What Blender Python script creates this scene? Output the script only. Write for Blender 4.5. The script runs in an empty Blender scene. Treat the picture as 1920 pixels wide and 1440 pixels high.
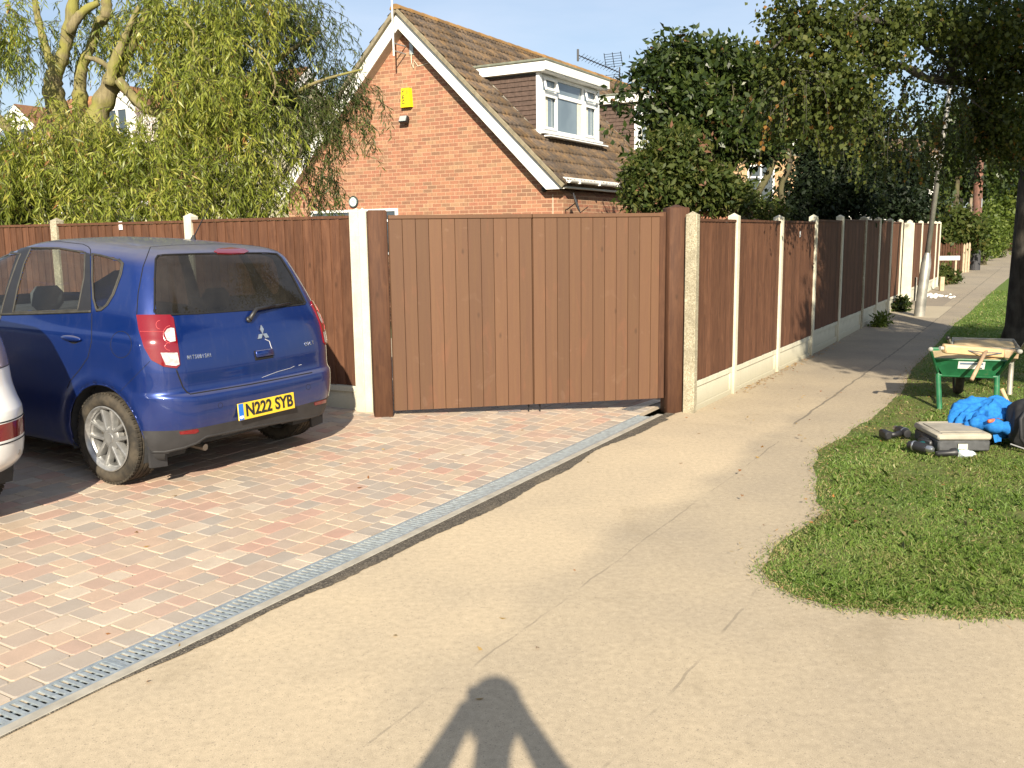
import bpy, bmesh, math, random
import numpy as np
from mathutils import Vector, Matrix
from mathutils.bvhtree import BVHTree
from mathutils import geometry as mgeo
R_ = math.radians
scene = bpy.context.scene
COL = scene.collection
rng = np.random.default_rng(7)
random.seed(7)

# ------------------------------------------------------------------ camera
CAM_H, FPX, HZ, ROLL = 1.68, 1740.0, 445.5, -0.75
_p = math.atan((720-HZ)/FPX)
_f = np.array([0, math.cos(_p), -math.sin(_p)]); _u = np.array([0, math.sin(_p), math.cos(_p)]); _r = np.array([1., 0, 0])
_c, _s = math.cos(R_(ROLL)), math.sin(R_(ROLL))
CR = _c*_r+_s*_u; CU = -_s*_r+_c*_u; CF = _f; CC = np.array([0, 0, CAM_H])
cam = bpy.data.objects.new('camera', bpy.data.cameras.new('camera'))
COL.objects.link(cam)
cam.matrix_world = Matrix(((CR[0], CU[0], -CF[0], 0), (CR[1], CU[1], -CF[1], 0), (CR[2], CU[2], -CF[2], CAM_H), (0, 0, 0, 1)))
cam.data.sensor_width = 36; cam.data.sensor_fit = 'HORIZONTAL'; cam.data.lens = FPX/1920*36
cam.data.clip_start = 0.01; cam.data.clip_end = 2000
scene.camera = cam
scene.render.resolution_x, scene.render.resolution_y = 1024, 768

# ------------------------------------------------------------------ light
SUN_EL, SUN_AZ = 27.3, 178.4            # degrees; azimuth clockwise from +Y
world = bpy.data.worlds.new("World"); scene.world = world; world.use_nodes = True
nt = world.node_tree; nt.nodes.clear()
out = nt.nodes.new('ShaderNodeOutputWorld'); bg = nt.nodes.new('ShaderNodeBackground')
sky = nt.nodes.new('ShaderNodeTexSky'); sky.sky_type = 'NISHITA'; sky.sun_disc = False
sky.sun_elevation = R_(SUN_EL); sky.sun_rotation = R_(SUN_AZ); sky.air_density = 1.0; sky.dust_density = 1.2; sky.ozone_density = 2.0
tc = nt.nodes.new('ShaderNodeTexCoord'); mp = nt.nodes.new('ShaderNodeMapping'); mp.inputs['Scale'].default_value = (1.0, 1.6, 4.5)
mp.inputs['Rotation'].default_value = (0.0, 0.35, 0.3)
nz = nt.nodes.new('ShaderNodeTexNoise'); nz.inputs['Scale'].default_value = 1.7; nz.inputs['Detail'].default_value = 7; nz.inputs['Roughness'].default_value = .55
rp = nt.nodes.new('ShaderNodeValToRGB'); rp.color_ramp.elements[0].position = .24; rp.color_ramp.elements[1].position = .66
rp.color_ramp.elements[0].color = (.0, .0, .0, 1); rp.color_ramp.elements[1].color = (.62, .62, .62, 1)
mx = nt.nodes.new('ShaderNodeMixRGB'); mx.inputs[2].default_value = (6.2, 6.9, 8.2, 1)
L = nt.links.new
L(tc.outputs['Generated'], mp.inputs['Vector']); L(mp.outputs[0], nz.inputs['Vector']); L(nz.outputs['Fac'], rp.inputs[0])
L(rp.outputs[0], mx.inputs[0]); L(sky.outputs[0], mx.inputs[1]); L(mx.outputs[0], bg.inputs[0]); L(bg.outputs[0], out.inputs[0])
bg.inputs[1].default_value = 0.062
sun = bpy.data.objects.new('sun', bpy.data.lights.new('sun', 'SUN')); COL.objects.link(sun)
sun.data.energy = 4.4; sun.data.angle = R_(0.53); sun.data.color = (1, .90, .73)
_az = R_(SUN_AZ); _el = R_(SUN_EL)
SUND = Vector((math.sin(_az)*math.cos(_el), math.cos(_az)*math.cos(_el), math.sin(_el)))
sun.rotation_euler = SUND.to_track_quat('Z', 'Y').to_euler(); sun.location = (0, -10, 12)
scene.view_settings.view_transform = 'Standard'; scene.view_settings.look = 'None'
scene.view_settings.gamma = 1; scene.view_settings.exposure = 1.12
scene.render.engine = 'CYCLES'
scene.cycles.max_bounces = 8; scene.cycles.transparent_max_bounces = 12

# ------------------------------------------------------------------ pixel rays (photo pixels, 1920 x 1440)
def ray(x, y): return CF+CR*(x-960)/FPX+CU*(720-y)/FPX
def at(x, y, Y):
    d = ray(x, y); return CC+d*(Y/d[1])
def gp(x, y, z=0.0):
    d = ray(x, y); return CC+d*((z-CAM_H)/d[2])
def pln(x, y, n, p0):
    d = ray(x, y); return CC+d*(np.dot(np.asarray(p0)-CC, n)/np.dot(d, n))
def topx(P):
    d = np.asarray(P, float)-CC; z = d@CF
    return np.stack([960+FPX*(d@CR)/z, 720-FPX*(d@CU)/z], -1)
def gz(x, y):                      # pavement height
    return 0.016*max(0.0, y-13.5)
def sstep(a, b, x):
    t = np.clip((x-a)/(b-a), 0, 1); return t*t*(3-2*t)

# ------------------------------------------------------------------ tagging and linking
def tag(o, label=None, cat=None, group=None, kind=None):
    if label: o['label'] = label
    if cat: o['category'] = cat
    if group: o['group'] = group
    if kind: o['kind'] = kind
    return o
def empty(name, loc=(0, 0, 0), rz=0, label=None, cat=None, group=None):
    o = bpy.data.objects.new(name, None); COL.objects.link(o); o.location = Vector([float(v) for v in loc]); o.rotation_euler = (0, 0, rz)
    o.empty_display_size = .2
    return tag(o, label, cat, group)
def link(name, me, mat, parent=None, smooth=False):
    o = bpy.data.objects.new(name, me); COL.objects.link(o)
    if mat:
        for m_ in (mat if isinstance(mat, (list, tuple)) else [mat]): me.materials.append(m_)
    if smooth: me.polygons.foreach_set('use_smooth', [True]*len(me.polygons))
    if parent: o.parent = parent
    return o
def rawmesh(name, V, F, mat, parent=None, smooth=False, tint=None):
    V = np.asarray(V, np.float32); F = np.asarray(F, np.int32); k = F.shape[1]
    me = bpy.data.meshes.new(name)
    me.vertices.add(len(V)); me.vertices.foreach_set('co', V.ravel())
    me.loops.add(F.size); me.loops.foreach_set('vertex_index', F.ravel())
    me.polygons.add(len(F)); me.polygons.foreach_set('loop_start', np.arange(0, F.size, k, dtype=np.int32))
    try: me.polygons.foreach_set('loop_total', np.full(len(F), k, np.int32))
    except Exception: pass
    me.update(calc_edges=True)
    if tint is not None:
        at_ = me.attributes.new('tint', 'FLOAT', 'FACE'); at_.data.foreach_set('value', np.asarray(tint, np.float32))
    return link(name, me, mat, parent, smooth)
def copy_tree(o, parent=None):
    c = o.copy(); COL.objects.link(c)
    if parent: c.parent = parent
    for ch in list(o.children): copy_tree(ch, c)
    return c

class MB:
    """collects shapes, linked as ONE mesh object"""
    def __init__(s): s.v = []; s.f = []; s.m = []; s.t = []; s.mi = 0; s.tv = 0.5
    def add(s, V, F, M=None):
        o = len(s.v)
        for p in V:
            p = Vector((float(p[0]), float(p[1]), float(p[2])))
            s.v.append(M @ p if M else p)
        for f in F: s.f.append([i+o for i in f]); s.m.append(s.mi); s.t.append(s.tv)
        return s
    def box(s, x0, x1, y0, y1, z0, z1, M=None, bev=0):
        if bev:
            b = bev; V = []; F = []
            # bevelled box: 24 verts
            xs, ys, zs = (x0, x1), (y0, y1), (z0, z1)
            idx = {}
            for i in (0, 1):
                for j in (0, 1):
                    for k in (0, 1):
                        sx, sy, sz = (1 if i == 0 else -1), (1 if j == 0 else -1), (1 if k == 0 else -1)
                        idx[(i, j, k, 0)] = len(V); V.append((xs[i], ys[j]+sy*b, zs[k]+sz*b))
                        idx[(i, j, k, 1)] = len(V); V.append((xs[i]+sx*b, ys[j], zs[k]+sz*b))
                        idx[(i, j, k, 2)] = len(V); V.append((xs[i]+sx*b, ys[j]+sy*b, zs[k]))
            g = lambda i, j, k, a: idx[(i, j, k, a)]
            for i in (0, 1): F.append([g(i, 0, 0, 0), g(i, 1, 0, 0), g(i, 1, 1, 0), g(i, 0, 1, 0)][::(-1 if i == 0 else 1)])
            for j in (0, 1): F.append([g(0, j, 0, 1), g(1, j, 0, 1), g(1, j, 1, 1), g(0, j, 1, 1)][::(1 if j == 0 else -1)])
            for k in (0, 1): F.append([g(0, 0, k, 2), g(1, 0, k, 2), g(1, 1, k, 2), g(0, 1, k, 2)][::(-1 if k == 0 else 1)])
            for i in (0, 1):
                for j in (0, 1): F.append([g(i, j, 0, 0), g(i, j, 1, 0), g(i, j, 1, 1), g(i, j, 0, 1)])
                for k in (0, 1): F.append([g(i, 0, k, 0), g(i, 1, k, 0), g(i, 1, k, 2), g(i, 0, k, 2)])
            for j in (0, 1):
                for k in (0, 1): F.append([g(0, j, k, 1), g(1, j, k, 1), g(1, j, k, 2), g(0, j, k, 2)])
            for i in (0, 1):
                for j in (0, 1):
                    for k in (0, 1): F.append([g(i, j, k, 0), g(i, j, k, 1), g(i, j, k, 2)])
            return s.add(V, F, M)
        V = [(x0, y0, z0), (x1, y0, z0), (x1, y1, z0), (x0, y1, z0), (x0, y0, z1), (x1, y0, z1), (x1, y1, z1), (x0, y1, z1)]
        F = [(0, 3, 2, 1), (4, 5, 6, 7), (0, 1, 5, 4), (1, 2, 6, 5), (2, 3, 7, 6), (3, 0, 4, 7)]
        return s.add(V, F, M)
    def tube(s, pts, r, n=8, cap=True, M=None):
        pts = [Vector([float(c) for c in p]) for p in pts]
        rs = r if isinstance(r, (list, tuple, np.ndarray)) else [r]*len(pts)
        V = []; F = []; up = Vector((0.0, 0.0, 1.0)); prev = None
        for i, p in enumerate(pts):
            d = (pts[min(i+1, len(pts)-1)]-pts[max(i-1, 0)])
            d = d.normalized() if d.length > 1e-9 else Vector((0, 0, 1))
            if prev is None:
                a = d.cross(up)
                if a.length < 1e-3: a = d.cross(Vector((1, 0, 0)))
                a.normalize()
            else:
                a = (prev-d*prev.dot(d)); a = a.normalized() if a.length > 1e-6 else d.orthogonal().normalized()
            prev = a; b = d.cross(a)
            for k in range(n):
                t = 2*math.pi*k/n; V.append(p+(a*math.cos(t)+b*math.sin(t))*float(rs[i]))
        for i in range(len(pts)-1):
            for k in range(n):
                F.append((i*n+k, i*n+(k+1) % n, (i+1)*n+(k+1) % n, (i+1)*n+k))
        if cap: F.append(tuple(range(n))[::-1]); F.append(tuple((len(pts)-1)*n+k for k in range(n)))
        return s.add(V, F, M)
    def lathe(s, prof, n=32, M=None, close=False):      # prof: (r, h) about local Z
        V = []; F = []
        for (r, h) in prof:
            for k in range(n): t = 2*math.pi*k/n; V.append((r*math.cos(t), r*math.sin(t), h))
        m_ = len(prof)
        for i in range(m_ if close else m_-1):
            j = (i+1) % m_
            for k in range(n): F.append((i*n+k, i*n+(k+1) % n, j*n+(k+1) % n, j*n+k))
        return s.add(V, F, M)
    def prism(s, poly, z0, z1, M=None):                 # poly in local XY extruded along Z
        n = len(poly); V = [(p[0], p[1], z0) for p in poly]+[(p[0], p[1], z1) for p in poly]
        F = [tuple(range(n))[::-1], tuple(range(n, 2*n))]+[(i, (i+1) % n, n+(i+1) % n, n+i) for i in range(n)]
        return s.add(V, F, M)
    def sphere(s, c, r, nu=16, nv=10, M=None, sq=(1, 1, 1)):
        V = []; F = []
        for i in range(nv+1):
            a = math.pi*i/nv
            for k in range(nu):
                t = 2*math.pi*k/nu; V.append((c[0]+r*sq[0]*math.sin(a)*math.cos(t), c[1]+r*sq[1]*math.sin(a)*math.sin(t), c[2]+r*sq[2]*math.cos(a)))
        for i in range(nv):
            for k in range(nu): F.append((i*nu+k, (i+1)*nu+k, (i+1)*nu+(k+1) % nu, i*nu+(k+1) % nu))
        return s.add(V, F, M)
    def build(s, name, mat, parent=None, smooth=False, angle=None):
        me = bpy.data.meshes.new(name); me.from_pydata([tuple(v) for v in s.v], [], s.f)
        me.polygons.foreach_set('material_index', s.m)
        if any(t != .5 for t in s.t):
            a = me.attributes.new('tint', 'FLOAT', 'FACE'); a.data.foreach_set('value', s.t)
        bm = bmesh.new(); bm.from_mesh(me); bmesh.ops.recalc_face_normals(bm, faces=bm.faces)
        if angle:
            bmesh.ops.remove_doubles(bm, verts=bm.verts, dist=1e-5)
            for e in bm.edges:
                if len(e.link_faces) == 2 and e.calc_face_angle(0) > R_(angle): e.smooth = False
            for f in bm.faces: f.smooth = True
        bm.to_mesh(me); bm.free()
        return link(name, me, mat, parent, smooth)
def frame(origin, ex, ey=None, ez=(0, 0, 1)):
    ex = Vector([float(c) for c in ex]).normalized(); ez = Vector([float(c) for c in ez]).normalized(); ey = Vector([float(c) for c in ey]).normalized() if ey is not None else ez.cross(ex)
    return Matrix(((ex[0], ey[0], ez[0], float(origin[0])), (ex[1], ey[1], ez[1], float(origin[1])), (ex[2], ey[2], ez[2], float(origin[2])), (0, 0, 0, 1)))

# ------------------------------------------------------------------ materials
def srgb(h):
    h = h.lstrip('#'); c = [int(h[i:i+2], 16)/255 for i in (0, 2, 4)]
    return tuple(((v/12.92) if v <= .04045 else ((v+.055)/1.055)**2.4) for v in c)
class NM:
    """small node material helper"""
    def __init__(s, name, rough=.7, metal=0.0, spec=.5, coat=0.0):
        s.m = bpy.data.materials.new(name); s.m.use_nodes = True; s.nt = s.m.node_tree
        s.b = s.nt.nodes['Principled BSDF']; s.out = s.nt.nodes['Material Output']
        s.b.inputs['Roughness'].default_value = rough; s.b.inputs['Metallic'].default_value = metal
        s.b.inputs['Specular IOR Level'].default_value = spec; s.b.inputs['Coat Weight'].default_value = coat
    def n(s, t, **kw):
        nd = s.nt.nodes.new('ShaderNode'+t)
        for k, v in kw.items():
            if k.startswith('i_'):
                key = k[2:].replace('_', ' '); nd.inputs[int(key) if key.isdigit() else key].default_value = v
            else: setattr(nd, k, v)
        return nd
    def l(s, a, b): s.nt.links.new(a, b)
    def co(s, kind='Object'):
        if not hasattr(s, '_tc'): s._tc = s.n('TexCoord')
        return s._tc.outputs[kind]
    def gpos(s):
        if not hasattr(s, '_g'): s._g = s.n('NewGeometry')
        return s._g.outputs['Position']
    def mapv(s, vec, scale=(1, 1, 1), rot=(0, 0, 0), loc=(0, 0, 0)):
        m_ = s.n('Mapping'); s.l(vec, m_.inputs[0]); m_.inputs['Scale'].default_value = scale; m_.inputs['Rotation'].default_value = rot; m_.inputs['Location'].default_value = loc
        return m_.outputs[0]
    def noise(s, vec, scale, detail=4, rough=.55, dist=0.0):
        t = s.n('TexNoise'); s.l(vec, t.inputs['Vector']); t.inputs['Scale'].default_value = scale; t.inputs['Detail'].default_value = detail
        t.inputs['Roughness'].default_value = rough; t.inputs['Distortion'].default_value = dist; return t.outputs['Fac']
    def ramp(s, fac, stops, interp='LINEAR'):
        r = s.n('ValToRGB'); cr = r.color_ramp; cr.interpolation = interp
        while len(cr.elements) < len(stops): cr.elements.new(.5)
        for e, (p, c) in zip(cr.elements, stops):
            e.position = p; e.color = (c, c, c, 1) if isinstance(c, (int, float)) else (*c, 1)
        s.l(fac, r.inputs[0]); return r.outputs[0]
    def mix(s, fac, a, b, mode='MIX'):
        x = s.n('MixRGB', blend_type=mode)
        for i, v in ((0, fac), (1, a), (2, b)):
            if hasattr(v, 'is_linked') or hasattr(v, 'links'): s.l(v, x.inputs[i])
            elif isinstance(v, (int, float)): x.inputs[i].default_value = v if i == 0 else (v, v, v, 1)
            else: x.inputs[i].default_value = (*v, 1)
        return x.outputs[0]
    def math(s, op, a, b=None, c=None, clamp=False):
        x = s.n('Math', operation=op, use_clamp=clamp)
        for i, v in enumerate((a, b, c)):
            if v is None: continue
            if hasattr(v, 'links'): s.l(v, x.inputs[i])
            else: x.inputs[i].default_value = v
        return x.outputs[0]
    def sep(s, vec):
        x = s.n('SeparateXYZ'); s.l(vec, x.inputs[0]); return x.outputs
    def comb(s, *a):
        x = s.n('CombineXYZ')
        for i, v in enumerate(a):
            if hasattr(v, 'links'): s.l(v, x.inputs[i])
            else: x.inputs[i].default_value = v
        return x.outputs[0]
    def attr(s, name='tint'):
        a = s.n('Attribute'); a.attribute_name = name; return a.outputs['Fac']
    def col(s, c):
        if hasattr(c, 'links'): s.l(c, s.b.inputs['Base Color'])
        else: s.b.inputs['Base Color'].default_value = (*c, 1)
        return s
    def rough(s, r): s.l(r, s.b.inputs['Roughness']); return s
    def bump(s, h, strength=.3, dist=.01):
        b = s.n('Bump'); b.inputs['Strength'].default_value = strength; b.inputs['Distance'].default_value = dist
        s.l(h, b.inputs['Height']); s.l(b.outputs[0], s.b.inputs['Normal']); return s
def simple(name, c, rough=.6, metal=0.0, var=.12, scale=20, bump=0.0, spec=.5, coat=0.0):
    k = NM(name, rough, metal, spec, coat)
    v = k.noise(k.co(), scale, 5)
    k.col(k.mix(k.ramp(v, [(.3, 0.0), (.7, 1.0)]), tuple(x*(1-var) for x in c), tuple(min(1, x*(1+var)) for x in c)))
    if bump: k.bump(v, bump, .004)
    return k.m
M = {}
M['white_plastic'] = simple('white_plastic', (.80, .80, .78), .35, var=.04)
M['black_plastic'] = simple('black_plastic', (.018, .018, .02), .45)
M['black_metal'] = simple('black_metal', (.02, .02, .022), .4, .3)
M['steel'] = simple('steel', (.45, .46, .47), .32, .9, var=.25, scale=30)
def post_concrete():
    k = NM('concrete_post', .88, spec=.2); p = k.gpos(); n1 = k.noise(p, 7, 6, .65); n2 = k.noise(p, 70, 4, .7); n3 = k.noise(k.mapv(p, (9, 9, .9)), 1.0, 4, .6); Z = k.sep(p)[2]
    c = k.mix(k.ramp(n1, [(.35, 0.0), (.68, 1.0)]), (.60, .57, .45), (.50, .475, .37)); c = k.mix(.5, c, k.mix(1.0, c, k.ramp(n2, [(.3, .78), (.7, 1.15)]), 'MULTIPLY'))
    foot = k.math('MULTIPLY', k.ramp(k.math('ADD', Z, k.math('MULTIPLY', n1, .18)), [(.10, .62), (.30, 0.0)]), k.ramp(n2, [(.3, .5), (.6, 1.0)]))
    c = k.mix(foot, c, (.25, .22, .14)); c = k.mix(k.ramp(n3, [(.60, 0.0), (.78, .35)]), c, (.30, .30, .20)); k.col(c); k.bump(n2, .3, .003); return k.m
M['concrete_post'] = post_concrete()
def old_concrete():
    k = NM('aggregate_concrete', .9)
    v = k.n('TexVoronoi'); k.l(k.co(), v.inputs['Vector']); v.inputs['Scale'].default_value = 110
    c = k.ramp(v.outputs['Color'], [(0, (.20, .17, .11)), (.5, (.36, .32, .22)), (1, (.52, .48, .36))])
    n_ = k.noise(k.co(), 4, 4); k.col(k.mix(k.ramp(n_, [(.4, 0.0), (.65, .6)]), c, (.16, .14, .10)))
    k.bump(v.outputs['Distance'], .6, .004); return k.m
M['aggregate'] = old_concrete()
def knots(k, c):
    v = k.n('TexVoronoi'); k.l(k.mapv(k.co(), (7, 7, 3.2)), v.inputs['Vector']); v.inputs['Scale'].default_value = 1.0
    sel = k.math('GREATER_THAN', k.sep(v.outputs['Color'])[0], .55)
    return k.mix(k.math('MULTIPLY', sel, k.ramp(v.outputs['Distance'], [(.05, .62), (.13, 0.0)])), c, (.035, .018, .010))
def wood_fence(name, base, dark, streak, board=0.0, rough=.75):
    """rough sawn stained boards; grain runs along Z"""
    k = NM(name, rough, spec=.25)
    v = k.mapv(k.co(), (14, 14, 1.1)); n1 = k.noise(v, 3.2, 6, .65, .6)
    v2 = k.mapv(k.co(), (7, 7, 2.2)); n2 = k.noise(v2, 1.3, 4, .5, 1.2)
    t = k.attr()
    c = k.mix(k.ramp(n1, [(.35, 0.0), (.7, 1.0)]), dark, base)
    c = k.mix(k.ramp(n2, [(.50, 0.0), (.75, .5)]), c, streak)
    c = k.mix(1.0, c, k.ramp(t, [(0, .78), (1, 1.16)]), 'MULTIPLY'); c = knots(k, c)
    k.col(c); k.bump(n1, .35, .004); return k.m
M['gate_paint'] = None
def gate_mat():
    k = NM('gate_paint', .62, spec=.3)
    v = k.mapv(k.co(), (18, 18, .8)); n1 = k.noise(v, 2.4, 6, .6, .4)
    n2 = k.noise(k.mapv(k.co(), (6, 6, 1.6)), 1.6, 4, .6, .8)
    base = (.118, .060, .030); 
    c = k.mix(k.ramp(n1, [(.3, 0.0), (.7, 1.0)]), (.104, .051, .028), base)
    c = k.mix(k.ramp(n2, [(.58, 0.0), (.80, .55)]), c, (.17, .068, .036))
    c = k.mix(k.ramp(k.noise(k.co(), 5.5, 3, .5, 1.0), [(.66, 0.0), (.78, .35)]), c, (.20, .12, .08))
    c = k.mix(1.0, c, k.ramp(k.attr(), [(0, .84), (1, 1.13)]), 'MULTIPLY'); c = knots(k, c)
    k.col(c); k.bump(n1, .18, .002); return k.m
M['gate_paint'] = gate_mat()
M['fence_wood'] = wood_fence('fence_wood', (.132, .060, .032), (.078, .035, .020), (.175, .084, .046))
M['fence_wood_old'] = wood_fence('fence_wood_old', (.13, .050, .025), (.045, .018, .011), (.20, .085, .04))
M['post_wood'] = wood_fence('post_wood', (.120, .056, .030), (.075, .034, .020), (.16, .075, .038))
# ------------------------------------------------------------------ ground
DD = np.array([.4921, .8706]); DN = np.array([-.8706, .4921]); DP = np.array([1.404, 8.595])      # drain outer edge: direction, uphill normal, end point
FD = np.array([.5097, .8603]); FN = np.array([.8603, -.5097]); FP = np.array([2.361, 9.841])      # right-hand fence line
def drive_z(x, y):
    d = (x-DP[0])*DN[0]+(y-DP[1])*DN[1]
    return .042*max(0.0, d-.17)
def soil_mat():
    k = NM('garden_soil', .95); n1 = k.noise(k.gpos(), 1.3, 8, .6)
    k.col(k.ramp(n1, [(.3, (.05, .075, .02)), (.6, (.10, .10, .04)), (.8, (.12, .09, .05))])); k.bump(n1, .5, .05); return k.m
g = rawmesh('ground', [(-900, -900, -.12), (900, -900, -.12), (900, 60, -.12), (-900, 60, -.12), (900, 1200, .6), (-900, 1200, .6)], [(0, 1, 2, 3), (3, 2, 4, 5)], soil_mat())
tag(g, kind='structure')

def pave_mat():
    k = NM('pavement_surface', .93, spec=.2); p = k.gpos()
    fine = k.noise(p, 260, 3, .7); mid = k.noise(p, 30, 5, .6); big = k.noise(p, 1.1, 5, .55); big2 = k.noise(k.mapv(p, (1, 1, 1), loc=(7, 3, 1)), .45, 3, .5)
    X = k.sep(p)
    a = k.math('SUBTRACT', X[0], float(FP[0])); b = k.math('SUBTRACT', X[1], float(FP[1]))
    perp = k.math('ADD', k.math('MULTIPLY', a, float(FN[0])), k.math('MULTIPLY', b, float(FN[1])))
    along = k.math('ADD', k.math('MULTIPLY', a, float(FD[0])), k.math('MULTIPLY', b, float(FD[1])))
    sand = k.mix(k.ramp(big, [(.35, 0.0), (.68, 1.0)]), (.53, .427, .290), (.46, .375, .262))
    grey = k.mix(k.ramp(big, [(.3, 0.0), (.7, 1.0)]), (.33, .28, .205), (.25, .215, .168))
    # sand dust thins out past the joint and up the path
    f1 = k.math('MULTIPLY', k.ramp(k.math('DIVIDE', k.math('ADD', perp, k.math('MULTIPLY', k.math('SUBTRACT', big, .5), .5)), 1.0), [(.80, 0.0), (1.0, 1.0)]), .55)
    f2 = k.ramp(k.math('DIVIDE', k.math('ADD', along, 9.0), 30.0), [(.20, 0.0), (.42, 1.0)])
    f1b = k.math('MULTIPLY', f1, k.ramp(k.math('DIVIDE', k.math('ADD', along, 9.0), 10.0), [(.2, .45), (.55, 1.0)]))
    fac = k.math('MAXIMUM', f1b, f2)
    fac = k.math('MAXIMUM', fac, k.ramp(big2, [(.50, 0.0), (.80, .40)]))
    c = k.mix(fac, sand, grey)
    c = k.mix(k.ramp(k.noise(k.mapv(p, (1, 1, 1), rot=(0, 0, .6)), .8, 6, .7, 1.2), [(.56, 0.0), (.72, .34)]), c, (.27, .215, .14))
    # speckled aggregate
    vo = k.n('TexVoronoi'); k.l(p, vo.inputs['Vector']); vo.inputs['Scale'].default_value = 210
    c = k.mix(k.math('MULTIPLY', k.ramp(vo.outputs['Color'], [(0, 1.0), (.12, 0.0)], 'CONSTANT'), .45), c, (.16, .14, .11))
    c = k.mix(k.math('MULTIPLY', k.ramp(vo.outputs['Color'], [(.9, 0.0), (.93, 1.0)], 'CONSTANT'), .4), c, (.62, .55, .42))
    c = k.mix(.60, c, k.mix(1.0, c, k.ramp(fine, [(.25, .45), (.75, 1.5)]), 'MULTIPLY'))
    c = k.mix(.5, c, k.mix(1.0, c, k.ramp(mid, [(.3, .78), (.7, 1.22)]), 'MULTIPLY'))
    # joints parallel to the fence, broken up with noise
    jn = k.noise(p, 2.6, 4, .6); wob = k.math('MULTIPLY', k.math('SUBTRACT', k.noise(p, 3.0, 3), .5), .06)
    def joint(at_, wid, lo, hi, thr):
        d = k.math('ABSOLUTE', k.math('SUBTRACT', k.math('ADD', perp, wob), at_))
        j = k.math('LESS_THAN', d, wid)
        j = k.math('MULTIPLY', j, k.math('MULTIPLY', k.math('GREATER_THAN', along, lo), k.math('LESS_THAN', along, hi)))
        return k.math('MULTIPLY', j, k.ramp(jn, [(thr-.06, 0.0), (thr+.06, 1.0)]))
    j1 = joint(1.0, .012, -1.4, 30, .36); j2 = joint(1.07, .005, -9, -2.0, .50); j3 = joint(1.83, .006, -9, -5.4, .49)
    jj = k.math('MAXIMUM', j1, k.math('MAXIMUM', j2, j3))
    # transverse cracks up the path
    j4 = k.math('LESS_THAN', k.math('ABSOLUTE', k.math('SUBTRACT', k.math('ADD', along, k.math('MULTIPLY', k.noise(p, 2.0, 4), .7)), .9)), .006)
    j4 = k.math('MULTIPLY', j4, k.math('LESS_THAN', perp, .8))
    jj = k.math('MAXIMUM', jj, k.math('MULTIPLY', j4, .5))
    c = k.mix(k.math('MULTIPLY', jj, k.ramp(k.math('DIVIDE', k.math('ADD', along, 9.0), 10.0), [(.5, .42), (.8, .75)])), c, (.15, .13, .10))
    # paler concrete panel by the lamp post and a darker patch
    pc = k.math('MULTIPLY', k.math('MULTIPLY', k.math('GREATER_THAN', along, 9.6), k.math('LESS_THAN', along, 12.2)), k.math('LESS_THAN', perp, 1.0))
    c = k.mix(k.math('MULTIPLY', pc, .55), c, (.46, .40, .29))
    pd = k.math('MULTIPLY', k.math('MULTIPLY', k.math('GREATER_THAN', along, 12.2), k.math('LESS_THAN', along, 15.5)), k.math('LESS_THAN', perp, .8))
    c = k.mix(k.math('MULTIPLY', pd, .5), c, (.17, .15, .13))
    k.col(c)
    h = k.math('ADD', k.math('MULTIPLY', fine, .35), k.math('MULTIPLY', mid, .25)); h = k.math('SUBTRACT', h, k.math('MULTIPLY', jj, .8))
    k.bump(h, .35, .006); return k.m
def pavement():
    V = []; F = []; ys = list(np.arange(-8, 60.01, .5)); nx = 14
    for y in ys:
        z = gz(0, y); xl = DP[0]+(y-DP[1])*DD[0]/DD[1] if y < 8.6 else FP[0]+(y-FP[1])*FD[0]/FD[1]-.02
        if y < 8.6: xl -= 0.02
        for i in range(nx): V.append((xl+(16-0)*(i/(nx-1))**1.6, y, z))
    for j in range(len(ys)-1):
        for i in range(nx-1): F.append((j*nx+i, j*nx+i+1, (j+1)*nx+i+1, (j+1)*nx+i))
    return rawmesh('pavement', V, F, pave_mat())
tag(pavement(), kind='structure')

# tarmac reinstatement strip beside the drain
def tarmac_strip():
    k = NM('tarmac', .95, spec=.2); p = k.gpos(); v = k.n('TexVoronoi'); k.l(p, v.inputs['Vector']); v.inputs['Scale'].default_value = 120
    c = k.ramp(v.outputs['Color'], [(0, (.05, .044, .036)), (.5, (.105, .09, .072)), (.85, (.17, .148, .115)), (1, (.30, .26, .19))])
    dust = k.noise(p, 2.2, 4); c = k.mix(k.ramp(dust, [(.55, 0.0), (.75, .4)]), c, (.30, .24, .16)); k.col(c); k.bump(v.outputs['Distance'], .8, .008)
    V = []; F = []; ts = np.arange(-7.6, .16, .025); r2 = np.random.default_rng(3)
    wn = np.cumsum(r2.normal(0, .004, len(ts))); wn -= np.linspace(wn[0], wn[-1], len(ts))
    for i, t in enumerate(ts):
        w = -(.115+.03*math.sin(t*1.7+1)+.018*math.sin(t*5.1)+wn[i]*.6+r2.normal(0, .0035))
        w *= float(sstep(-6.1, -5.3, t))*.9+.04
        if t < -6.0: w = -.004
        if t > -.1: w *= .6
        for j, q in enumerate((.006, w*.5, w)):
            P = DP+DD*t+DN*q; V.append((P[0], P[1], .006 if j < 2 else .003))
    for i in range(len(ts)-1):
        for j in range(2): F.append((i*3+j, i*3+j+1, (i+1)*3+j+1, (i+1)*3+j))
    o = rawmesh('tarmac_strip', V, F, k.m); return tag(o, kind='structure')
tarmac_strip()

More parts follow.
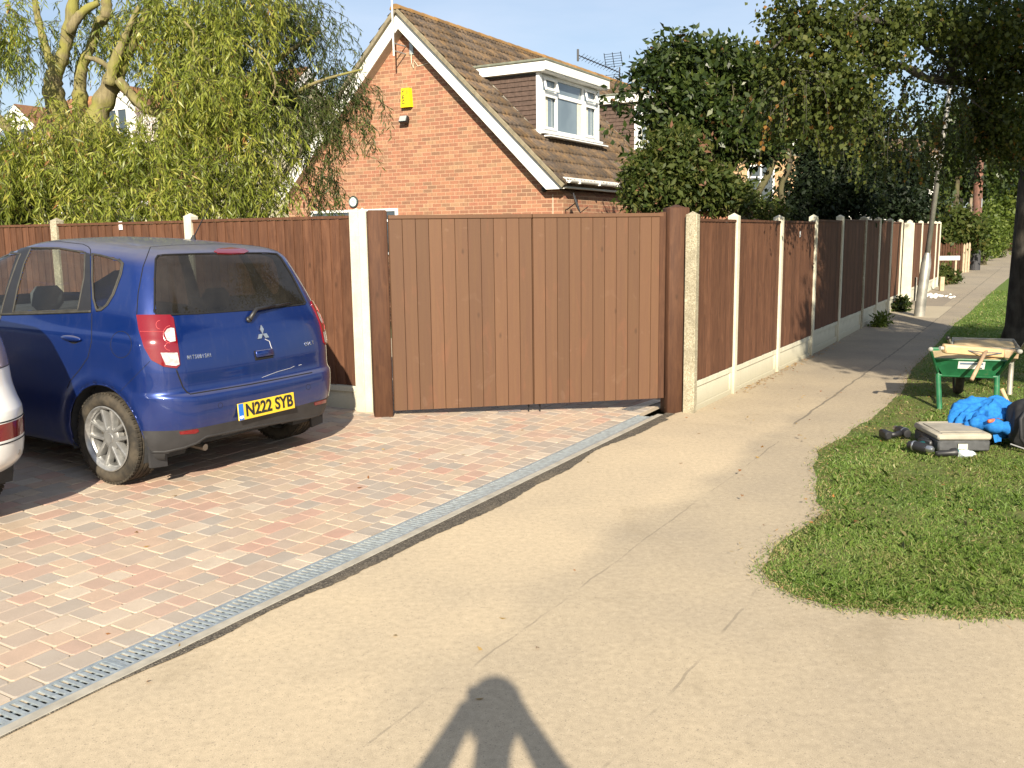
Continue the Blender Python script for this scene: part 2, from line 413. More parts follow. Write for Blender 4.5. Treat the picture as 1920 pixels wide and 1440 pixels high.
# block paved driveway: every block a bevelled solid, joints full of kiln dried sand
def driveway():
    k = NM('paving_blocks', .88, spec=.25); t = k.attr()
    c = k.ramp(t, [(0, (.27, .27, .235)), (.16, (.22, .225, .20)), (.17, (.37, .225, .165)), (.36, (.45, .215, .15)), (.37, (.40, .315, .215)), (.58, (.46, .37, .245)), (.59, (.37, .285, .21)), (.80, (.31, .26, .205)), (.81, (.43, .27, .18)), (.93, (.47, .33, .21)), (.94, (.50, .44, .33)), (1, (.52, .46, .34))], 'LINEAR'); c = k.mix(1.0, c, (.96, .93, .96), 'MULTIPLY')
    n1 = k.noise(k.gpos(), 9, 5, .6); n2 = k.noise(k.gpos(), 180, 3, .7); n3 = k.noise(k.gpos(), .9, 4)
    c = k.mix(.6, c, k.mix(1.0, c, k.ramp(n1, [(.3, .72), (.7, 1.28)]), 'MULTIPLY'))
    c = k.mix(.5, c, k.mix(1.0, c, k.ramp(n2, [(.3, .6), (.7, 1.4)]), 'MULTIPLY'))
    c = k.mix(k.ramp(n3, [(.35, .46), (.75, .70)]), c, (.45, .36, .285))
    k.col(c); k.bump(n2, .3, .003)
    ks = NM('joint_sand', .95); ks.col(ks.ramp(ks.noise(ks.gpos(), 60, 4), [(.3, (.33, .27, .19)), (.7, (.43, .355, .26))]))
    mb = MB(); r2 = random.Random(5); gap = .0030; bev = .0045; W = .158
    def blk(a0, a1, b0, b1, tint):
        # a along the drain direction, b uphill
        base = len(mb.v); P = []
        j = lambda: r2.uniform(-.0025, .0025)
        def wp(a, b, dz):
            q = DP+DD*a+DN*b; return Vector((float(q[0]), float(q[1]), float(drive_z(q[0], q[1]))+dz))
        zj = r2.uniform(-.0015, .0015)
        rc = .009
        def ring(m_, dz):
            A0, A1, B0, B1 = a0+m_+j(), a1-m_+j(), b0+m_+j(), b1-m_+j()
            return [wp(A0+rc, B0, dz), wp(A1-rc, B0, dz), wp(A1, B0+rc, dz), wp(A1, B1-rc, dz), wp(A1-rc, B1, dz), wp(A0+rc, B1, dz), wp(A0, B1-rc, dz), wp(A0, B0+rc, dz)]
        r0 = ring(gap/2, -.022); r1 = ring(gap/2, -.004+zj); r3 = ring(gap/2+bev, .0+zj)
        o = len(mb.v); mb.v += r0+r1+r3; n = 8
        for q in (0, 1):
            for i in range(n): mb.f.append([o+q*n+i, o+q*n+(i+1) % n, o+(q+1)*n+(i+1) % n, o+(q+1)*n+i]); mb.m.append(0); mb.t.append(tint)
        mb.f.append([o+2*n+i for i in range(n)]); mb.m.append(0); mb.t.append(tint)
    b0 = .222
    def visible(a, b):
        q = DP+DD*a+DN*b
        if q[1] < 2.2 or q[1] > 11.2: return False
        if q[0] > 1.42+(q[1]-8.85)*.12 and q[1] > 8.3: return False
        s = (q[0]+1.479)*.5+(q[1]-8.5)*.866   # beyond left fence
        if q[0] < -1.5 and s > .25: return False
        if q[1] > 9.6 and q[0] > -1.3: return False
        return q[0] > -q[1]*.56-2.6
    b = b0; row = 0; w = .126                     # rows run alongside the drain
    while b < 9:
        a = -8.6-r2.uniform(0, .2)
        while a < 2.6:
            Lb = r2.choice([.105, .13, .13, .165, .165, .205]) if row else r2.choice([.105, .13])
            if visible(a+Lb/2, b+w/2):
                tn = r2.choice([.02, .05, .08, .11, .14, .95, .97]) if row == 0 else r2.random()
                blk(a, a+Lb, b, b+w, tn)
            a += Lb
        b += w; row += 1
    # sand bed sheet just below the block tops
    c4 = [(-9, .16), (3, .16), (3, 9.5), (-9, 9.5)]; V = []
    for (a, bb) in c4:
        q = DP+DD*a+DN*bb; V.append((q[0], q[1], drive_z(q[0], q[1])-.0045))
    mb.mi = 1; mb.add(V, [(0, 1, 2, 3)])
    o = mb.build('driveway', [k.m, ks.m]); return tag(o, kind='structure')
driveway()

# drainage channel: concrete edging, galvanised slotted grate
def drain():
    e = empty('drainage_channel', (DP[0], DP[1], 0), math.atan2(DD[1], DD[0]), 'long galvanised slotted drain with concrete edging along the block paving', 'drain')
    mb = MB(); A0, A1 = -8.4, -.05
    mb.box(A0, A1+.1, .0, .058, -.05, .008, bev=.004); mb.build('concrete_edge', simple('channel_concrete', (.36, .33, .27), .9, var=.18, scale=14, bump=.3), e)
    k = NM('galvanised', .45, .35); n_ = k.noise(k.gpos(), 25, 5); k.col(k.ramp(n_, [(.3, (.28, .32, .34)), (.7, (.42, .47, .49))])); k.rough(k.ramp(n_, [(.3, .3), (.7, .5)]))
    M['galvanised'] = k.m
    mb = MB()
    mb.box(A0, A1, .060, .078, -.03, .004); mb.box(A0, A1, .196, .214, -.03, .004)
    x = A0
    while x < A1-.03:
        mb.box(x, x+.017, .078, .196, -.004, .003); x += .034
    mb.box(A0, A1, .130, .142, -.012, -.0045)
    x = A0+.5
    while x < A1:
        mb.box(x-.004, x+.012, .0785, .1955, -.0045, .0042); x += .5
    mb.build('grate', k.m, e)
    mb = MB(); mb.box(A0, A1, .0785, .1955, -.10, -.06); mb.build('channel_bed', simple('channel_dark', (.03, .03, .03), .9), e)
drain()
# short second channel just inside the gate
def drain2():
    Mx = frame((1.17, 8.93, .012), (.60, .80, 0))
    e = empty('drainage_channel', (1.17, 8.93, .012), math.atan2(.8, .6), 'short length of galvanised drain under the right end of the gate', 'drain')
    mb = MB(); mb.box(-.1, .55, -.06, .06, -.02, .004)
    x = -.09
    for i in range(16): mb.box(x+i*.038, x+i*.038+.018, -.05, .05, .004, .0055)
    mb.build('grate', M['steel'], e)
drain2()
# ------------------------------------------------------------------ fences and gate
def feather_panel(L_, z0, z1, seed, board=.105, wav=.006):
    """feather-edge panel in local X (along), +Y is the back; front face at y=0"""
    mb = MB(); r2 = random.Random(seed); x = 0.0; z1b = z1-.035
    while x < L_-.001:
        w = min(board*r2.uniform(.93, 1.05), L_-x)
        if L_-(x+w) < .04: w = L_-x
        mb.tv = r2.random(); zb = z0+r2.uniform(-wav, wav*.3)-.004; t0, t1 = .016, .006
        V = [(x, -t1, zb), (x+w, -t0, zb), (x+w, .004, zb), (x, .004, zb), (x, -t1, z1b), (x+w, -t0, z1b), (x+w, .004, z1b), (x, .004, z1b)]
        mb.add(V, [(0, 3, 2, 1), (4, 5, 6, 7), (0, 1, 5, 4), (1, 2, 6, 5), (2, 3, 7, 6), (3, 0, 4, 7)]); x += w
    return mb
def conc_post(w, d, h, z0=-.05):
    """concrete post with pyramid top; local origin front centre"""
    mb = MB(); mb.box(-w/2, w/2, -d*.35, d*.65, z0, h-.025, bev=.006)
    y0, y1 = -d*.35, d*.65; b = .004
    mb.add([(-w/2+b, y0+b, h-.029), (w/2-b, y0+b, h-.029), (w/2-b, y1-b, h-.029), (-w/2+b, y1-b, h-.029), (0, (y0+y1)/2, h+.004)], [(0, 1, 4), (1, 2, 4), (2, 3, 4), (3, 0, 4)])
    # slot recesses down both sides
    return mb
def build_fence(pts, tops, grav, zs, name, label, seed, oldpost=(), widths=None, mats=None, mind='fence_wood', label_posts=None):
    """pts: plan positions of posts, tops: panel top z per bay, grav: gravel board top z per bay"""
    e = empty(name, (pts[0][0], pts[0][1], zs[0]), 0, label, 'fence'); o0 = Vector((pts[0][0], pts[0][1], zs[0]))
    inv = Matrix.Translation(-o0)
    for i in range(len(pts)-1):
        a, b = Vector((*pts[i], 0)), Vector((*pts[i+1], 0)); d = (b-a); Ln = d.length; d.normalize()
        Mx = inv @ frame(a+d*.045, d); ln = Ln-.09
        mb = feather_panel(ln, grav[i], tops[i], seed*31+i)
        # back rails and capping
        mb2 = MB(); mb2.v = [Mx @ v for v in mb.v]; mb2.f = mb.f; mb2.m = mb.m; mb2.t = mb.t
        mb2.tv = .35; mb2.box(-.0, ln, -.024, .03, tops[i]-.033, tops[i]-.008, Mx)
        for zz in (grav[i]+.15, (grav[i]+tops[i])/2, tops[i]-.2): mb2.box(0, ln, .006, .05, zz-.03, zz+.03, Mx)
        mb2.build('panel', M[mind], e)
        g_ = MB(); z0 = min(zs[i], zs[i+1])-.06; zt = grav[i]-.012
        g_.box(0, ln, .004, .045, z0, zt, Mx)
        zl = zs[i]; fr = .012; ry0, ry1 = max(z0, grav[i]-.30), zt
        g_.box(0, ln, -.014, .0035, zt-.055, zt, Mx, bev=.004); g_.box(0, ln, -.014, .0035, ry0-.05, ry0+.055, Mx, bev=.004)
        g_.box(0, .05, -.014, .0035, ry0+.056, zt-.056, Mx); g_.box(ln-.05, ln, -.014, .0035, ry0+.056, zt-.056, Mx)
        g_.build('gravel_board', M['concrete_post'], e)
    for i, p in enumerate(pts):
        j = min(i, len(pts)-2); d = Vector((*pts[j+1], 0))-Vector((*pts[j], 0))
        w = (widths or {}).get(i, .095)
        top = max(tops[max(i-1, 0)], tops[min(i, len(tops)-1)])+.055
        Mx = inv @ frame((p[0], p[1], 0), d)
        mb = conc_post(w, .11, top, zs[i]-.15); mb.v = [Mx @ v for v in mb.v]
        o = mb.build('post', M['aggregate'] if i in oldpost else M['concrete_post'], e)
        if i in oldpost: o['label'] = 'weathered exposed aggregate post'
    return e
def fcol(x, y):                    # point on the fence line seen in column x
    P = pln(x, y, np.array([FN[0], FN[1], 0.]), [FP[0], FP[1], 0]); return P
cols = [(1297, 715), (1373, 685), (1455.3, 656), (1520, 620), (1570, 598), (1614, 580), (1641, 568), (1663.5, 557), (1683, 549), (1701, 540), (1722, 530), (1739, 522), (1750, 515), (1757, 510)]
fp = [fcol(*c)[:2] for c in cols]
n_ = len(fp)
tops = [1.842, 1.846, 1.852, 1.882, 1.905, 1.910, 1.905, 1.90, 1.90, 1.90, 1.90, 1.905, 1.91]
gravs = [.299, .290, .285, .34, .36, .37, .385, .40, .42, .44, .45, .46, .47]
zs_ = [0, 0, 0, 0, .02, .05, .07, .09, .10, .12, .14, .16, .18, .20]
fr = build_fence([tuple(p) for p in fp], tops, gravs, zs_, 'panel_fence', 'long brown panel fence with white concrete posts running up the path', 2, oldpost=(0, 5), widths={0: .09, 5: .11})
# small white delivery sticker on the third panel is part of it
def sticker(parent, P, d, w, h):
    mb = MB(); Mx = frame(Vector(P)-parent.location, d); mb.box(-w/2, w/2, -.0215, -.0185, -h/2, h/2, Mx); return mb.build('sticker', M['white_plastic'], parent)
q = pln(1497.5, 439, np.array([FN[0], FN[1], 0.]), [FP[0], FP[1], 0]); sticker(fr, q, (*FD, 0), .05, .075)

# left-hand fence
LP = [(-1.40, 8.56), (-3.20, 9.42), (-4.95, 10.27), (-6.7, 11.12), (-8.45, 11.97)]
lz = [drive_z(*p) for p in LP]
ltop = [1.905, 1.90, 1.90, 1.90]
fl = build_fence(LP[::-1], ltop[::-1], [lz[i]*.5+lz[i+1]*.5+.20 for i in range(4)][::-1], lz[::-1], 'panel_fence', 'brown feather-edge panel fence behind the blue hatchback', 9, oldpost=(2, 1), widths={4: .10})
q = np.array([-4.15, 9.86-.02, 0.]); q = pln(229, 423, np.array([.437, .899, 0.]), [*LP[1], 0]); sticker(fl, q, (.899, -.437, 0), .05, .085)
# second cream slotted post packed against the gate post
def spare_post():
    mb = conc_post(.075, .10, 1.90, 0); o = mb.build('concrete_post', M['concrete_post'])
    o.location = (-1.332, 8.52, drive_z(-1.33, 8.5)-.03); o.rotation_euler = (0, 0, R_(3))
    tag(o, 'slim cream concrete post between the end fence post and left gate post', 'post')
spare_post()

def gate_post(x, y, z, w, h, rz, label, flat=False):
    k = MB(); k.box(-w/2, w/2, -w/2, w/2, 0, h-.03, bev=.012)
    b = .014; k.add([(-w/2+.001, -w/2+b, h-.042), (-w/2+b, -w/2+.001, h-.042), (w/2-b, -w/2+.001, h-.042), (w/2-.001, -w/2+b, h-.042), (w/2-.001, w/2-b, h-.042), (w/2-b, w/2-.001, h-.042), (-w/2+b, w/2-.001, h-.042), (-w/2+.001, w/2-b, h-.042), (0, 0, h)],
          [(i, (i+1) % 8, 8) for i in range(8)])
    if flat: k.v[-1].z = h-.030
    # drying split down the face
    o = k.build('gate_post', M['post_wood'], angle=50); o.location = (x, y, z); o.rotation_euler = (0, 0, rz)
    return tag(o, label, 'gate post', 'wooden posts carrying the double gate')
GL = np.array([-1.095, 8.38]); GR = np.array([1.455, 8.87]); gd = (GR-GL)/np.hypot(*(GR-GL)); grz = math.atan2(gd[1], gd[0])
pl_c = GL-gd*.092; pr_c = GR+gd*.115
gate_post(pl_c[0], pl_c[1]+.03, drive_z(*pl_c)-.03, .172, 1.965-drive_z(*pl_c)+.03, grz, 'tall brown timber gate post left of the gate beside cream post', True)
gate_post(pr_c[0], pr_c[1]+.0, -.03, .20, 2.0, grz, 'brown timber gate post right of the gate beside speckled concrete post')
o_ = MB(); o_.box(-.03, .03, -.02, .05, .155, 1.93, bev=.004)
st = o_.build('door_stop', M['post_wood']); st.parent = [o for o in bpy.data.objects if o.name.startswith('gate_post')][1]; st.location = (-.135, 0, .0); st.rotation_euler = (0, 0, 0)
def gate_leaf(x0, x1, bw, label, seed):
    """one leaf, local X along the gate from the left gate post"""
    e = empty('gate_leaf', (GL[0]+gd[0]*x0, GL[1]+gd[1]*x0, .10), grz, label, 'gate', 'two leaves of the double gate')
    mb = MB(); r2 = random.Random(seed); x = .004; W = x1-x0-.008; z0, z1 = .025, 1.755; n = round(W/bw); w = W/n
    for i in range(n):
        mb.tv = r2.random(); g1 = .0007
        # tongue and groove board with V edges
        xa, xb = x+g1, x+w-g1; yy = r2.uniform(-.0008, .0008); c = .0024
        P = [(xa, -.006+yy), (xa+c, -.011+yy), (xb-c, -.011+yy), (xb, -.006+yy), (xb, .010), (xa, .010)]
        mb.add([(p[0], p[1], z0) for p in P]+[(p[0], p[1], z1) for p in P], [tuple(range(6))[::-1], tuple(range(6, 12))]+[(k, (k+1) % 6, 6+(k+1) % 6, 6+k) for k in range(6)])
        x += w
    mb.build('board_panel', M['gate_paint'], e)
    mb = MB(); mb.tv = .55
    mb.box(0, W+.008, -.022, .05, z1+.001, z1+.036, bev=.004)
    mb.box(.0, .09, .0105, .055, z0, z1, bev=.003); mb.box(W-.082, W+.008, .0105, .055, z0, z1, bev=.003)
    for zz in (.1, .85, 1.6): mb.box(.091, W-.083, .0105, .05, zz, zz+.12)
    mb.build('frame', M['gate_paint'], e)
    return e
gw = float(np.hypot(*(GR-GL))); gm = gw*.5085
g1 = gate_leaf(.012, gm-.002, .121, 'left leaf of the brown boarded gate', 4); g2 = gate_leaf(gm+.002, gw-.012, .112, 'right leaf of the brown boarded gate', 6)
for e, x in ((g1, gm-.045), (g2, .075)):
    mb = MB(); mb.tube([(x, .075, .5), (x, .075, -.005)], .009, 8); mb.tube([(x, .075, .10), (x, .075, -.065)], .0075, 8); mb.build('drop_bolt', M['black_metal'], e)
mb = MB(); mb.box(-.16, .06, -.03, .03, 0, .010, bev=.003)
o = mb.build('gate_stop', M['steel']); o.location = (0.02, 8.68, drive_z(.02, 8.68)+.002); o.rotation_euler = (0, 0, grz); tag(o, 'flat metal stop plate on the paving under the gate centre', 'gate stop')

def wide_post():
    P = pln(1699, 540, np.array([FN[0], FN[1], 0.]), [FP[0]+FN[0]*.13, FP[1]+FN[1]*.13, 0]); m = conc_post(.20, .11, 1.80, 0); o = m.build('concrete_post', M['concrete_post']); o.location = (P[0], P[1], gz(0, P[1])); o.rotation_euler = (0, 0, R_(-24)); tag(o, 'extra wide cream concrete post standing proud of the fence just before the lamp post', 'post')
wide_post()
# ------------------------------------------------------------------ houses
EV = np.array([.50194, .8649, 0.]); EB = np.array([.8649, -.50194, 0.]); HM = np.array([-2.2085, 19.8, 0.])
HMX = frame(HM, EB, EV)            # local x = b (towards the path), y = a (back), z up
def brick_mat(name, pal, mortar, bw=.225, bh=.075, axis='x'):
    """stretcher bond with a colour of its own for every brick; object coordinates"""
    k = NM(name, .88, spec=.25); X = k.sep(k.co()); N = k.n('NewGeometry')
    # pick the horizontal axis by the face normal so both walls read correctly
    tcn = k.sep(k.co('Normal')); ax = k.math('GREATER_THAN', k.math('ABSOLUTE', tcn[0]), .7)
    u = k.math('ADD', k.math('MULTIPLY', X[0], k.math('SUBTRACT', 1.0, ax)), k.math('MULTIPLY', X[1], ax))
    row = k.math('FLOOR', k.math('DIVIDE', X[2], bh)); odd = k.math('MODULO', k.math('ADD', row, 400.0), 2.0)
    uu = k.math('ADD', k.math('DIVIDE', u, bw), k.math('MULTIPLY', odd, .5)); cell = k.math('FLOOR', uu)
    fu = k.math('FRACT', k.math('ADD', uu, 100.0)); fv = k.math('FRACT', k.math('ADD', k.math('DIVIDE', X[2], bh), 100.0))
    w = k.n('TexWhiteNoise', noise_dimensions='3D'); k.l(k.comb(cell, row, ax), w.inputs['Vector'])
    c = k.ramp(w.outputs['Value'], pal, 'LINEAR')
    # darker band across some bricks (kiln bars)
    w2 = k.n('TexWhiteNoise', noise_dimensions='3D'); k.l(k.comb(row, cell, 3.0), w2.inputs['Vector'])
    band = k.math('LESS_THAN', k.math('ABSOLUTE', k.math('SUBTRACT', k.math('FRACT', k.math('ADD', k.math('MULTIPLY', fu, k.math('ADD', k.math('MULTIPLY', w2.outputs['Value'], 1.6), .7)), w.outputs['Value'])), .5)), .16)
    c = k.mix(k.math('MULTIPLY', band, k.math('MULTIPLY', w2.outputs['Value'], .38)), c, (.17, .085, .055))
    sm = k.noise(k.co(), 60, 3); c = k.mix(.45, c, k.mix(1.0, c, k.ramp(sm, [(.3, .65), (.7, 1.35)]), 'MULTIPLY'))
    c = k.mix(.16, c, (.27, .19, .14))
    mw = .0045/bw*1.1; mh = .0045/bh*1.1
    mu = k.math('LESS_THAN', k.math('MINIMUM', fu, k.math('SUBTRACT', 1.0, fu)), mw); mv = k.math('LESS_THAN', k.math('MINIMUM', fv, k.math('SUBTRACT', 1.0, fv)), mh)
    mo = k.math('MAXIMUM', mu, mv); c = k.mix(mo, c, mortar)
    big = k.noise(k.co(), .8, 4); c = k.mix(k.ramp(big, [(.45, 0.0), (.75, .15)]), c, (.32, .21, .11))
    k.col(c); k.bump(k.math('SUBTRACT', 1.0, mo), .4, .006); return k.m
M['brick_red'] = brick_mat('brick_red', [(0, (.25, .112, .066)), (.2, (.31, .125, .072)), (.4, (.36, .150, .086)), (.55, (.37, .190, .105)), (.68, (.21, .105, .062)), (.8, (.34, .130, .078)), (.92, (.39, .225, .125)), (1, (.19, .095, .058))], (.46, .31, .20))
M['brick_tan'] = brick_mat('brick_tan', [(0, (.40, .25, .12)), (.5, (.52, .35, .18)), (1, (.33, .2, .10))], (.5, .4, .28))
def tile_mat(name, base, dark, lichen, ch=.30, cw=.165, lich=.5):
    """interlocking concrete tiles: uses 'tint' per course tile and object coords for grime"""
    k = NM(name, .92, spec=.2); n1 = k.noise(k.co(), 3.0, 6, .65); n2 = k.noise(k.co(), 22, 5, .7); n3 = k.noise(k.co(), 60, 3, .7)
    c = k.mix(k.ramp(n2, [(.3, 0.0), (.7, 1.0)]), dark, base)
    c = k.mix(k.math('MULTIPLY', k.ramp(k.math('ADD', k.math('MULTIPLY', n1, .6), k.math('MULTIPLY', n2, .4)), [(.50-.1*lich, 0.0), (.62, 1.0)]), .8), c, lichen)
    c = k.mix(1.0, c, k.ramp(k.attr(), [(0, .72), (1, 1.22)]), 'MULTIPLY')
    c = k.mix(k.ramp(n3, [(.66, 0.0), (.72, .5)]), c, (.42, .40, .30))
    k.col(c); k.bump(n3, .3, .004); return k.m
M['tile'] = tile_mat('roof_tile', (.128, .100, .078), (.056, .044, .037), (.205, .125, .056))
M['tile_rust'] = tile_mat('roof_tile_rust', (.30, .16, .09), (.16, .09, .06), (.36, .17, .06))
M['ridge_tile'] = tile_mat('ridge_tile', (.24, .16, .09), (.14, .10, .06), (.38, .20, .055), lich=2.0)
M['hung_tile'] = simple('hung_tile', (.085, .055, .042), .85, var=.3, scale=12, bump=.4)
M['render_cream'] = simple('render_cream', (.60, .56, .40), .9, var=.06, scale=3, bump=.2)
M['render_white'] = simple('render_white', (.80, .79, .74), .9, var=.04, scale=3)
M['upvc'] = simple('upvc', (.82, .82, .80), .3, var=.02)
M['fascia'] = simple('fascia', (.80, .79, .74), .45, var=.04, scale=5)
M['mortar'] = simple('verge_mortar', (.21, .18, .12), .95, var=.25, scale=12, bump=.5)
M['felt'] = simple('roof_felt', (.16, .17, .13), .9, var=.25, scale=8, bump=.4)
def glass_mat(name, tint=(.10, .13, .15), rough=.02):
    k = NM(name, rough, spec=.9, coat=.3); k.col(tint); return k.m
M['glass'] = glass_mat('window_glass', (.045, .06, .07))
def tiled_slope(W, Ln, mat, name, parent, Mx, cw=.30, ch=.32, amp=.022, holes=None, seed=1):
    """W across (local x), Ln up the slope (local y), z normal; double-roman profile, stepped courses"""
    V = []; F = []; T = []; r2 = np.random.default_rng(seed); ncol = int(round(W/cw)); cw = W/ncol; nr = int(math.ceil(Ln/ch)); prof = [(0, 0), (.10, .55), (.22, 1), (.34, .55), (.44, 0), (.56, .1), (.66, .6), (.76, 1), (.86, .6), (.95, .05)]
    xs = []; zs = []
    for c in range(ncol):
        for (a, b) in prof: xs.append((c+a)*cw); zs.append(b*amp)
    xs.append(W); zs.append(0); nx = len(xs)
    for r in range(nr):
        y0 = r*ch; y1 = min((r+1)*ch, Ln)
        ro = len(V)
        for (y, dz) in ((y0, -.012), (y0, .046), (y1, .006)):
            for i in range(nx):
                c = i//len(prof); V.append((xs[i], y+(.004*math.sin(c*12.9+r*7.1) if dz > 0.02 else 0), dz+(zs[i] if dz > 0 else 0)+.003*math.sin(c*3.3+r*5.7)))
        for q in (0, 1):
            for i in range(nx-1):
                xm = (xs[i]+xs[i+1])/2; ym = (y0+y1)/2
                if holes and any(a <= xm <= b and c_ <= ym <= d_ for (a, b, c_, d_) in holes): continue
                F.append((ro+q*nx+i, ro+q*nx+i+1, ro+(q+1)*nx+i+1, ro+(q+1)*nx+i)); T.append(abs(math.sin((i//len(prof))*91.7+r*37.3)*43758.5) % 1.0)
    Vw = np.array([list(Mx @ Vector(v)) for v in V])
    return rawmesh(name, Vw, F, mat, parent, smooth=False, tint=T)

def window(parent, Mx, w, h, bars, mat_f=None, mat_g=None, t=.055, depth=.06, name='window'):
    """frame in local XZ plane facing -Y, origin bottom left. bars: list of (x0,x1,z0,z1) panes"""
    f = MB(); mat_f = mat_f or M['upvc']
    xs = sorted({0, w}); 
    f.box(0, w, -.0, depth, 0, t, Mx); f.box(0, w, 0, depth, h-t, h, Mx); f.box(0, t, .001, depth-.001, t, h-t, Mx); f.box(w-t, w, .001, depth-.001, t, h-t, Mx)
    for (a, b, c, d) in bars: f.box(a, b, .002, depth-.004, c, d, Mx)
    fo = f.build(name, mat_f, parent)
    g_ = MB(); g_.box(t*.5, w-t*.5, depth*.45, depth*.55, t*.5, h-t*.5, Mx); g_.build('pane', mat_g or M['glass'], fo)
    return fo
def main_house():
    e = empty('brick_house', HM, math.atan2(EB[1], EB[0]), 'red brick chalet bungalow with steep lichen-covered tile roof behind the gate', 'house')
    W2, zE, zA, LEN = 3.6, 2.60, 6.33, 13.0; k = .965
    Y0 = .22                                  # brick face stands back from the bargeboard
    w = MB()
    zt = lambda b: zA-.20-abs(b)*k
    P = [(-W2+.12, -.1), (W2-.02, -.1), (W2-.02, zE-.14), (0, zA-.20), (-W2+.12, zE-.14)]
    P = [(-3.45, -.1), (3.62, -.1), (3.62, 2.50), (.02, zA-.22), (-3.45, 2.56)]
    n = len(P); V = [(p[0], Y0, p[1]) for p in P]+[(p[0], LEN, p[1]) for p in P]
    w.add(V, [tuple(range(n)), tuple(range(n, 2*n))[::-1]]+[(i, (i+1) % n, n+(i+1) % n, n+i) for i in range(n)])
    w.build('wall', M['brick_red'], e)
    # bargeboards
    b = MB(); bw = .30
    for s in (1, -1):
        xe = 3.72 if s > 0 else -3.72; ze = zE+.02
        p0 = (0, zA-.05); sl = (zA-.05-(zE+.30))/3.5
        q = [(s*.0, zA-.04), (s*3.76, zA-.04-3.76*k), (s*3.76, zE-.02), (s*3.38, zE-.02), (s*.0, zA-.42)]
        pp = q if s > 0 else q[::-1]
        Mx = frame((0, 0, 0), (1, 0, 0), (0, 0, 1), (0, -1, 0))
        b.prism([(x, z) for x, z in pp], 0, .035, Mx @ Matrix.Translation((0, 0, -.0)))
    b.build('bargeboard', M['fascia'], e)
    s_ = MB()
    for s in (1, -1):                          # soffit
        a0 = (s*.0, zA-.415); a1 = (s*3.36, zE+.0)
        s_.add([(a0[0], .0, a0[1]), (a1[0], .0, a1[1]), (a1[0], Y0+.02, a1[1]), (a0[0], Y0+.02, a0[1])], [(0, 1, 2, 3)])
    s_.build('soffit', simple('soffit', (.55, .5, .42), .7), e)
    # roof slopes
    sl_len = math.hypot(3.92, 3.92*k)
    for s in (1, -1):
        if s > 0:
            Mx = frame((3.80, -.10, zA-.02-3.80*k), (0, 1, 0), (-1, 0, k))
            Mx = frame((3.80, -.10, zA-.02-3.80*k), (0, 1, 0), Vector((-1, 0, k)).normalized(), Vector((k, 0, 1)).normalized())
            holes = None
        else:
            Mx = frame((-3.80, LEN+.1, zA-.02-3.80*k), (0, -1, 0), Vector((1, 0, k)).normalized(), Vector((-k, 0, 1)).normalized())
        tiled_slope(LEN+.2, math.hypot(3.80, 3.80*k)-.05, M['tile'], 'roof', e, Mx, cw=.30, ch=.335, amp=.040, seed=3 if s > 0 else 4)
        v = MB(); v.box(-.02, .10, 0, math.hypot(3.8, 3.8*k)-.05, -.07, .012, Mx if s > 0 else frame((-3.80, -.10, zA-.02-3.80*k), (0, 1, 0), Vector((1, 0, k)).normalized(), Vector((-k, 0, 1)).normalized()), bev=.01)
        v.build('verge', M['mortar'], e)
    rd = MB(); y = -.12
    while y < LEN:
        T = []
        for i in range(9):
            t = math.pi*(.02+.96*i/8); T.append((.135*math.cos(t), .115*math.sin(t)))
        V = [(t[0], y, zA-.07+t[1]) for t in T]+[(t[0], y+.44, zA-.075+t[1]*.95) for t in T]; rd.tv = random.random()
        rd.add(V, [(i, i+1, 9+i+1, 9+i) for i in range(8)]+[tuple(range(9)), tuple(range(9, 18))]); y += .45
    rd.build('ridge', M['ridge_tile'], e)
    # gutter, fascia
    gt = MB(); xg = 3.88; zg = zE+.14
    pr = [(.058*math.cos(t), .058*math.sin(t)) for t in np.linspace(math.pi, 2*math.pi, 9)]+[(.052*math.cos(t), .052*math.sin(t)) for t in np.linspace(2*math.pi, math.pi, 9)]
    gt.prism([(p[0], p[1]) for p in pr], 0.0, LEN, frame((xg, -.06, zg), (1, 0, 0), (0, 0, 1), (0, 1, 0)) if False else Matrix(((1, 0, 0, xg), (0, 0, 1, -.06), (0, 1, 0, zg), (0, 0, 0, 1))))
    y = .3
    while y < LEN: gt.box(xg-.062, xg+.066, y, y+.03, zg-.064, zg+.012, None); y += .9
    gt.build('gutter', M['fascia'], e)
    fs = MB(); fs.box(3.72, 3.76, .0, LEN, zE+.0, zE+.20); fs.box(3.625, 3.719, .04, LEN, zE+.0, zE+.02); fs.build('fascia', M['fascia'], e)
    # dormers
    def dormer(a0, a1):
        d = empty('dormer', (0, 0, 0)); COLs = None; d.parent = e
        bf = 2.72; z0, z1 = 3.79, 4.93; zr = lambda b_: zA-.02-b_*k
        for aa in (a0, a1):
            c = MB(); s = -1 if aa == a0 else 1
            # cheek of hung tiles: stepped courses
            nrow = 12
            for i in range(nrow):
                za = z0+(z1-z0)*i/nrow-.05; zb = z0+(z1-z0)*(i+1)/nrow-.05+.01
                bmax = bf-.05; bmin = max((zA-.02-zb)/k-.15, 0)
                wv = 0
                x = bmax
                while x > bmin:
                    x2 = max(x-.165, bmin); c.tv = random.random()
                    oy = aa+s*.004; o1 = aa+s*.024
                    c.add([(x2+.002, oy, zb), (x-.002, oy, zb), (x-.002, o1, za+random.uniform(-.003, .003)), (x2+.002, o1, za), (x2+.002, oy-s*.02, za), (x-.002, oy-s*.02, za), (x-.002, oy-s*.02, zb), (x2+.002, oy-s*.02, zb)],
                          [(0, 1, 2, 3), (3, 2, 5, 4), (0, 3, 4, 7), (1, 6, 5, 2), (7, 6, 1, 0)]); x = x2
            c.build('hung_tiles', M['hung_tile'], d)
        core = MB(); b1 = (zA-.02-z1)/k
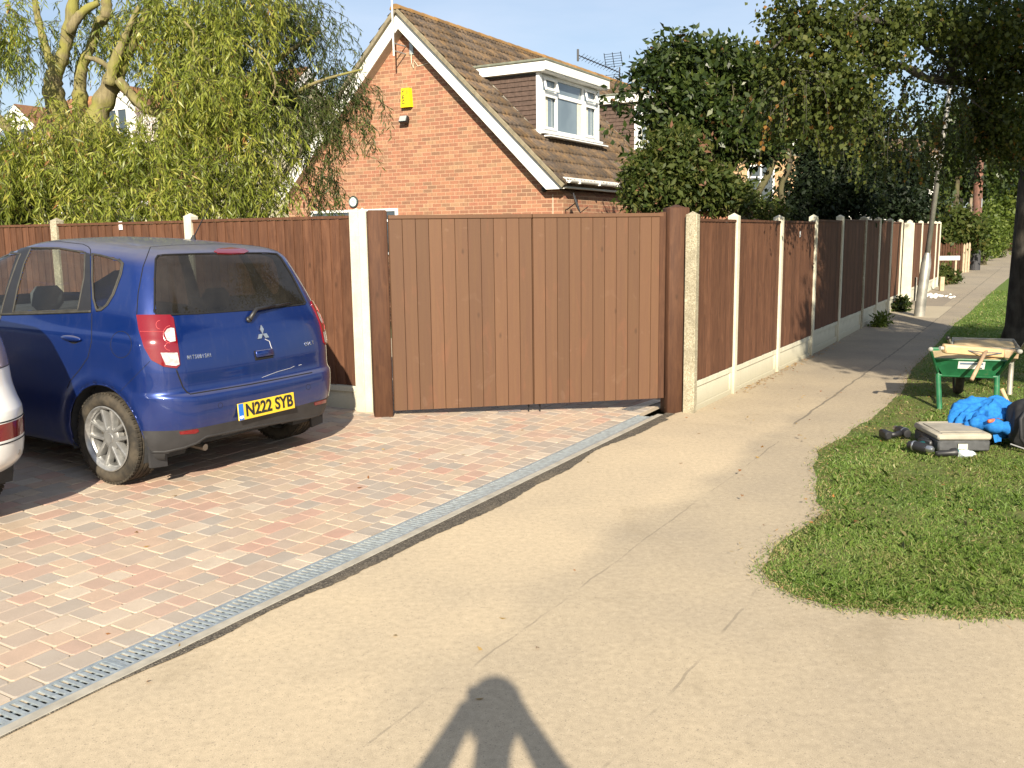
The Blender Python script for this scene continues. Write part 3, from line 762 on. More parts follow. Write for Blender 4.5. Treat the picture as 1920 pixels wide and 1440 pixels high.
        core.add([(bf-.03, a0+.01, z0-.25), (bf-.03, a1-.01, z0-.25), (bf-.03, a1-.01, z1), (bf-.03, a0+.01, z1), (b1, a0+.01, z1), (b1, a1-.01, z1)], [(0, 1, 2, 3), (3, 2, 5, 4), (0, 3, 4), (1, 5, 2)])
        core.build('core', simple('dormer_inside', (.10, .11, .12), .9), d)
        # flat roof with felt and kerb, white fascia
        r_ = MB(); bb = (zA-.02-(z1+.24))/k
        r_.box(bb-.2, bf+.24, a0-.17, a1+.17, z1+.185, z1+.235, bev=.012); r_.build('flat_roof', M['felt'], d)
        f_ = MB(); f_.box(bf+.20, bf+.235, a0-.14, a1+.14, z1+.02, z1+.184)
        for aa in (a0-.14, a1+.105): f_.box(bb+.05, bf+.199, aa, aa+.035, z1+.0, z1+.183)
        f_.box(b1, bf+.2, a0-.105, a1+.104, z1+.0, z1+.02); f_.build('fascia', M['fascia'], d)
        # timber corner boards + window
        cb = MB(); cb.box(bf-.04, bf+.03, a0-.035, a0+.09, z0-.06, z1); cb.build('corner_board', M['upvc'], d); cb = MB(); cb.box(bf-.04, bf+.03, a1-.09, a1+.035, z0-.06, z1); cb.build('corner_board', M['upvc'], d)
        wM = frame((bf+.012, a0+.10, z0), (0, 1, 0), (-1, 0, 0)) ; ww = a1-a0-.2; hh = z1-z0-.01
        t = .05; x1_ = ww*.255; x2_ = ww*.745; zt_ = hh*.69
        wf = MB()
        def B(x0, x1, zz0, zz1, y0=0, y1=.06): wf.box(x0, x1, y0, y1, zz0, zz1, wM)
        B(0, ww, 0, .07); B(0, ww, hh-.06, hh); B(0, .06, .07, hh-.06); B(ww-.06, ww, .07, hh-.06)
        B(x1_-.045, x1_+.045, .07, hh-.06, .002); B(x2_-.045, x2_+.045, .07, hh-.06, .002); B(.06, x1_-.045, zt_-.04, zt_+.04, .002, .058); B(x1_+.045, x2_-.045, zt_-.04, zt_+.04, .002, .058); B(x2_+.045, ww-.06, zt_-.04, zt_+.04, .002, .058)
        # opening lights: small top sashes ajar, side casements
        def sash(x0, x1, zz0, zz1, tilt):
            hz = zz1; Mh = wM @ Matrix.Translation((0, -.002, zz1)) @ Matrix.Rotation(tilt, 4, 'X')
            for (a, b, c_, d_) in ((x0, x1, -(zz1-zz0), -(zz1-zz0)+.045), (x0, x1, -.045, 0), (x0, x0+.045, -(zz1-zz0)+.045, -.045), (x1-.045, x1, -(zz1-zz0)+.045, -.045)): wf.box(a, b, -.03, .0, c_, d_, Mh)
        sash(.055, x1_-.035, zt_+.035, hh-.055, R_(-12)); sash(x2_+.035, ww-.055, zt_+.035, hh-.055, R_(-14)); sash(.055, x1_-.035, .065, zt_-.035, 0); sash(x2_+.035, ww-.055, .065, zt_-.035, 0)
        wo = wf.build('window', M['upvc'], d)
        gl = MB(); gl.box(.03, ww-.03, .03, .035, .03, hh-.03, wM)
        kk = NM('dormer_glass', .03, spec=.8); nn = kk.noise(kk.co(), .8, 3); kk.col(kk.ramp(nn, [(.4, (.13, .17, .20)), (.6, (.19, .24, .27))]))
        gl.build('pane', kk.m, wo)
        for (xa, xb) in ((.10, .30), (x2_-.26, x2_-.05), (x2_+.09, x2_+.28)):
            n_c = 14; cu = MB()
            V = []
            for i in range(n_c+1):
                x = xa+(xb-xa)*i/n_c; yy = .022+.004*math.cos(i*2.2)
                V += [(x, yy, .08), (x, yy, zt_-.04)]
            cu.add([Vector(v) for v in V], [(2*i, 2*i+2, 2*i+3, 2*i+1) for i in range(n_c)], wM)
            cu.build('curtain', bpy.data.materials.get('curtain') or simple('curtain', (.62, .58, .44), .8), wo)
        sl = MB(); sl.box(-.10, ww+.10, -.13, .05, -.045, .0, wM, bev=.006); sl.box(-.10, ww+.14, -.24, -.10, -.115, -.085, wM @ Matrix.Rotation(0, 4, 'X'), bev=.005); sl.build('sill', M['upvc'], d)
        fl_ = MB(); lo = []; hi_ = []      # stepped lead flashing up the near cheek
        for i in range(10):
            b_ = bf-.06-i*(bf-.06-b1)/9; lo.append((b_, zr(b_)+.03)); hi_.append((b_, zr(b_)+.085))
            if i < 9: hi_.append((b_-(bf-.06-b1)/9, zr(b_)+.085))
        fl_.prism(hi_+lo[::-1], 0, .02, Matrix(((1, 0, 0, 0), (0, 0, 1, a0-.028), (0, 1, 0, 0), (0, 0, 0, 1))))
        fl_.build('flashing', simple('flashing', (.42, .40, .34), .7), d)
        return d
    dormer(.93, 3.72); dormer(5.95+.05, 8.6)
    # alarm box
    al = MB(); cx, cz = .02, 4.57
    al.prism([(-.10, .19), (.10, .19), (.125, -.19), (-.125, -.19)], -.10, 0, frame((cx, Y0, cz), (1, 0, 0), (0, 0, 1), (0, -1, 0)) @ Matrix.Translation((0, 0, .10)))
    k_ = NM('alarm_yellow', .35); k_.col((.85, .66, .01)); ao = al.build('alarm_box', k_.m, e)
    def text(body, size, Mx, mat, parent, name='lettering', ext=.002, align='CENTER', bold=0.0):
        cu = bpy.data.curves.new(name, 'FONT'); cu.body = body; cu.size = size; cu.extrude = ext; cu.align_x = align; cu.align_y = 'CENTER'; cu.offset = bold
        o = bpy.data.objects.new(name, cu); COL.objects.link(o); dg = bpy.context.evaluated_depsgraph_get(); me = bpy.data.meshes.new_from_object(o.evaluated_get(dg))
        bpy.data.objects.remove(o); o = bpy.data.objects.new(name, me); COL.objects.link(o); me.materials.clear(); me.materials.append(mat); o.parent = parent; me.transform(Mx); return o
    globals()['text'] = text
    blk = M['black_plastic']
    for i, ch in enumerate('TEC'):
        text(ch, .11, frame((cx-.055, Y0-.1025, cz+.10-i*.095), (1, 0, 0), (0, 0, 1), (0, -1, 0)), blk, ao, bold=.003)
    lo = MB()
    for i in range(4): lo.box(cx+.01, cx+.075, Y0-.1035, Y0-.1005, cz+.14-i*.022, cz+.148-i*.022)
    lo.build('louvre', blk, ao)
    # floodlight
    fl = MB(); fx, fz = -.03, 4.13; Mf = frame((fx, Y0-.10, fz), (1, 0, 0), (0, 1, 0)) @ Matrix.Rotation(R_(-25), 4, 'X')
    fl.box(-.10, .10, -.05, .04, -.075, .075, Mf, bev=.012); fl.box(-.02, .02, .03, .11, -.02, .02, frame((fx, Y0-.10, fz-.05), (1, 0, 0))); fo = fl.build('floodlight', M['black_metal'], e)
    lf = MB(); lf.box(-.085, .085, -.054, -.05, -.06, .06, Mf); lf.build('lens', glass_mat('lamp_lens', (.35, .38, .36), .15), fo)
    # bracket mast at the apex with its cable
    ma = MB(); ma.tube([(.0, -.20, 5.35), (-.01, -.20, 7.6)], .018, 8); ma.build('mast', M['fascia'], e)
    br = MB(); br.tube([(0, -.2, 5.45), (0, Y0, 5.45)], .012); br.tube([(0, -.2, 5.60), (0, Y0, 5.60)], .012); br.box(.10, .20, Y0-.03, Y0-.001, 5.42, 5.78, None, bev=.008); br.build('bracket', M['galvanised'], e)
    cbm = simple('cable_cream', (.6, .55, .42), .5)
    ca = MB(); ca.tube([(.15, Y0-.03, 5.45), (.17, Y0-.05, 5.25), (.19, Y0-.02, 5.15), (.22, Y0-.03, 5.30), (.30, Y0-.01, 5.18), (.60, Y0-.01, 5.22), (.78, Y0-.01, 5.24)], .009, 6); ca.build('cable', cbm, e)
    ca = MB(); ca.tube([(3.40, Y0-.01, 2.5), (3.40, Y0-.01, .5)], .007, 6); ca.build('cable', cbm, e)
    cm = MB(); cm.lathe([(0, 0), (.055, 0), (.06, .02), (.05, .07), (.02, .09), (0, .09)], 16, frame((3.22, Y0, 2.60), (1, 0, 0), (0, 0, 1), (0, -1, 0))); cm.build('camera_dome', M['black_plastic'], e)
    # small outbuilding window head with white frame below the clock
    wm = frame((-2.75, Y0-.045, 1.35), (1, 0, 0)); window(e, wm, 2.42, .98, [(1.18, 1.24, .05, .93), (.05, 2.37, .70, .75)])
    # satellite dish beside the corner
    dM = frame((3.95, .05, 2.30), Vector((-.35, .90, .0)), None, Vector((.86, .33, .32)))
    ds = MB(); ds.lathe([(0.0, .0), (.07, .004), (.14, .016), (.20, .034), (.205, .039), (.20, .042), (.14, .024), (0, .008)], 24, dM); do = ds.build('satellite_dish', simple('dish_grey', (.06, .06, .06), .5), e, smooth=True)
    ar = MB(); ar.tube([dM @ Vector((0, -.2, .03)), dM @ Vector((0, -.14, .22))], .008); ar.tube([(3.95, .05, 2.30), (3.78, .08, 2.2), (3.63, .3, 2.2)], .012); ar.build('arm', M['black_metal'], do)
    # TV aerial on the ridge
    ae = MB(); ay = 11.2; ae.tube([(0, ay, zA-.3), (0, ay, 6.78)], .02, 8); pt = Vector((0, ay, 6.62))
    dv = Vector((0, -1, .02)); ae.tube([pt, pt+dv*2.9], .012, 6)
    for i in range(13):
        c_ = pt+dv*(.15+i*.21)
        ae.tube([c_+Vector((-.10, 0, .07)), c_+Vector((.10, 0, -.07))], .006, 4); ae.tube([c_+Vector((-.10, 0, -.07)), c_+Vector((.10, 0, .07))], .006, 4)
    for s in (1, -1):
        for i in range(6):
            q0 = pt+Vector((0, -.25+.0, 0))+Vector((0, -.15, s*.12+.0))+Vector((0, .06*i*-.4, s*.07*i)); ae.tube([q0+Vector((-.28, 0, 0)), q0+Vector((.28, 0, 0))], .007, 4)
        for x in (-.27, .27, 0): ae.tube([pt+Vector((x, -.4, s*.1)), pt+Vector((x, -.56, s*.50))], .012, 5)
    e2 = pt+dv*2.9; ae.tube([e2+Vector((0, 0, .16)), e2+Vector((0, 0, -.16))], .03, 6)
    ae.build('tv_aerial', M['black_metal'], e)
    return e
house = main_house()
# wall clock hangs on the gable
def clock():
    P = HMX @ Vector((-1.52, .19, 2.50)); e = empty('wall_clock', P, math.atan2(EB[1], EB[0]), 'small round clock with dark rim hung on the brick gable', 'clock')
    Mx = frame((0, 0, 0), (1, 0, 0), (0, 0, 1), (0, -1, 0))
    a = MB(); a.lathe([(.0, -.02), (.125, -.02), (.13, .0), (.115, .025), (.10, .012), (.098, .012)], 28, Mx); a.build('rim', simple('clock_rim', (.03, .05, .05), .5), e)
    a = MB(); a.lathe([(.0, .010), (.0985, .010)], 28, Mx); a.mi = 1
    for i in range(12): a.box(-.003, .003, .078, .092, .009, .012, Mx @ Matrix.Rotation(i*math.pi/6, 4, 'Z'))
    fo = a.build('face', [simple('clock_face', (.62, .72, .68), .5, var=.03), M['black_plastic']], e)
    a = MB()
    a.box(-.004, .004, -.01, .072, .013, .015, Mx); a.build('minute_hand', M['black_plastic'], fo)
    a = MB(); a.box(-.005, .005, -.01, .05, .016, .018, Mx @ Matrix.Rotation(R_(-100), 4, 'Z')); a.build('hour_hand', M['black_plastic'], fo)
clock()
# ------------------------------------------------------------------ cars
def inpoly(px, py, poly):
    px = np.asarray(px); py = np.asarray(py); ins = np.zeros(px.shape, bool); n = len(poly); j = n-1
    for i in range(n):
        xi, yi = poly[i]; xj, yj = poly[j]
        if yi != yj:
            c = ((yi > py) != (yj > py)) & (px < (xj-xi)*(py-yi)/(yj-yi)+xi); ins ^= c
        j = i
    return ins
def car_shell(levels, arch, n=(34, 20, 190, 16, 20), nz=84, tire_r=.335, wb=2.5, front_bulge=.17):
    """closed plan contours stacked by height -> (rows, cols, 3) grid, cols run rear-centre, left side, nose, right side"""
    Lv = np.array(levels, float)                 # z, w, yr, yf, rc, fc
    s = np.zeros(len(Lv)); s[1:] = np.cumsum(np.hypot(np.diff(Lv[:, 0]), np.diff(Lv[:, 1])*.9+np.diff(Lv[:, 2])*.3))
    t = np.linspace(0, s[-1], nz)
    # keep original levels exactly
    t = np.unique(np.concatenate([t, s])); t = np.delete(t, np.where(np.diff(t) < 1e-3)[0]+1) if np.any(np.diff(t) < 1e-3) else t
    def interp(col):                             # smooth (Catmull-like) via piecewise cubic with limited tangents
        y = Lv[:, col]; m = np.gradient(y, s); out_ = np.interp(t, s, y)
        k = np.clip(np.searchsorted(s, t, side='right')-1, 0, len(s)-2); h = s[k+1]-s[k]; u = (t-s[k])/h
        d = (y[k+1]-y[k])/h
        m0, m1 = m[k], m[k+1]; same = (m0*d <= 0); m0 = np.where(same, 0, m0); same = (m1*d <= 0); m1 = np.where(same, 0, m1)
        lim = 3*np.abs(d); m0 = np.clip(m0, -lim, lim); m1 = np.clip(m1, -lim, lim)
        return (2*u**3-3*u**2+1)*y[k]+(u**3-2*u**2+u)*h*m0+(-2*u**3+3*u**2)*y[k+1]+(u**3-u**2)*h*m1
    Z, W, YR, YF, RC, FC = [interp(i) for i in range(6)]
    rows = []
    for z, w, yr, yf, rc, fc in zip(Z, W, YR, YF, RC, FC):
        w = max(w, 1e-4); rc = min(rc, w*.98); fc = min(fc, w*.98); P = []
        for i in range(n[0]): P.append((-(w-rc)*i/n[0], yr))
        for i in range(n[1]):
            a = math.pi/2*i/n[1]; P.append((-(w-rc)-rc*math.sin(a), yr+rc-rc*math.cos(a)))
        for i in range(n[2]): P.append((-w, yr+rc+(yf-fc-yr-rc)*i/n[2]))
        for i in range(n[3]):
            a = math.pi/2*i/n[3]; P.append((-(w-fc)-fc*math.cos(a), yf-fc+fc*math.sin(a)))
        for i in range(n[4]+1): P.append((-(w-fc)*(1-i/n[4]), yf))
        P = np.array(P); x, y = P[:, 0], P[:, 1]
        q = (x/w)**2
        y = y+.055*q*np.clip((yr+.7-y)/.7, 0, 1)-front_bulge*q*np.clip((y-(yf-.9))/.9, 0, 1)
        x = x*(1-.022*((y-1.0)/1.6)**2*np.clip(1-0*z, 0, 1))
        zz = np.full_like(x, z)
        if z > 1.0: zz = zz-(z-1.0)/.5*arch*np.clip((.9-y), -1.2, 2)**2
        for yc in (0.0, wb):
            r = np.hypot(y-yc, zz-.30); b = .016*np.exp(-((r-.375)/.05)**2)*np.clip(-x/w, 0, 1)**6
            x = x-b
        rows.append(np.stack([x, y, zz], 1))
    G = np.array(rows); nc = G.shape[1]
    Rm = G[:, 1:-1][:, ::-1].copy(); Rm[:, :, 0] *= -1
    return np.concatenate([G, Rm], 1)

def build_car(e, Mcar, G, paint, spec):
    """splits the shell into body parts; spec: dict of regions. returns helper functions"""
    nr, nc = G.shape[:2]; V = G.reshape(-1, 3)
    # snap vertices on to the wheel arch circle
    ra = spec.get('arch_r', .345)
    for yc in (0.0, spec.get('wb', 2.5)):
        d = V[:, [1, 2]]-np.array([yc, spec.get('arch_z', .30)]); r = np.hypot(d[:, 0], d[:, 1]); m = (np.abs(r-ra) < .012) & (np.abs(V[:, 0]) > .5) & (V[:, 2] < .9)
        k = (ra/np.maximum(r, 1e-6))[m]; V[m, 1] = yc+d[m, 0]*k; V[m, 2] = spec.get('arch_z', .30)+d[m, 1]*k
    I = np.arange(nr*nc).reshape(nr, nc); F = np.stack([I[:-1], np.roll(I, -1, 1)[:-1], np.roll(I, -1, 1)[1:], I[1:]], -1).reshape(-1, 4)[:, ::-1]
    C = V[F].mean(1); Nn = np.cross(V[F[:, 1]]-V[F[:, 0]], V[F[:, 3]]-V[F[:, 0]]); Nn /= np.maximum(np.linalg.norm(Nn, axis=1, keepdims=True), 1e-9)
    bvh = BVHTree.FromPolygons([tuple(v) for v in V], [tuple(int(i) for i in f) for f in F])
    Mi = Mcar.inverted()
    A = np.array(Mcar)
    def px_of(P, mirror=True):
        P = np.array(P, float).reshape(-1, 3).copy()
        if mirror: P[:, 0] = -np.abs(P[:, 0])
        return topx(P@A[:3, :3].T+A[:3, 3])
    def hit(px, py, off=0.0):
        o = Mi @ Vector(CC); d = (Mi.to_3x3() @ Vector(ray(px, py))).normalized(); loc, nrm, i, dist = bvh.ray_cast(o, d)
        if loc is None: return None
        if nrm.dot(d) > 0: nrm = -nrm
        return loc+nrm*off, nrm
    # classify
    reg = np.zeros(len(F), int); names = ['body']
    used = np.zeros(len(F), bool)
    for i, (nm, fn) in enumerate(spec['regions']):
        m = fn(C, Nn, px_of) & ~used; used |= m; reg[m] = i+1; names.append(nm)
    # wheel openings and underside cut
    cut = np.zeros(len(F), bool)
    for yc in (0.0, spec.get('wb', 2.5)):
        cut |= (np.hypot(C[:, 1]-yc, C[:, 2]-spec.get('arch_z', .30)) < ra) & (np.abs(C[:, 0]) > .5) & (C[:, 2] < .9)
    # global smooth vertex normals so splits stay seamless
    vn = np.zeros_like(V); 
    for k in range(4): np.add.at(vn, F[:, k], Nn)
    vn /= np.maximum(np.linalg.norm(vn, axis=1, keepdims=True), 1e-9)
    if (vn*(V-V.mean(0))).sum() < 0: F = F[:, ::-1]; vn = -vn
    objs = {}
    for i, nm in enumerate(names):
        m = (reg == i) & ~cut
        if nm.startswith('_') or not m.any(): continue
        for side in ((-1, 1) if nm in spec.get('sided', ()) else (0,)):
            mm = m & ((C[:, 0]*side > 0) if side else True)
            f = F[mm]; u, inv = np.unique(f, return_inverse=True)
            o = rawmesh(nm, V[u], inv.reshape(-1, 4), spec['mats'].get(nm, paint), e, smooth=True)
            try: o.data.normals_split_custom_set_from_vertices([tuple(x) for x in vn[u]])
            except Exception as ex: print('normals', ex)
            objs.setdefault(nm, []).append(o)
    def patch(poly, off, name, mat, parent, mirror=False, step=3.0, only_mirror=False, thick=0.0):
        pts = [Vector(p) for p in poly]; n = len(pts)
        bd = []
        for i in range(n):
            a, b = pts[i], pts[(i+1) % n]; k = max(1, int((b-a).length/step))
            for j in range(k): bd.append(a+(b-a)*j/k)
        xs = [p[0] for p in bd]; ys = [p[1] for p in bd]; inner = []
        gx = np.arange(min(xs), max(xs), step); gy = np.arange(min(ys), max(ys), step)
        if len(gx)*len(gy):
            XX, YY = np.meshgrid(gx, gy); XX = XX.ravel(); YY = YY.ravel(); m = inpoly(XX, YY, [tuple(p) for p in bd])
            B = np.array([tuple(p) for p in bd])
            for x, y in zip(XX[m], YY[m]):
                if np.min(np.hypot(B[:, 0]-x, B[:, 1]-y)) > step*.5: inner.append(Vector((x, y)))
        nb = len(bd); vs, ed, fa, *_ = mgeo.delaunay_2d_cdt(bd+inner, [(i, (i+1) % nb) for i in range(nb)], [], 1, 1e-5)
        P3 = []; 
        for v in vs:
            h = hit(v[0], v[1], off)
            if h is None:
                # slide back towards the centroid until the shell is hit
                c0 = Vector((float(np.mean(xs)), float(np.mean(ys)))); h = None
                for q in np.linspace(0, 1, 40):
                    w_ = Vector(v[:2]).lerp(c0, q); h = hit(w_[0], w_[1], off)
                    if h: break
            P3.append((h[0], h[1]))
        outs = []
        for sgn in ([-1] if only_mirror else ([1, -1] if mirror else [1])):
            mb = MB(); V_ = [(p[0][0]*sgn, p[0][1], p[0][2]) for p in P3]; mb.add(V_, [tuple(f) for f in fa])
            if thick:
                nb_ = len(V_); 
                mb.add([(p[0][0]*sgn-p[1][0]*sgn*thick, p[0][1]-p[1][1]*thick, p[0][2]-p[1][2]*thick) for p in P3], [])
                cnt = {}
                for f in fa:
                    for a, b in zip(f, list(f[1:])+[f[0]]): cnt[(a, b)] = 1
                for (a, b) in list(cnt):
                    if (b, a) not in cnt: mb.f.append([a, b, nb_+b, nb_+a]); mb.m.append(0); mb.t.append(.5)
            outs.append(mb.build(name, mat, parent, angle=40))
        return outs
    def line(pts, r, name, mat, parent, off=0.0, mirror=False, close=False, step=4.0, mb=None, only=None):
        pts = [Vector(p) for p in pts]
        if close: pts = pts+[pts[0]]
        dense = []
        for a, b in zip(pts[:-1], pts[1:]):
            k = max(1, int((b-a).length/step))
            for j in range(k): dense.append(a.lerp(b, j/k))
        dense.append(pts[-1]); P3 = [h[0] for h in (hit(p[0], p[1], off) for p in dense) if h]
        sg = [1, -1] if mirror else [1]; res = []
        for s_ in sg:
            m_ = mb or MB(); m_.tube([(p[0]*s_, p[1], p[2]) for p in P3], r, 6)
            if mb is None: res.append(m_.build(name, mat, parent, smooth=True))
        return res
    return dict(objs=objs, hit=hit, patch=patch, line=line, bvh=bvh, px_of=px_of)

def wheel(parent, x, y, z, R, rimR, wd, side, rimmat, tyremat, twin=True):
    """wheel centred on x,y,z (x = tyre centre plane), outer face towards side"""
    w = empty('wheel', (x, y, z)); w.parent = parent
    Mx = Matrix(((0, 0, side, 0), (side, 0, 0, 0), (0, 1, 0, 0), (0, 0, 0, 1)))      # local Z -> outward x
    h = wd/2; r = rimR
    prof = [(r-.004, h-.022), (r+.004, h-.010), (r+.015, h-.002), (r+.035, h+.004), (R-.035, h+.002), (R-.016, h-.008), (R-.005, h-.022), (R-.001, h-.034)]
    g_ = []
    for gx in (.055, .018, -.018, -.055): g_ += [(R, gx+.006), (R-.007, gx+.004), (R-.007, gx-.004), (R, gx-.006)]
    prof = prof+g_+[(R-.001, -h+.034), (R-.005, -h+.022), (R-.016, -h+.008), (R-.035, -h-.002), (r+.02, -h+.0), (r-.004, -h+.02)]
    t = MB(); t.lathe(prof, 72, Mx); n = 64
    for i in range(n):                           # shoulder tread blocks
        a = 2*math.pi*i/n
        for (z0, z1) in ((h-.036, h-.012), (-h+.012, -h+.036)):
            Mt = Mx @ Matrix.Rotation(a, 4, 'Z'); t.box(R-.010, R+.0025, -.0085, .0085, z0, z1, Mt)
    t.build('tyre', tyremat, w, angle=40)
    m = MB(); m.lathe([(r-.004, -h+.02), (r-.012, -h+.03), (r-.03, -.03), (r-.028, h-.045), (r-.010, h-.030), (r-.001, h-.014), (r+.003, h-.004), (r-.004, h-.001), (r-.012, h-.008), (r-.020, h-.03)], 60, Mx)
    zf = h-.022
    m.lathe([(0, zf-.004), (.030, zf-.004), (.034, zf-.010), (.062, zf-.012), (.075, zf-.022), (.078, zf-.06), (.0, zf-.06)], 40, Mx)
    for i in range(5):
        for s in (1, -1):
            a = 2*math.pi*i/5+math.pi/2+.1
            b = s*R_(14); c0, c1 = s*.026, (r-.012)*math.sin(b); x0, x1 = .052, (r-.012)*math.cos(b); wa, wb_ = .012, .0145
            P = [(x0, c0-wa), (x1, c1-wb_), (x1, c1+wb_), (x0, c0+wa)]
            Mt = Mx @ Matrix.Rotation(a, 4, 'Z'); o = len(m.v)
            V = [(p[0], p[1], zf-.052) for p in P]+[(P[0][0], P[0][1], zf-.016), (P[1][0], P[1][1], zf-.012), (P[2][0], P[2][1], zf-.012), (P[3][0], P[3][1], zf-.016)]
            V += [(P[0][0], P[0][1]+.006, zf-.006), (P[1][0], P[1][1]+.007, zf-.002), (P[2][0], P[2][1]-.007, zf-.002), (P[3][0], P[3][1]-.006, zf-.006)]
            m.add(V, [(0, 3, 2, 1), (0, 1, 5, 4), (1, 2, 6, 5), (2, 3, 7, 6), (3, 0, 4, 7), (4, 5, 9, 8), (6, 7, 11, 10), (8, 9, 10, 11), (5, 6, 10, 9), (7, 4, 8, 11)], Mt)
        Mt = Mx @ Matrix.Rotation(2*math.pi*i/5+math.pi/2+.1+math.pi/5, 4, 'Z'); m.lathe([(0, zf-.010), (.008, zf-.010), (.009, zf-.02)], 8, Mt @ Matrix.Translation((.05, 0, 0)))
    ro = m.build('rim', rimmat, w, angle=35)
    d = MB(); d.lathe([(0, -.005), (r-.055, -.005), (r-.055, .012), (0, .012)], 40, Mx); d.build('brake_disc', M['disc'], w)
    d = MB(); d.lathe([(0, -.03), (r-.03, -.03)], 30, Mx); d.build('hub', M['black_metal'], w)
    return w
M['disc'] = simple('brake_disc', (.30, .28, .25), .4, .8, var=.2)
k = NM('tyre', .85, spec=.3); n1 = k.noise(k.co(), 14, 5); k.col(k.ramp(n1, [(.35, (.022, .020, .017)), (.7, (.075, .062, .045))])); k.bump(k.noise(k.co(), 90, 3), .2, .003); M['tyre'] = k.m
k = NM('alloy', .34, .55); n1 = k.noise(k.co(), 18, 4); k.col(k.ramp(n1, [(.35, (.24, .24, .238)), (.7, (.40, .40, .39))])); M['alloy'] = k.m
def paint_mat(name, base, dust, metal=.35, rough=.33, amount=.9, flake=None):
    k = NM(name, rough, metal, .5, 1.0); k.b.inputs['Coat Roughness'].default_value = .06
    g = k.n('NewGeometry'); nz_ = k.sep(g.outputs['Normal'])[2]; nn = k.noise(k.co(), 4, 6, .65); n2 = k.noise(k.co(), 80, 3, .7)
    up = k.math('MULTIPLY', k.ramp(nz_, [(.45, 0.0), (.96, 1.0)]), k.ramp(nn, [(.25, .65), (.75, 1.0)]))
    lo = k.math('MULTIPLY', k.ramp(k.math('MULTIPLY', k.sep(k.co())[2], 1.0), [(.35, .34), (.8, .10)]), k.ramp(nn, [(.35, .2), (.75, 1.0)]))
    st = k.noise(k.mapv(k.co(), (28, 28, 1.6)), 1.0, 4, .6); rear = k.math('LESS_THAN', k.sep(g.outputs['Normal'])[1], -.1)
    lo = k.math('ADD', lo, k.math('MULTIPLY', k.ramp(st, [(.55, 0.0), (.75, .16)]), rear))
    d = k.math('MULTIPLY', k.math('MAXIMUM', k.math('MULTIPLY', up, 1.75), lo), amount, clamp=True)
    sp = k.ramp(n2, [(.4, .85), (.7, 1.15)])
    c = k.mix(d, base, dust); k.col(k.mix(1.0, c, sp, 'MULTIPLY') if False else c)
    k.rough(k.math('ADD', k.math('MULTIPLY', d, .45), rough)); k.l(k.math('SUBTRACT', 1.0, k.math('MULTIPLY', d, .85)), k.b.inputs['Coat Weight'])
    k.l(k.math('MULTIPLY', k.math('SUBTRACT', 1.0, d), metal), k.b.inputs['Metallic'])
    return k.m
M['blue_paint'] = paint_mat('blue_paint', (.002, .023, .155), (.17, .155, .15), metal=.5, rough=.28, amount=.45)
M['white_paint'] = paint_mat('white_paint', (.74, .74, .72), (.45, .42, .36), metal=0.0, rough=.3, amount=.35)
def car_glass(name, alpha, tint):
    """thin clear sheet: see through with a Schlick reflection that works from both sides"""
    k = NM(name); t = k.nt; t.nodes.remove(k.b); tr = k.n('BsdfTransparent'); tr.inputs[0].default_value = (*tint, 1); gl = k.n('BsdfGlossy'); gl.inputs['Roughness'].default_value = .015; df = k.n('BsdfDiffuse'); df.inputs[0].default_value = (.30, .27, .23, 1)
    g = k.n('NewGeometry'); d = k.n('VectorMath', operation='DOT_PRODUCT'); k.l(g.outputs['Normal'], d.inputs[0]); k.l(g.outputs['Incoming'], d.inputs[1])
    f = k.math('ADD', k.math('MULTIPLY', k.math('POWER', k.math('SUBTRACT', 1.0, k.math('ABSOLUTE', d.outputs['Value'])), 5.0), .92), .055)
    m1 = k.n('MixShader'); m2 = k.n('MixShader'); k.l(f, m1.inputs[0]); k.l(tr.outputs[0], m1.inputs[1]); k.l(gl.outputs[0], m1.inputs[2]); dn = k.noise(k.co(), 3.0, 6, .7)
    k.l(k.math('MULTIPLY', k.ramp(dn, [(.3, .4), (.75, 1.6)]), alpha), m2.inputs[0]); k.l(m1.outputs[0], m2.inputs[1]); k.l(df.outputs[0], m2.inputs[2]); k.l(m2.outputs[0], k.out.inputs[0]); return k.m
M['side_glass'] = car_glass('side_glass', .035, (.80, .84, .82)); M['rear_glass'] = car_glass('rear_glass', .055, (.10, .105, .105))
k = NM('red_lens', .12, spec=.6, coat=.8); k.col((.16, .002, .005)); M['red_lens'] = k.m
k = NM('clear_lens', .15, .3, spec=.6, coat=.6); n1 = k.noise(k.co(), 40, 3); k.col(k.ramp(n1, [(.4, (.42, .40, .38)), (.65, (.75, .74, .72))])); M['clear_lens'] = k.m
M['trim'] = simple('bumper_plastic', (.030, .030, .032), .55, var=.25, scale=8, bump=.1)
M['rubber'] = simple('rubber', (.035, .033, .028), .7, var=.3)
M['gap'] = simple('panel_gap', (.004, .004, .006), .9)
M['interior'] = simple('interior', (.035, .036, .038), .9)
k = NM('seat', .85); k.col((.06, .065, .07)); M['seat'] = k.m

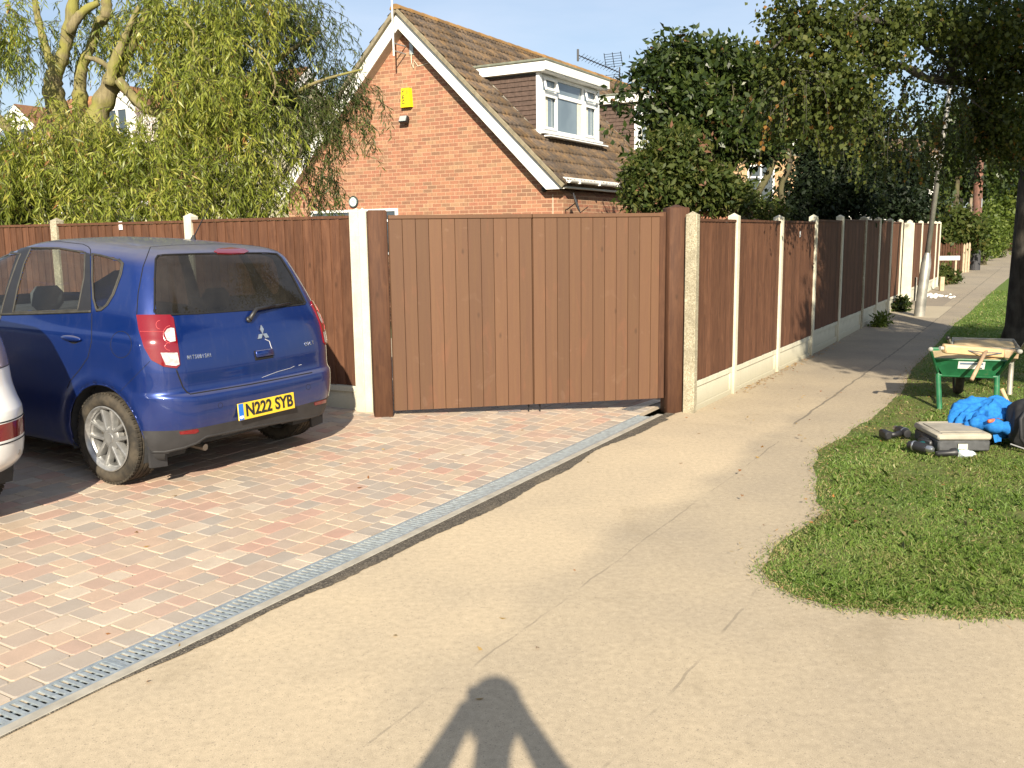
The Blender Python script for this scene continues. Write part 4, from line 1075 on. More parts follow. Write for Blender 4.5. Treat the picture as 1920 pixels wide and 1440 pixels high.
CS = 1.045
CYAW = R_(60.4)
def car_matrix(loc, yaw, pitch, s): return Matrix.Translation(loc) @ Matrix.Rotation(yaw, 4, 'Z') @ Matrix.Rotation(pitch, 4, 'X') @ Matrix.Scale(s, 4)
def place(e, Mx):
    e.matrix_world = Mx; l, q, s = Mx.decompose(); e.location = l; e.rotation_euler = q.to_euler(); e.scale = s
def interior(e, wb=2.5):
    s = MB(); s.box(-.70, .70, -.35, 2.4, .30, .34); s.box(-.74, -.71, -.2, 2.2, .34, .88); s.box(.71, .74, -.2, 2.2, .34, .88); s.box(-.70, .70, -.35, .25, .34, .62); s.box(-.70, .70, 2.05, 2.3, .6, .93, None, .03); s.build('cabin_tub', M['interior'], e)
    for (x, y) in ((-.36, .42), (.36, .42), (-.36, 1.35), (.36, 1.35)):
        c = MB(); c.box(-.23, .23, -.10, .06, .45, .98, Matrix.Translation((x, y, 0)) @ Matrix.Rotation(R_(8), 4, 'X'), bev=.05)
        c.box(-.25, .25, 0, .5, .42, .58, Matrix.Translation((x, y, 0)), bev=.05)
        c.build('seat', M['seat'], e, angle=60)
        c = MB(); c.box(x-.125, x+.125, y-.20, y-.10, .99, 1.165, None, .045); c.tube([(x-.05, y-.13, .93), (x-.05, y-.14, 1.05)], .008); c.build('headrest', M['seat'], e, angle=50)

def blue_car():
    sl = .042
    base = Vector((-2.2645, 6.757, .0975)); Mc = car_matrix(base, CYAW, math.atan(sl), CS)
    e = empty('parked_car', label='blue five-door hatchback with yellow rear number plate parked on the block paving', cat='car'); place(e, Mc)
    Lv = [(.16, .74, -.44, 3.02, .22, .40), (.19, .79, -.50, 3.10, .24, .42), (.26, .82, -.545, 3.16, .26, .44), (.34, .835, -.575, 3.19, .27, .45), (.375, .838, -.585, 3.20, .275, .45), (.45, .842, -.602, 3.22, .28, .45), (.54, .845, -.605, 3.22, .28, .45), (.595, .845, -.595, 3.20, .27, .45),
          (.618, .845, -.560, 3.18, .245, .45), (.75, .845, -.545, 3.10, .235, .44), (.86, .840, -.525, 2.92, .225, .42), (.935, .830, -.508, 2.62, .215, .40), (.97, .815, -.498, 2.48, .21, .38), (1.08, .785, -.455, 2.22, .20, .34), (1.2, .748, -.405, 1.93, .19, .30), (1.3, .712, -.360, 1.69, .18, .28), (1.38, .680, -.322, 1.50, .17, .26),
          (1.44, .645, -.292, 1.33, .155, .25), (1.475, .60, -.262, 1.22, .14, .24), (1.498, .53, -.215, 1.12, .12, .22), (1.512, .43, -.16, 1.0, .10, .2), (1.521, .30, -.11, .9, .08, .18), (1.526, .14, -.07, .82, .06, .1), (1.527, .0, -.05, .8, .0, .0)]
    G = car_shell(Lv, .030)
    T = dict(
        tailgate=[(282, 463), (268, 501), (259, 550), (256.5, 590), (300, 592), (330, 640), (337, 692), (331, 696), (343, 726), (356, 739), (469, 720.6), (585, 698), (602, 676), (600, 640), (590, 600), (575.6, 569), (548, 512), (525, 470), (512, 465), (460, 459), (400, 457.5), (330, 459)],
        glass=[(296, 479), (309, 477.3), (399, 474.5), (500, 474), (519, 475.5), (528, 484), (548, 516), (573, 566), (571, 570.5), (488.7, 580), (369, 588.5), (293, 590.5), (289.5, 583), (290, 519.6), (291.5, 486)],
        lamp=[(257, 591), (318.5, 591), (324.5, 597), (329, 624), (335, 663), (336.8, 684), (330.4, 690.6), (306.6, 687.3), (284, 674.8), (270.7, 651), (261.8, 621)],
        rdoor=[(44, 452.5), (109, 452.7), (156, 458), (166, 463), (169.5, 467.5), (171, 536), (172.3, 588), (171.7, 640), (165, 670), (150, 692.5), (131, 715), (124, 737), (118, 790), (112, 848), (10, 838), (-8, 760), (-16, 640), (-5, 588), (17, 520)],
        rglass=[(58.6, 464.4), (109, 465), (160, 473.8), (158, 520), (146, 581.6), (24, 586), (33, 540), (45, 495)],
        quarter=[(173, 476), (187.5, 478.4), (222, 487.8), (229, 494), (225, 514), (211, 552), (200, 570.6), (190, 580), (181, 581), (175, 559.7), (172.7, 520.6)])
    side = lambda N: np.abs(N[:, 0]) > .55
    def R1(poly, cond): return lambda C, N, px: inpoly(*px(C).T, poly) & cond(C, N)
    # front door glass in car coordinates (y, z)
    fgl = [(1.06, .945), (1.00, 1.40), (1.30, 1.405), (2.02, .975)]
    fdoor = [(1.10, .36), (.93, .9), (.93, 1.43), (1.3, 1.44), (2.08, .96), (2.05, .36)]
    yz = lambda poly: (lambda C, N, px: inpoly(C[:, 1], C[:, 2], poly) & (np.abs(N[:, 0]) > .45))
    ub_l = [(150, 846), (262, 846), (309, 849), (345, 841), (369, 832), (387, 820), (488, 799.5), (584, 783), (604, 778), (640, 700), (700, 1100), (100, 1100)]
    regs = [('_under', lambda C, N, px: inpoly(*px(C, False).T, ub_l) & (C[:, 1] < -.12) & (C[:, 2] < .42) & (C[:, 0] > -.72)),
            ('_rearglass', lambda C, N, px: inpoly(*px(C, False).T, T['glass']) & (N[:, 1] < -.15) & (C[:, 1] < .1)),
            ('_rglass', R1(T['rglass'], lambda C, N: side(N) & (C[:, 2] > .85))),
            ('_quarter', R1(T['quarter'], lambda C, N: (np.abs(N[:, 0]) > .4) & (C[:, 2] > .85))),
            ('_fglass', yz(fgl)),
            ('windscreen', lambda C, N, px: (C[:, 1] > .9) & (C[:, 2] > 1.0) & (N[:, 1] > .3) & (np.abs(C[:, 0]) < .62-.0*C[:, 2]) & (C[:, 2] < 1.42)),
            ('bumper', lambda C, N, px: (C[:, 2] < .385) & (C[:, 1] < -.1)),
            ('front_bumper', lambda C, N, px: (C[:, 2] < .385) & (C[:, 1] > 2.7)),
            ('tailgate', lambda C, N, px: inpoly(*px(C, False).T, T['tailgate']) & (N[:, 1] < -.15) & (C[:, 1] < .1) & (C[:, 2] > .61)),
            ('rear_door', R1(T['rdoor'], lambda C, N: side(N))), ('front_door', yz(fdoor))]
    H = build_car(e, Mc, G, M['blue_paint'], dict(regions=regs, sided=('rear_door', 'front_door'), mats=dict(bumper=M['trim'], front_bumper=M['trim'], windscreen=M['side_glass'])))
    hit, patch, line = H['hit'], H['patch'], H['line']; tg = H['objs']['tailgate'][0]
    globals()['HB'] = H
    patch(T['glass'], -.004, 'rear_window', M['rear_glass'], tg); line(T['glass'], .006, 'window_seal', M['gap'], tg, -.001, close=True)
    for nm, poly in (('rear_side_window', T['rglass']), ('quarter_window', T['quarter'])):
        patch(poly, -.004, nm, M['side_glass'], e, mirror=True)
        for o in line(poly, .007, 'window_seal', M['rubber'], e, .000, mirror=True, close=True): pass
    for s in (-1, 1):
        g_ = MB(); V = []; ny, nz_ = 10, 8
        for i in range(ny+1):
            for j in range(nz_+1):
                q = j/nz_; y0 = 1.06+(1.00-1.06)*q; y1 = 2.02+(1.30-2.02)*q; y = y0+(y1-y0)*i/ny; z = .945+.46*q
                loc, nrm, _, _ = H['bvh'].ray_cast(Vector((s*3, y, z)), Vector((-s, 0, 0))); V.append((loc[0]-s*.004, loc[1], loc[2]))
        g_.add(V, [(i*(nz_+1)+j, (i+1)*(nz_+1)+j, (i+1)*(nz_+1)+j+1, i*(nz_+1)+j+1) for i in range(ny) for j in range(nz_)]); g_.build('front_side_window', M['side_glass'], e, smooth=True)
        ed = [V[j] for j in range(nz_+1)]+[V[i*(nz_+1)+nz_] for i in range(1, ny+1)]+[V[ny*(nz_+1)+j] for j in range(nz_-1, -1, -1)]+[V[i*(nz_+1)] for i in range(ny-1, -1, -1)]
        g_ = MB(); g_.tube(ed, .011, 6); g_.build('window_seal', M['rubber'], e)
    # black pillar covers
    patch([(36, 463.5), (58, 464), (45, 495), (33, 540), (24, 587), (1, 589), (11, 545), (24, 500)], .0025, 'pillar_cover', M['black_plastic'], e, mirror=True)
    patch([(160, 473.5), (169, 476), (171.5, 583.5), (146, 583), (158, 520)], .0025, 'pillar_cover', M['black_plastic'], e, mirror=True)
    # belt seal
    line([(0, 589.5), (60, 588), (120, 586), (171, 584)], .009, 'belt_seal', M['rubber'], e, .002, mirror=True)
    line([(181, 583), (190, 582), (202, 572), (214, 552), (228, 514), (231.5, 494), (224, 486)], .005, 'window_seal', M['rubber'], e, .002, mirror=True)
    # panel gaps
    line([(172.3, 588), (171.7, 640), (165, 670), (150, 692.5), (131, 715), (126, 728)], .0030, 'panel_gap', M['gap'], e, -.0005, mirror=True)
    line([(0, 455), (47, 452), (109, 452.7), (156, 458), (166, 463), (169.5, 467.5), (170.5, 480)], .0032, 'panel_gap', M['gap'], e, -.0005, mirror=True)
    line([(282, 463), (268, 501), (259, 550), (256.5, 590)], .0035, 'panel_gap', M['gap'], e, -.0008, mirror=True)
    line([(331, 694), (343, 726), (350, 735), (357, 739), (469, 721), (585, 698.5)], .0050, 'panel_gap', M['gap'], e, -.001)
    line([(282, 463), (330, 459.5), (400, 457.5), (460, 459), (512, 465)], .003, 'panel_gap', M['gap'], e, -.001)
    line([(281, 677.5), (225, 734)], .0018, 'panel_gap', M['gap'], e, -.0006, mirror=True)
    cap = [(227+19.5*math.cos(a), 646+25*math.sin(a)) for a in np.linspace(0, 2*math.pi, 28, endpoint=False)]
    line(cap, .0022, 'fuel_cap', M['gap'], e, -.0006, close=True)
    # lamps: left traced, right mirrored
    for sgn, om in ((1, False), (-1, True)):
        lo = patch(T['lamp'], .010, 'tail_light', M['red_lens'], e, only_mirror=om, thick=.02)[0]
        patch([(308, 625), (313, 618), (319, 615.5), (325.5, 616.5), (328.3, 640), (319, 642), (312, 638)], .0125, 'reversing_lens', M['clear_lens'], lo, only_mirror=om)
        patch([(301, 661.5), (331.5, 661.5), (335.3, 683), (329, 686), (310.5, 684)], .0125, 'indicator_lens', M['clear_lens'], lo, only_mirror=om)
        mb = MB(); 
        for (cx, cy, rx, ry) in ((318, 628, 12, 16), (300, 610, 7, 8), (318, 650, 9, 7)):
            pts = [(cx+rx*math.cos(a), cy+ry*math.sin(a)) for a in np.linspace(math.pi*.5, math.pi*1.5, 12)]
            P3 = [hit(*p, .0115)[0] for p in pts]; mb.tube([(p[0]*sgn, p[1], p[2]) for p in P3], .0018, 5)
        P3 = [hit(x, 622+(x-262)*.02, .0105)[0] for x in np.linspace(264, 308, 8)]; mb.tube([(p[0]*sgn, p[1], p[2]) for p in P3], .0012, 5)
        k_ = bpy.data.materials.get('lens_rim') or simple('lens_rim', (.5, .08, .08), .2); mb.build('reflector_rings', k_, lo)
    patch([(401, 472), (408, 467.5), (433, 465.3), (458, 467.5), (466, 472), (458, 475.5), (433, 476.5), (408, 475.5)], .006, 'brake_light', M['red_lens'], tg, thick=.01)
    for s in (0, 1):
        pp = [(336, 809.5), (370.5, 804), (373, 808.5), (366, 812.6), (338, 814.5)] if s == 0 else [(589, 755), (611, 748.5), (610.5, 755), (590, 760)]
        patch(pp, .004, 'rear_reflector', M['red_lens'], e, thick=.008)
    for c in ((413.4, 760), (578, 725.5)):
        pp = [(c[0]+4.2*math.cos(a), c[1]+5*math.sin(a)) for a in np.linspace(0, 2*math.pi, 14, endpoint=False)]; line(pp, .0012, 'parking_sensor', M['gap'], e, .0, close=True)
    # number plate
    def surf_frame(cx, cy, off, tilt=None):
        P, N = hit(cx, cy, off); N = Vector((N[0]*0, N[1], N[2]*.35)).normalized() if tilt is None else Vector(tilt).normalized()
        ex = Vector((1, 0, 0)); ez = N; ey = ez.cross(ex).normalized(); return Matrix(((ex[0], ey[0], ez[0], P[0]), (ex[1], ey[1], ez[1], P[1]), (ex[2], ey[2], ez[2], P[2]), (0, 0, 0, 1)))
    Mp = surf_frame(499, 760.5, .012, (0, -1, .10))
    k_ = NM('plate_yellow', .35); k_.col((.74, .50, .035)); pl = MB(); pl.box(-.26, .26, -.0555, .0555, -.008, .0, Mp, bev=.002); po = pl.build('number_plate', k_.m, e)
    kb = NM('plate_blue', .35); kb.col((.02, .15, .55)); bb = MB(); bb.box(-.257, -.215, -.053, .053, .0002, .0012, Mp); bb.build('plate_band', kb.m, po)
    text('N222 SYB', .112, Mp @ Matrix.Translation((.022, 0, .0005)) @ Matrix.Scale(.94, 4, (1, 0, 0)), M['black_plastic'], po, bold=.0032, name='plate_lettering')
    text('GB', .026, Mp @ Matrix.Translation((-.236, -.036, .0014)), M['white_plastic'], po, name='plate_lettering', bold=.001)
    # recess around the plate
    def badge(s_, xa, ya, xb, yb, size):
        parts = []
        for i, ch in enumerate(s_):
            q = i/(len(s_)-1); P, N = hit(xa+(xb-xa)*q, ya+(yb-ya)*q, .0015); ez = Vector(N); ex = Vector((1, 0, 0)); ex = (ex-ez*ex.dot(ez)).normalized(); ey = ez.cross(ex)
            parts.append(text(ch, size, Matrix(((ex[0], ey[0], ez[0], P[0]), (ex[1], ey[1], ez[1], P[1]), (ex[2], ey[2], ez[2], P[2]), (0, 0, 0, 1))) @ Matrix.Scale(.62 if len(s_) > 5 else .8, 4, (1, 0, 0)), M['steel_bright'], tg, name='badge_lettering', bold=.0003))
        bm = bmesh.new()
        for o_ in parts: bm.from_mesh(o_.data)
        me = bpy.data.meshes.new('badge_lettering')
        for o_ in parts: bpy.data.objects.remove(o_)
        bm.to_mesh(me); bm.free(); link('badge_lettering', me, M['steel_bright'], tg)
    Me = surf_frame(491, 626, .003, (0, -1, .22)); em = MB()
    for a in (0, 120, 240):
        Mr = Me @ Matrix.Rotation(R_(a), 4, 'Z'); em.prism([(0, 0), (.017, .030), (0, .060), (-.017, .030)], 0, .006, Mr)
    em.build('emblem', M['steel_bright'], tg)
    badge('MITSUBISHI', 353, 670.5, 394.5, 666, .036)
    badge('COLT', 572.5, 645.5, 586, 642.5, .036)
    # handles
    Mh = surf_frame(494.5, 664, .0, (0, -1, .2)); hm = MB(); hm.box(-.085, .085, -.034, .030, -.004, .004, Mh, bev=.003); ho = hm.build('handle_cup', M['gap'], tg); hm = MB(); hm.box(-.080, .080, -.016, .030, .0045, .018, Mh, bev=.006); hm.build('tailgate_handle', M['blue_paint'], tg, angle=50)
    P, N = hit(136, 634, 0)
    for s, dr in ((1, H['objs']['rear_door'][0]), (-1, H['objs']['rear_door'][1])):
        hm = MB(); cx = P[0]*s; sg = -1 if cx < 0 else 1
        cup = MB(); cup.sphere((cx-sg*.002, P[1], P[2]-.022), 1, 16, 8, None, (.006, .075, .032)); cup.build('handle_cup', M['gap'], dr, smooth=True)  # near-black cup: shade in the recess under the handle put in as colour
        hm.sphere((cx+sg*.012, P[1], P[2]), 1, 20, 10, None, (.018, .098, .019)); hm.build('door_handle', M['blue_paint'], dr, smooth=True)
    # wiper
    a = hit(465, 600, .018)[0]; b = hit(474, 583, .035)[0]; c = hit(510, 576, .030)[0]; d = hit(543, 569.5, .016)[0]; wp = MB(); a0 = hit(465, 600, 0)[0]
    wp.tube([a0, a], .020, 10); wp.tube([a, b, c], [.016, .013, .009], 8); wp.tube([hit(478, 581, .016)[0], c-Vector((0, 0, .0)), d], [.008, .009, .005], 6); wp.build('rear_wiper', M['black_plastic'], tg, smooth=True)
    # aerial
    r0 = hit(362, 449, 0)[0]; an = MB(); an.tube([r0-Vector((0, 0, .01)), r0+Vector((0, -.01, .03))], [.026, .010], 10); an.tube([r0+Vector((0, -.01, .02)), r0+Vector((0, -.20, .27))], [.005, .002], 6); an.build('aerial', M['black_plastic'], e)
    # thin pale scratches on the tailgate
    kk = simple('paint_scratch', (.45, .45, .47), .6); mb = MB(); line([(491, 724-16), (520, 697), (545, 690), (552, 686.5)], .0014, '', None, e, .0005, mb=mb); line([(560, 685), (565, 683.5)], .002, '', None, e, .0005, mb=mb); line([(497, 636), (505, 640), (508, 650), (511, 656)], .0030, '', None, e, .0005, mb=mb); mb.build('scratches', kk, tg)
    line([(285, 848), (309, 848), (345, 840), (369, 831), (387, 819), (488, 798.5), (584, 782), (600, 777)], .016, 'bumper_edge', M['trim'], e, -.012)
    # arch lips, liners, exhaust, underbody
    for yc in (0, 2.5):
        for s in (-1, 1):
            lp = MB(); pts = []
            for aa in np.linspace(-8, 188, 40):
                y = yc+.345*math.cos(R_(aa)); z = .30+.345*math.sin(R_(aa)); h_ = H['bvh'].ray_cast(Vector((s*3, y, z)), Vector((-s, 0, 0)))
                if h_[0] is not None: pts.append((h_[0][0]-s*.006, y, z))
            lp.tube(pts, .008, 6); lp.build('arch_lip', M['blue_paint'], e, smooth=True)
            li = MB(); V = []
            for aa in np.linspace(-20, 200, 24):
                y = yc+.352*math.cos(R_(aa)); z = .30+.352*math.sin(R_(aa)); V += [(s*.825, y, z), (s*.50, y, z)]
            li.add(V, [(2*i, 2*i+2, 2*i+3, 2*i+1) for i in range(23)]); pts_ = [(s*.50, V[2*i][1], V[2*i][2]) for i in range(24)]; li.add(pts_, [tuple(range(24))]); li.build('wheel_liner', M['interior'], e)
            wheel(e, s*.735, yc, .292, .292, .208, .20, s, M['alloy'], M['tyre'])
    ub = MB(); ub.box(-.60, .60, .30, 2.95, .17, .29); ub.box(-.56, .56, -.40, .30, .24, .32); ub.build('underbody', M['interior'], e)
    ex = MB(); ex.tube([(-.42, -.10, .225), (-.42, -.43, .215)], .022, 12); ex.build('exhaust', M['disc'], e); ex = MB(); ex.tube([(-.28, -.28, .27), (.26, -.28, .27)], .07, 12); ex.build('silencer', M['interior'], e)
    # mud-flap behind the near wheel
    for s in (-1, 1):
        P_ = [(s*.80, -.335, .42), (s*.66, -.335, .42), (s*.67, -.345, .135), (s*.795, -.345, .150)]; mf = MB(); mf.add([*P_, *[(p[0], p[1]-.02, p[2]) for p in P_]], [(0, 1, 2, 3), (7, 6, 5, 4), (0, 4, 5, 1), (1, 5, 6, 2), (2, 6, 7, 3), (3, 7, 4, 0)]); mf.build('mud_flap', M['trim'], e)
    interior(e)
    # door mirrors
    for s in (-1, 1):
        mm = MB(); mm.sphere((s*.93, 2.0, 1.0), 1, 16, 10, None, (.10, .05, .075)); mm.tube([(s*.80, 1.95, .95), (s*.90, 1.98, .97)], .02); mm.build('door_mirror', M['blue_paint'], e, smooth=True)
    hl = MB()
    for s in (-1, 1): hl.sphere((s*.60, 3.02, .72), 1, 16, 10, None, (.16, .12, .09))
    hl.build('headlights', M['clear_lens'], e, smooth=True)
M['steel_bright'] = simple('chrome', (.62, .62, .62), .25, .9, var=.1)
blue_car()
# ------------------------------------------------------------------ vegetation
def leaf_mat(name, stops, rough=.5, spec=.35, trans=.35):
    k = NM(name, rough, spec=spec); c = k.ramp(k.attr(), stops); k.col(c)
    t = k.n('BsdfTranslucent'); c2 = k.mix(1.0, c, (1.1, 1.25, .5), 'MULTIPLY'); k.l(c2, t.inputs[0]); m_ = k.n('MixShader'); m_.inputs[0].default_value = trans
    k.l(k.b.outputs[0], m_.inputs[1]); k.l(t.outputs[0], m_.inputs[2]); k.l(m_.outputs[0], k.out.inputs[0]); return k.m
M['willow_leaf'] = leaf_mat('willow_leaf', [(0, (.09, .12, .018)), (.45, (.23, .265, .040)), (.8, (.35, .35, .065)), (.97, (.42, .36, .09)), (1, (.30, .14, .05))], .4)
M['willow_dark'] = leaf_mat('willow_leaf_shade', [(0, (.035, .055, .012)), (.6, (.07, .095, .02)), (1, (.12, .13, .03))], .5)  # darker copy of the willow leaf; crown's inner and right-hand shade put into colour
M['laurel_leaf'] = leaf_mat('laurel_leaf', [(0, (.016, .029, .007)), (.5, (.036, .057, .012)), (.9, (.074, .098, .020)), (.99, (.11, .115, .03)), (1, (.15, .08, .03))], .40, .38, .25)
M['birch_leaf'] = leaf_mat('birch_leaf', [(0, (.026, .040, .009)), (.5, (.058, .076, .015)), (.93, (.105, .118, .026)), (.99, (.20, .16, .03)), (1, (.24, .12, .03))], .55, .22, .32)
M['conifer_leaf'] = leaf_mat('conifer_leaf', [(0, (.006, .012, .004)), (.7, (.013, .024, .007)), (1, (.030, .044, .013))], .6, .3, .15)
M['hedge_leaf'] = leaf_mat('hedge_leaf', [(0, (.05, .08, .012)), (.6, (.11, .15, .025)), (1, (.19, .22, .05))], .5)
M['shrub_leaf'] = leaf_mat('shrub_leaf', [(0, (.030, .052, .011)), (.6, (.075, .095, .021)), (.97, (.13, .125, .034)), (1, (.20, .10, .06))], .55, .25)
def bark_mat(name, a, b, moss, scale=9, mossamt=.5):
    k = NM(name, .92, spec=.2); v = k.mapv(k.co(), (1, 1, .25)); n1 = k.noise(v, scale*2.2, 6, .65, .5); n2 = k.noise(k.co(), 2.2, 5, .6)
    c = k.mix(k.ramp(n1, [(.35, 0.0), (.65, 1.0)]), a, b); c = k.mix(k.math('MULTIPLY', k.ramp(n2, [(.42, 0.0), (.6, 1.0)]), mossamt), c, moss); k.col(c); k.bump(n1, .7, .02); return k.m
M['willow_bark'] = bark_mat('willow_bark', (.12, .10, .055), (.24, .20, .11), (.22, .21, .05), mossamt=.85)
M['birch_bark'] = bark_mat('birch_bark', (.025, .022, .018), (.060, .052, .042), (.16, .15, .13), scale=5, mossamt=.35)
M['dark_bark'] = bark_mat('dark_bark', (.05, .04, .028), (.11, .09, .06), (.12, .12, .05))
def leaf_mesh(name, P, D, Wd, ln, wd, mat, parent, tint, fold=.18):
    """P base points, D unit directions, Wd unit side vectors; each leaf a folded diamond"""
    n = len(P); ln = np.broadcast_to(ln, (n,))[:, None]; wd = np.broadcast_to(wd, (n,))[:, None]
    Nn = np.cross(D, Wd); a = P; b = P+D*ln*.42+Wd*wd*.5+Nn*wd*fold; c = P+D*ln; d = P+D*ln*.42-Wd*wd*.5+Nn*wd*fold
    V = np.stack([a, b, c, d], 1).reshape(-1, 3); F = np.arange(4*n).reshape(n, 4)
    return rawmesh(name, V, F, mat, parent, smooth=False, tint=tint)
def unit(v): return v/np.maximum(np.linalg.norm(v, axis=-1, keepdims=True), 1e-9)
def blobs_px(L_): # (px,py,rx,ry,Y[,ry_depth[,weight]])
    o = []
    for b in L_:
        px, py, rx, ry, Y = b[:5]; c = at(px, py, Y); o.append((c, np.array([rx/FPX*Y, b[5] if len(b) > 5 else (rx+ry)/2/FPX*Y, ry/FPX*Y]), b[6] if len(b) > 6 else 1.0))
    return o
def crown(name, blobs, nclump, per, spread, ln, wd, mat, parent, seed, droop=.35, shell=.55, flat=0.0):
    r = np.random.default_rng(seed); vol = np.array([b[1].prod()**.75*b[2] for b in blobs]); vol /= vol.sum(); idx = r.choice(len(blobs), nclump, p=vol)
    u = unit(r.normal(size=(nclump, 3))); rad = (shell+(1-shell)*r.random(nclump))[:, None]*(r.random(nclump)**.15)[:, None]
    C = np.array([blobs[i][0] for i in idx])+u*rad*np.array([blobs[i][1] for i in idx])
    ct = r.normal(0, .16, nclump)
    n = nclump*per; P = np.repeat(C, per, 0)+r.normal(size=(n, 3))*spread*np.array([1, 1, .8]); out_ = np.repeat(u, per, 0)
    D = unit(out_*.5+r.normal(size=(n, 3))*.8+np.array([0, 0, -droop])); Wd = unit(np.cross(D, r.normal(size=(n, 3))))
    t = np.clip(.45+np.repeat(ct, per)+r.normal(0, .2, n), 0, 1)
    s = r.uniform(.5, 1.45, n)
    return leaf_mesh(name, P, D, Wd, ln*s, wd*s, mat, parent, t), C
def twigs(name, C, root, n, mat, parent, seed, r0=.02):
    r = np.random.default_rng(seed); mb = MB(); root = np.asarray(root)
    for i in r.choice(len(C), min(n, len(C)), replace=False):
        c = C[i]; k = root[np.argmin(np.linalg.norm(root-c, axis=1))]; m_ = (k*.5+c*.5)+r.normal(size=3)*.15*np.linalg.norm(c-k)
        mb.tube([k, k*.6+m_*.4+r.normal(size=3)*.05, m_, m_*.4+c*.6, c], [r0, r0*.8, r0*.55, r0*.35, r0*.15], 5, cap=False)
    return mb.build(name, mat, parent, smooth=True)
def rebase(e):
    """children were built in world coordinates; shift them so the empty stays at the base"""
    l = e.location.copy()
    for c in e.children: c.location = -l
def strands(name, blobs, n, L0, L1, per, ln, wd, mat, parent, seed, stemmat, curl=.09, wind=(0, 0)):
    r = np.random.default_rng(seed); vol = np.array([b[1].prod()**.7*b[2] for b in blobs]); vol /= vol.sum(); idx = r.choice(len(blobs), n, p=vol)
    P = []; D = []; T = []; SV = []; SF = []
    for q in range(n):
        if q % 8 == 0:
            c, rad, _ = blobs[idx[q]]; u = unit(r.normal(size=3)); bc = c+u*rad*(r.random()**.33)+np.array([0, 0, rad[2]*.25]); ctn = r.normal(0, .18)
        s0 = bc+r.normal(0, .13, 3); Ls = r.uniform(L0, L1)
        d = unit(np.array([u[0]*.9, u[1]*.6, .2])+r.normal(0, .35, 3)); p = s0.copy(); st = Ls/per; ph = r.random(3)*6.28; fr = r.uniform(9, 16); tn = np.clip(r.normal(.45, .12)+ctn, 0, 1); prev = None
        for i in range(per):
            w = i/per; g_ = np.array([wind[0], wind[1], -1.0]); d = unit(d*(1-.16)+g_*.16+curl*3*np.array([math.sin(fr*w+ph[0]), math.sin(fr*w*1.1+ph[1]), .5*math.sin(fr*w+ph[2])])); p = p+d*st
            P.append(p.copy()); side = unit(np.cross(d, [0, 0, 1])+r.normal(0, .5, 3)); D.append(unit(d*.55+side*(1 if i % 2 else -1)*.6+np.array([0, 0, -.55])+r.normal(0, .25, 3))); T.append(tn+r.normal(0, .14))
            if i % 3 == 0:
                a = .0035*(1-w*.6); o = len(SV); e1 = unit(np.cross(d, [.3, .2, .9])); e2 = np.cross(d, e1)
                SV += [p+e1*a, p-e1*a*.5+e2*a, p-e1*a*.5-e2*a]
                if prev is not None: SF += [(prev+j, prev+(j+1) % 3, o+(j+1) % 3, o+j) for j in range(3)]
                prev = o
    P = np.array(P); D = np.array(D); m = len(P); Wd = unit(np.cross(D, r.normal(size=(m, 3)))); s = r.uniform(.65, 1.25, m)
    leaf_mesh(name, P, D, Wd, ln*s, wd*s, mat, parent, np.clip(T, 0, 1))
    rawmesh('twigs', np.array(SV), SF, stemmat, parent, smooth=True)

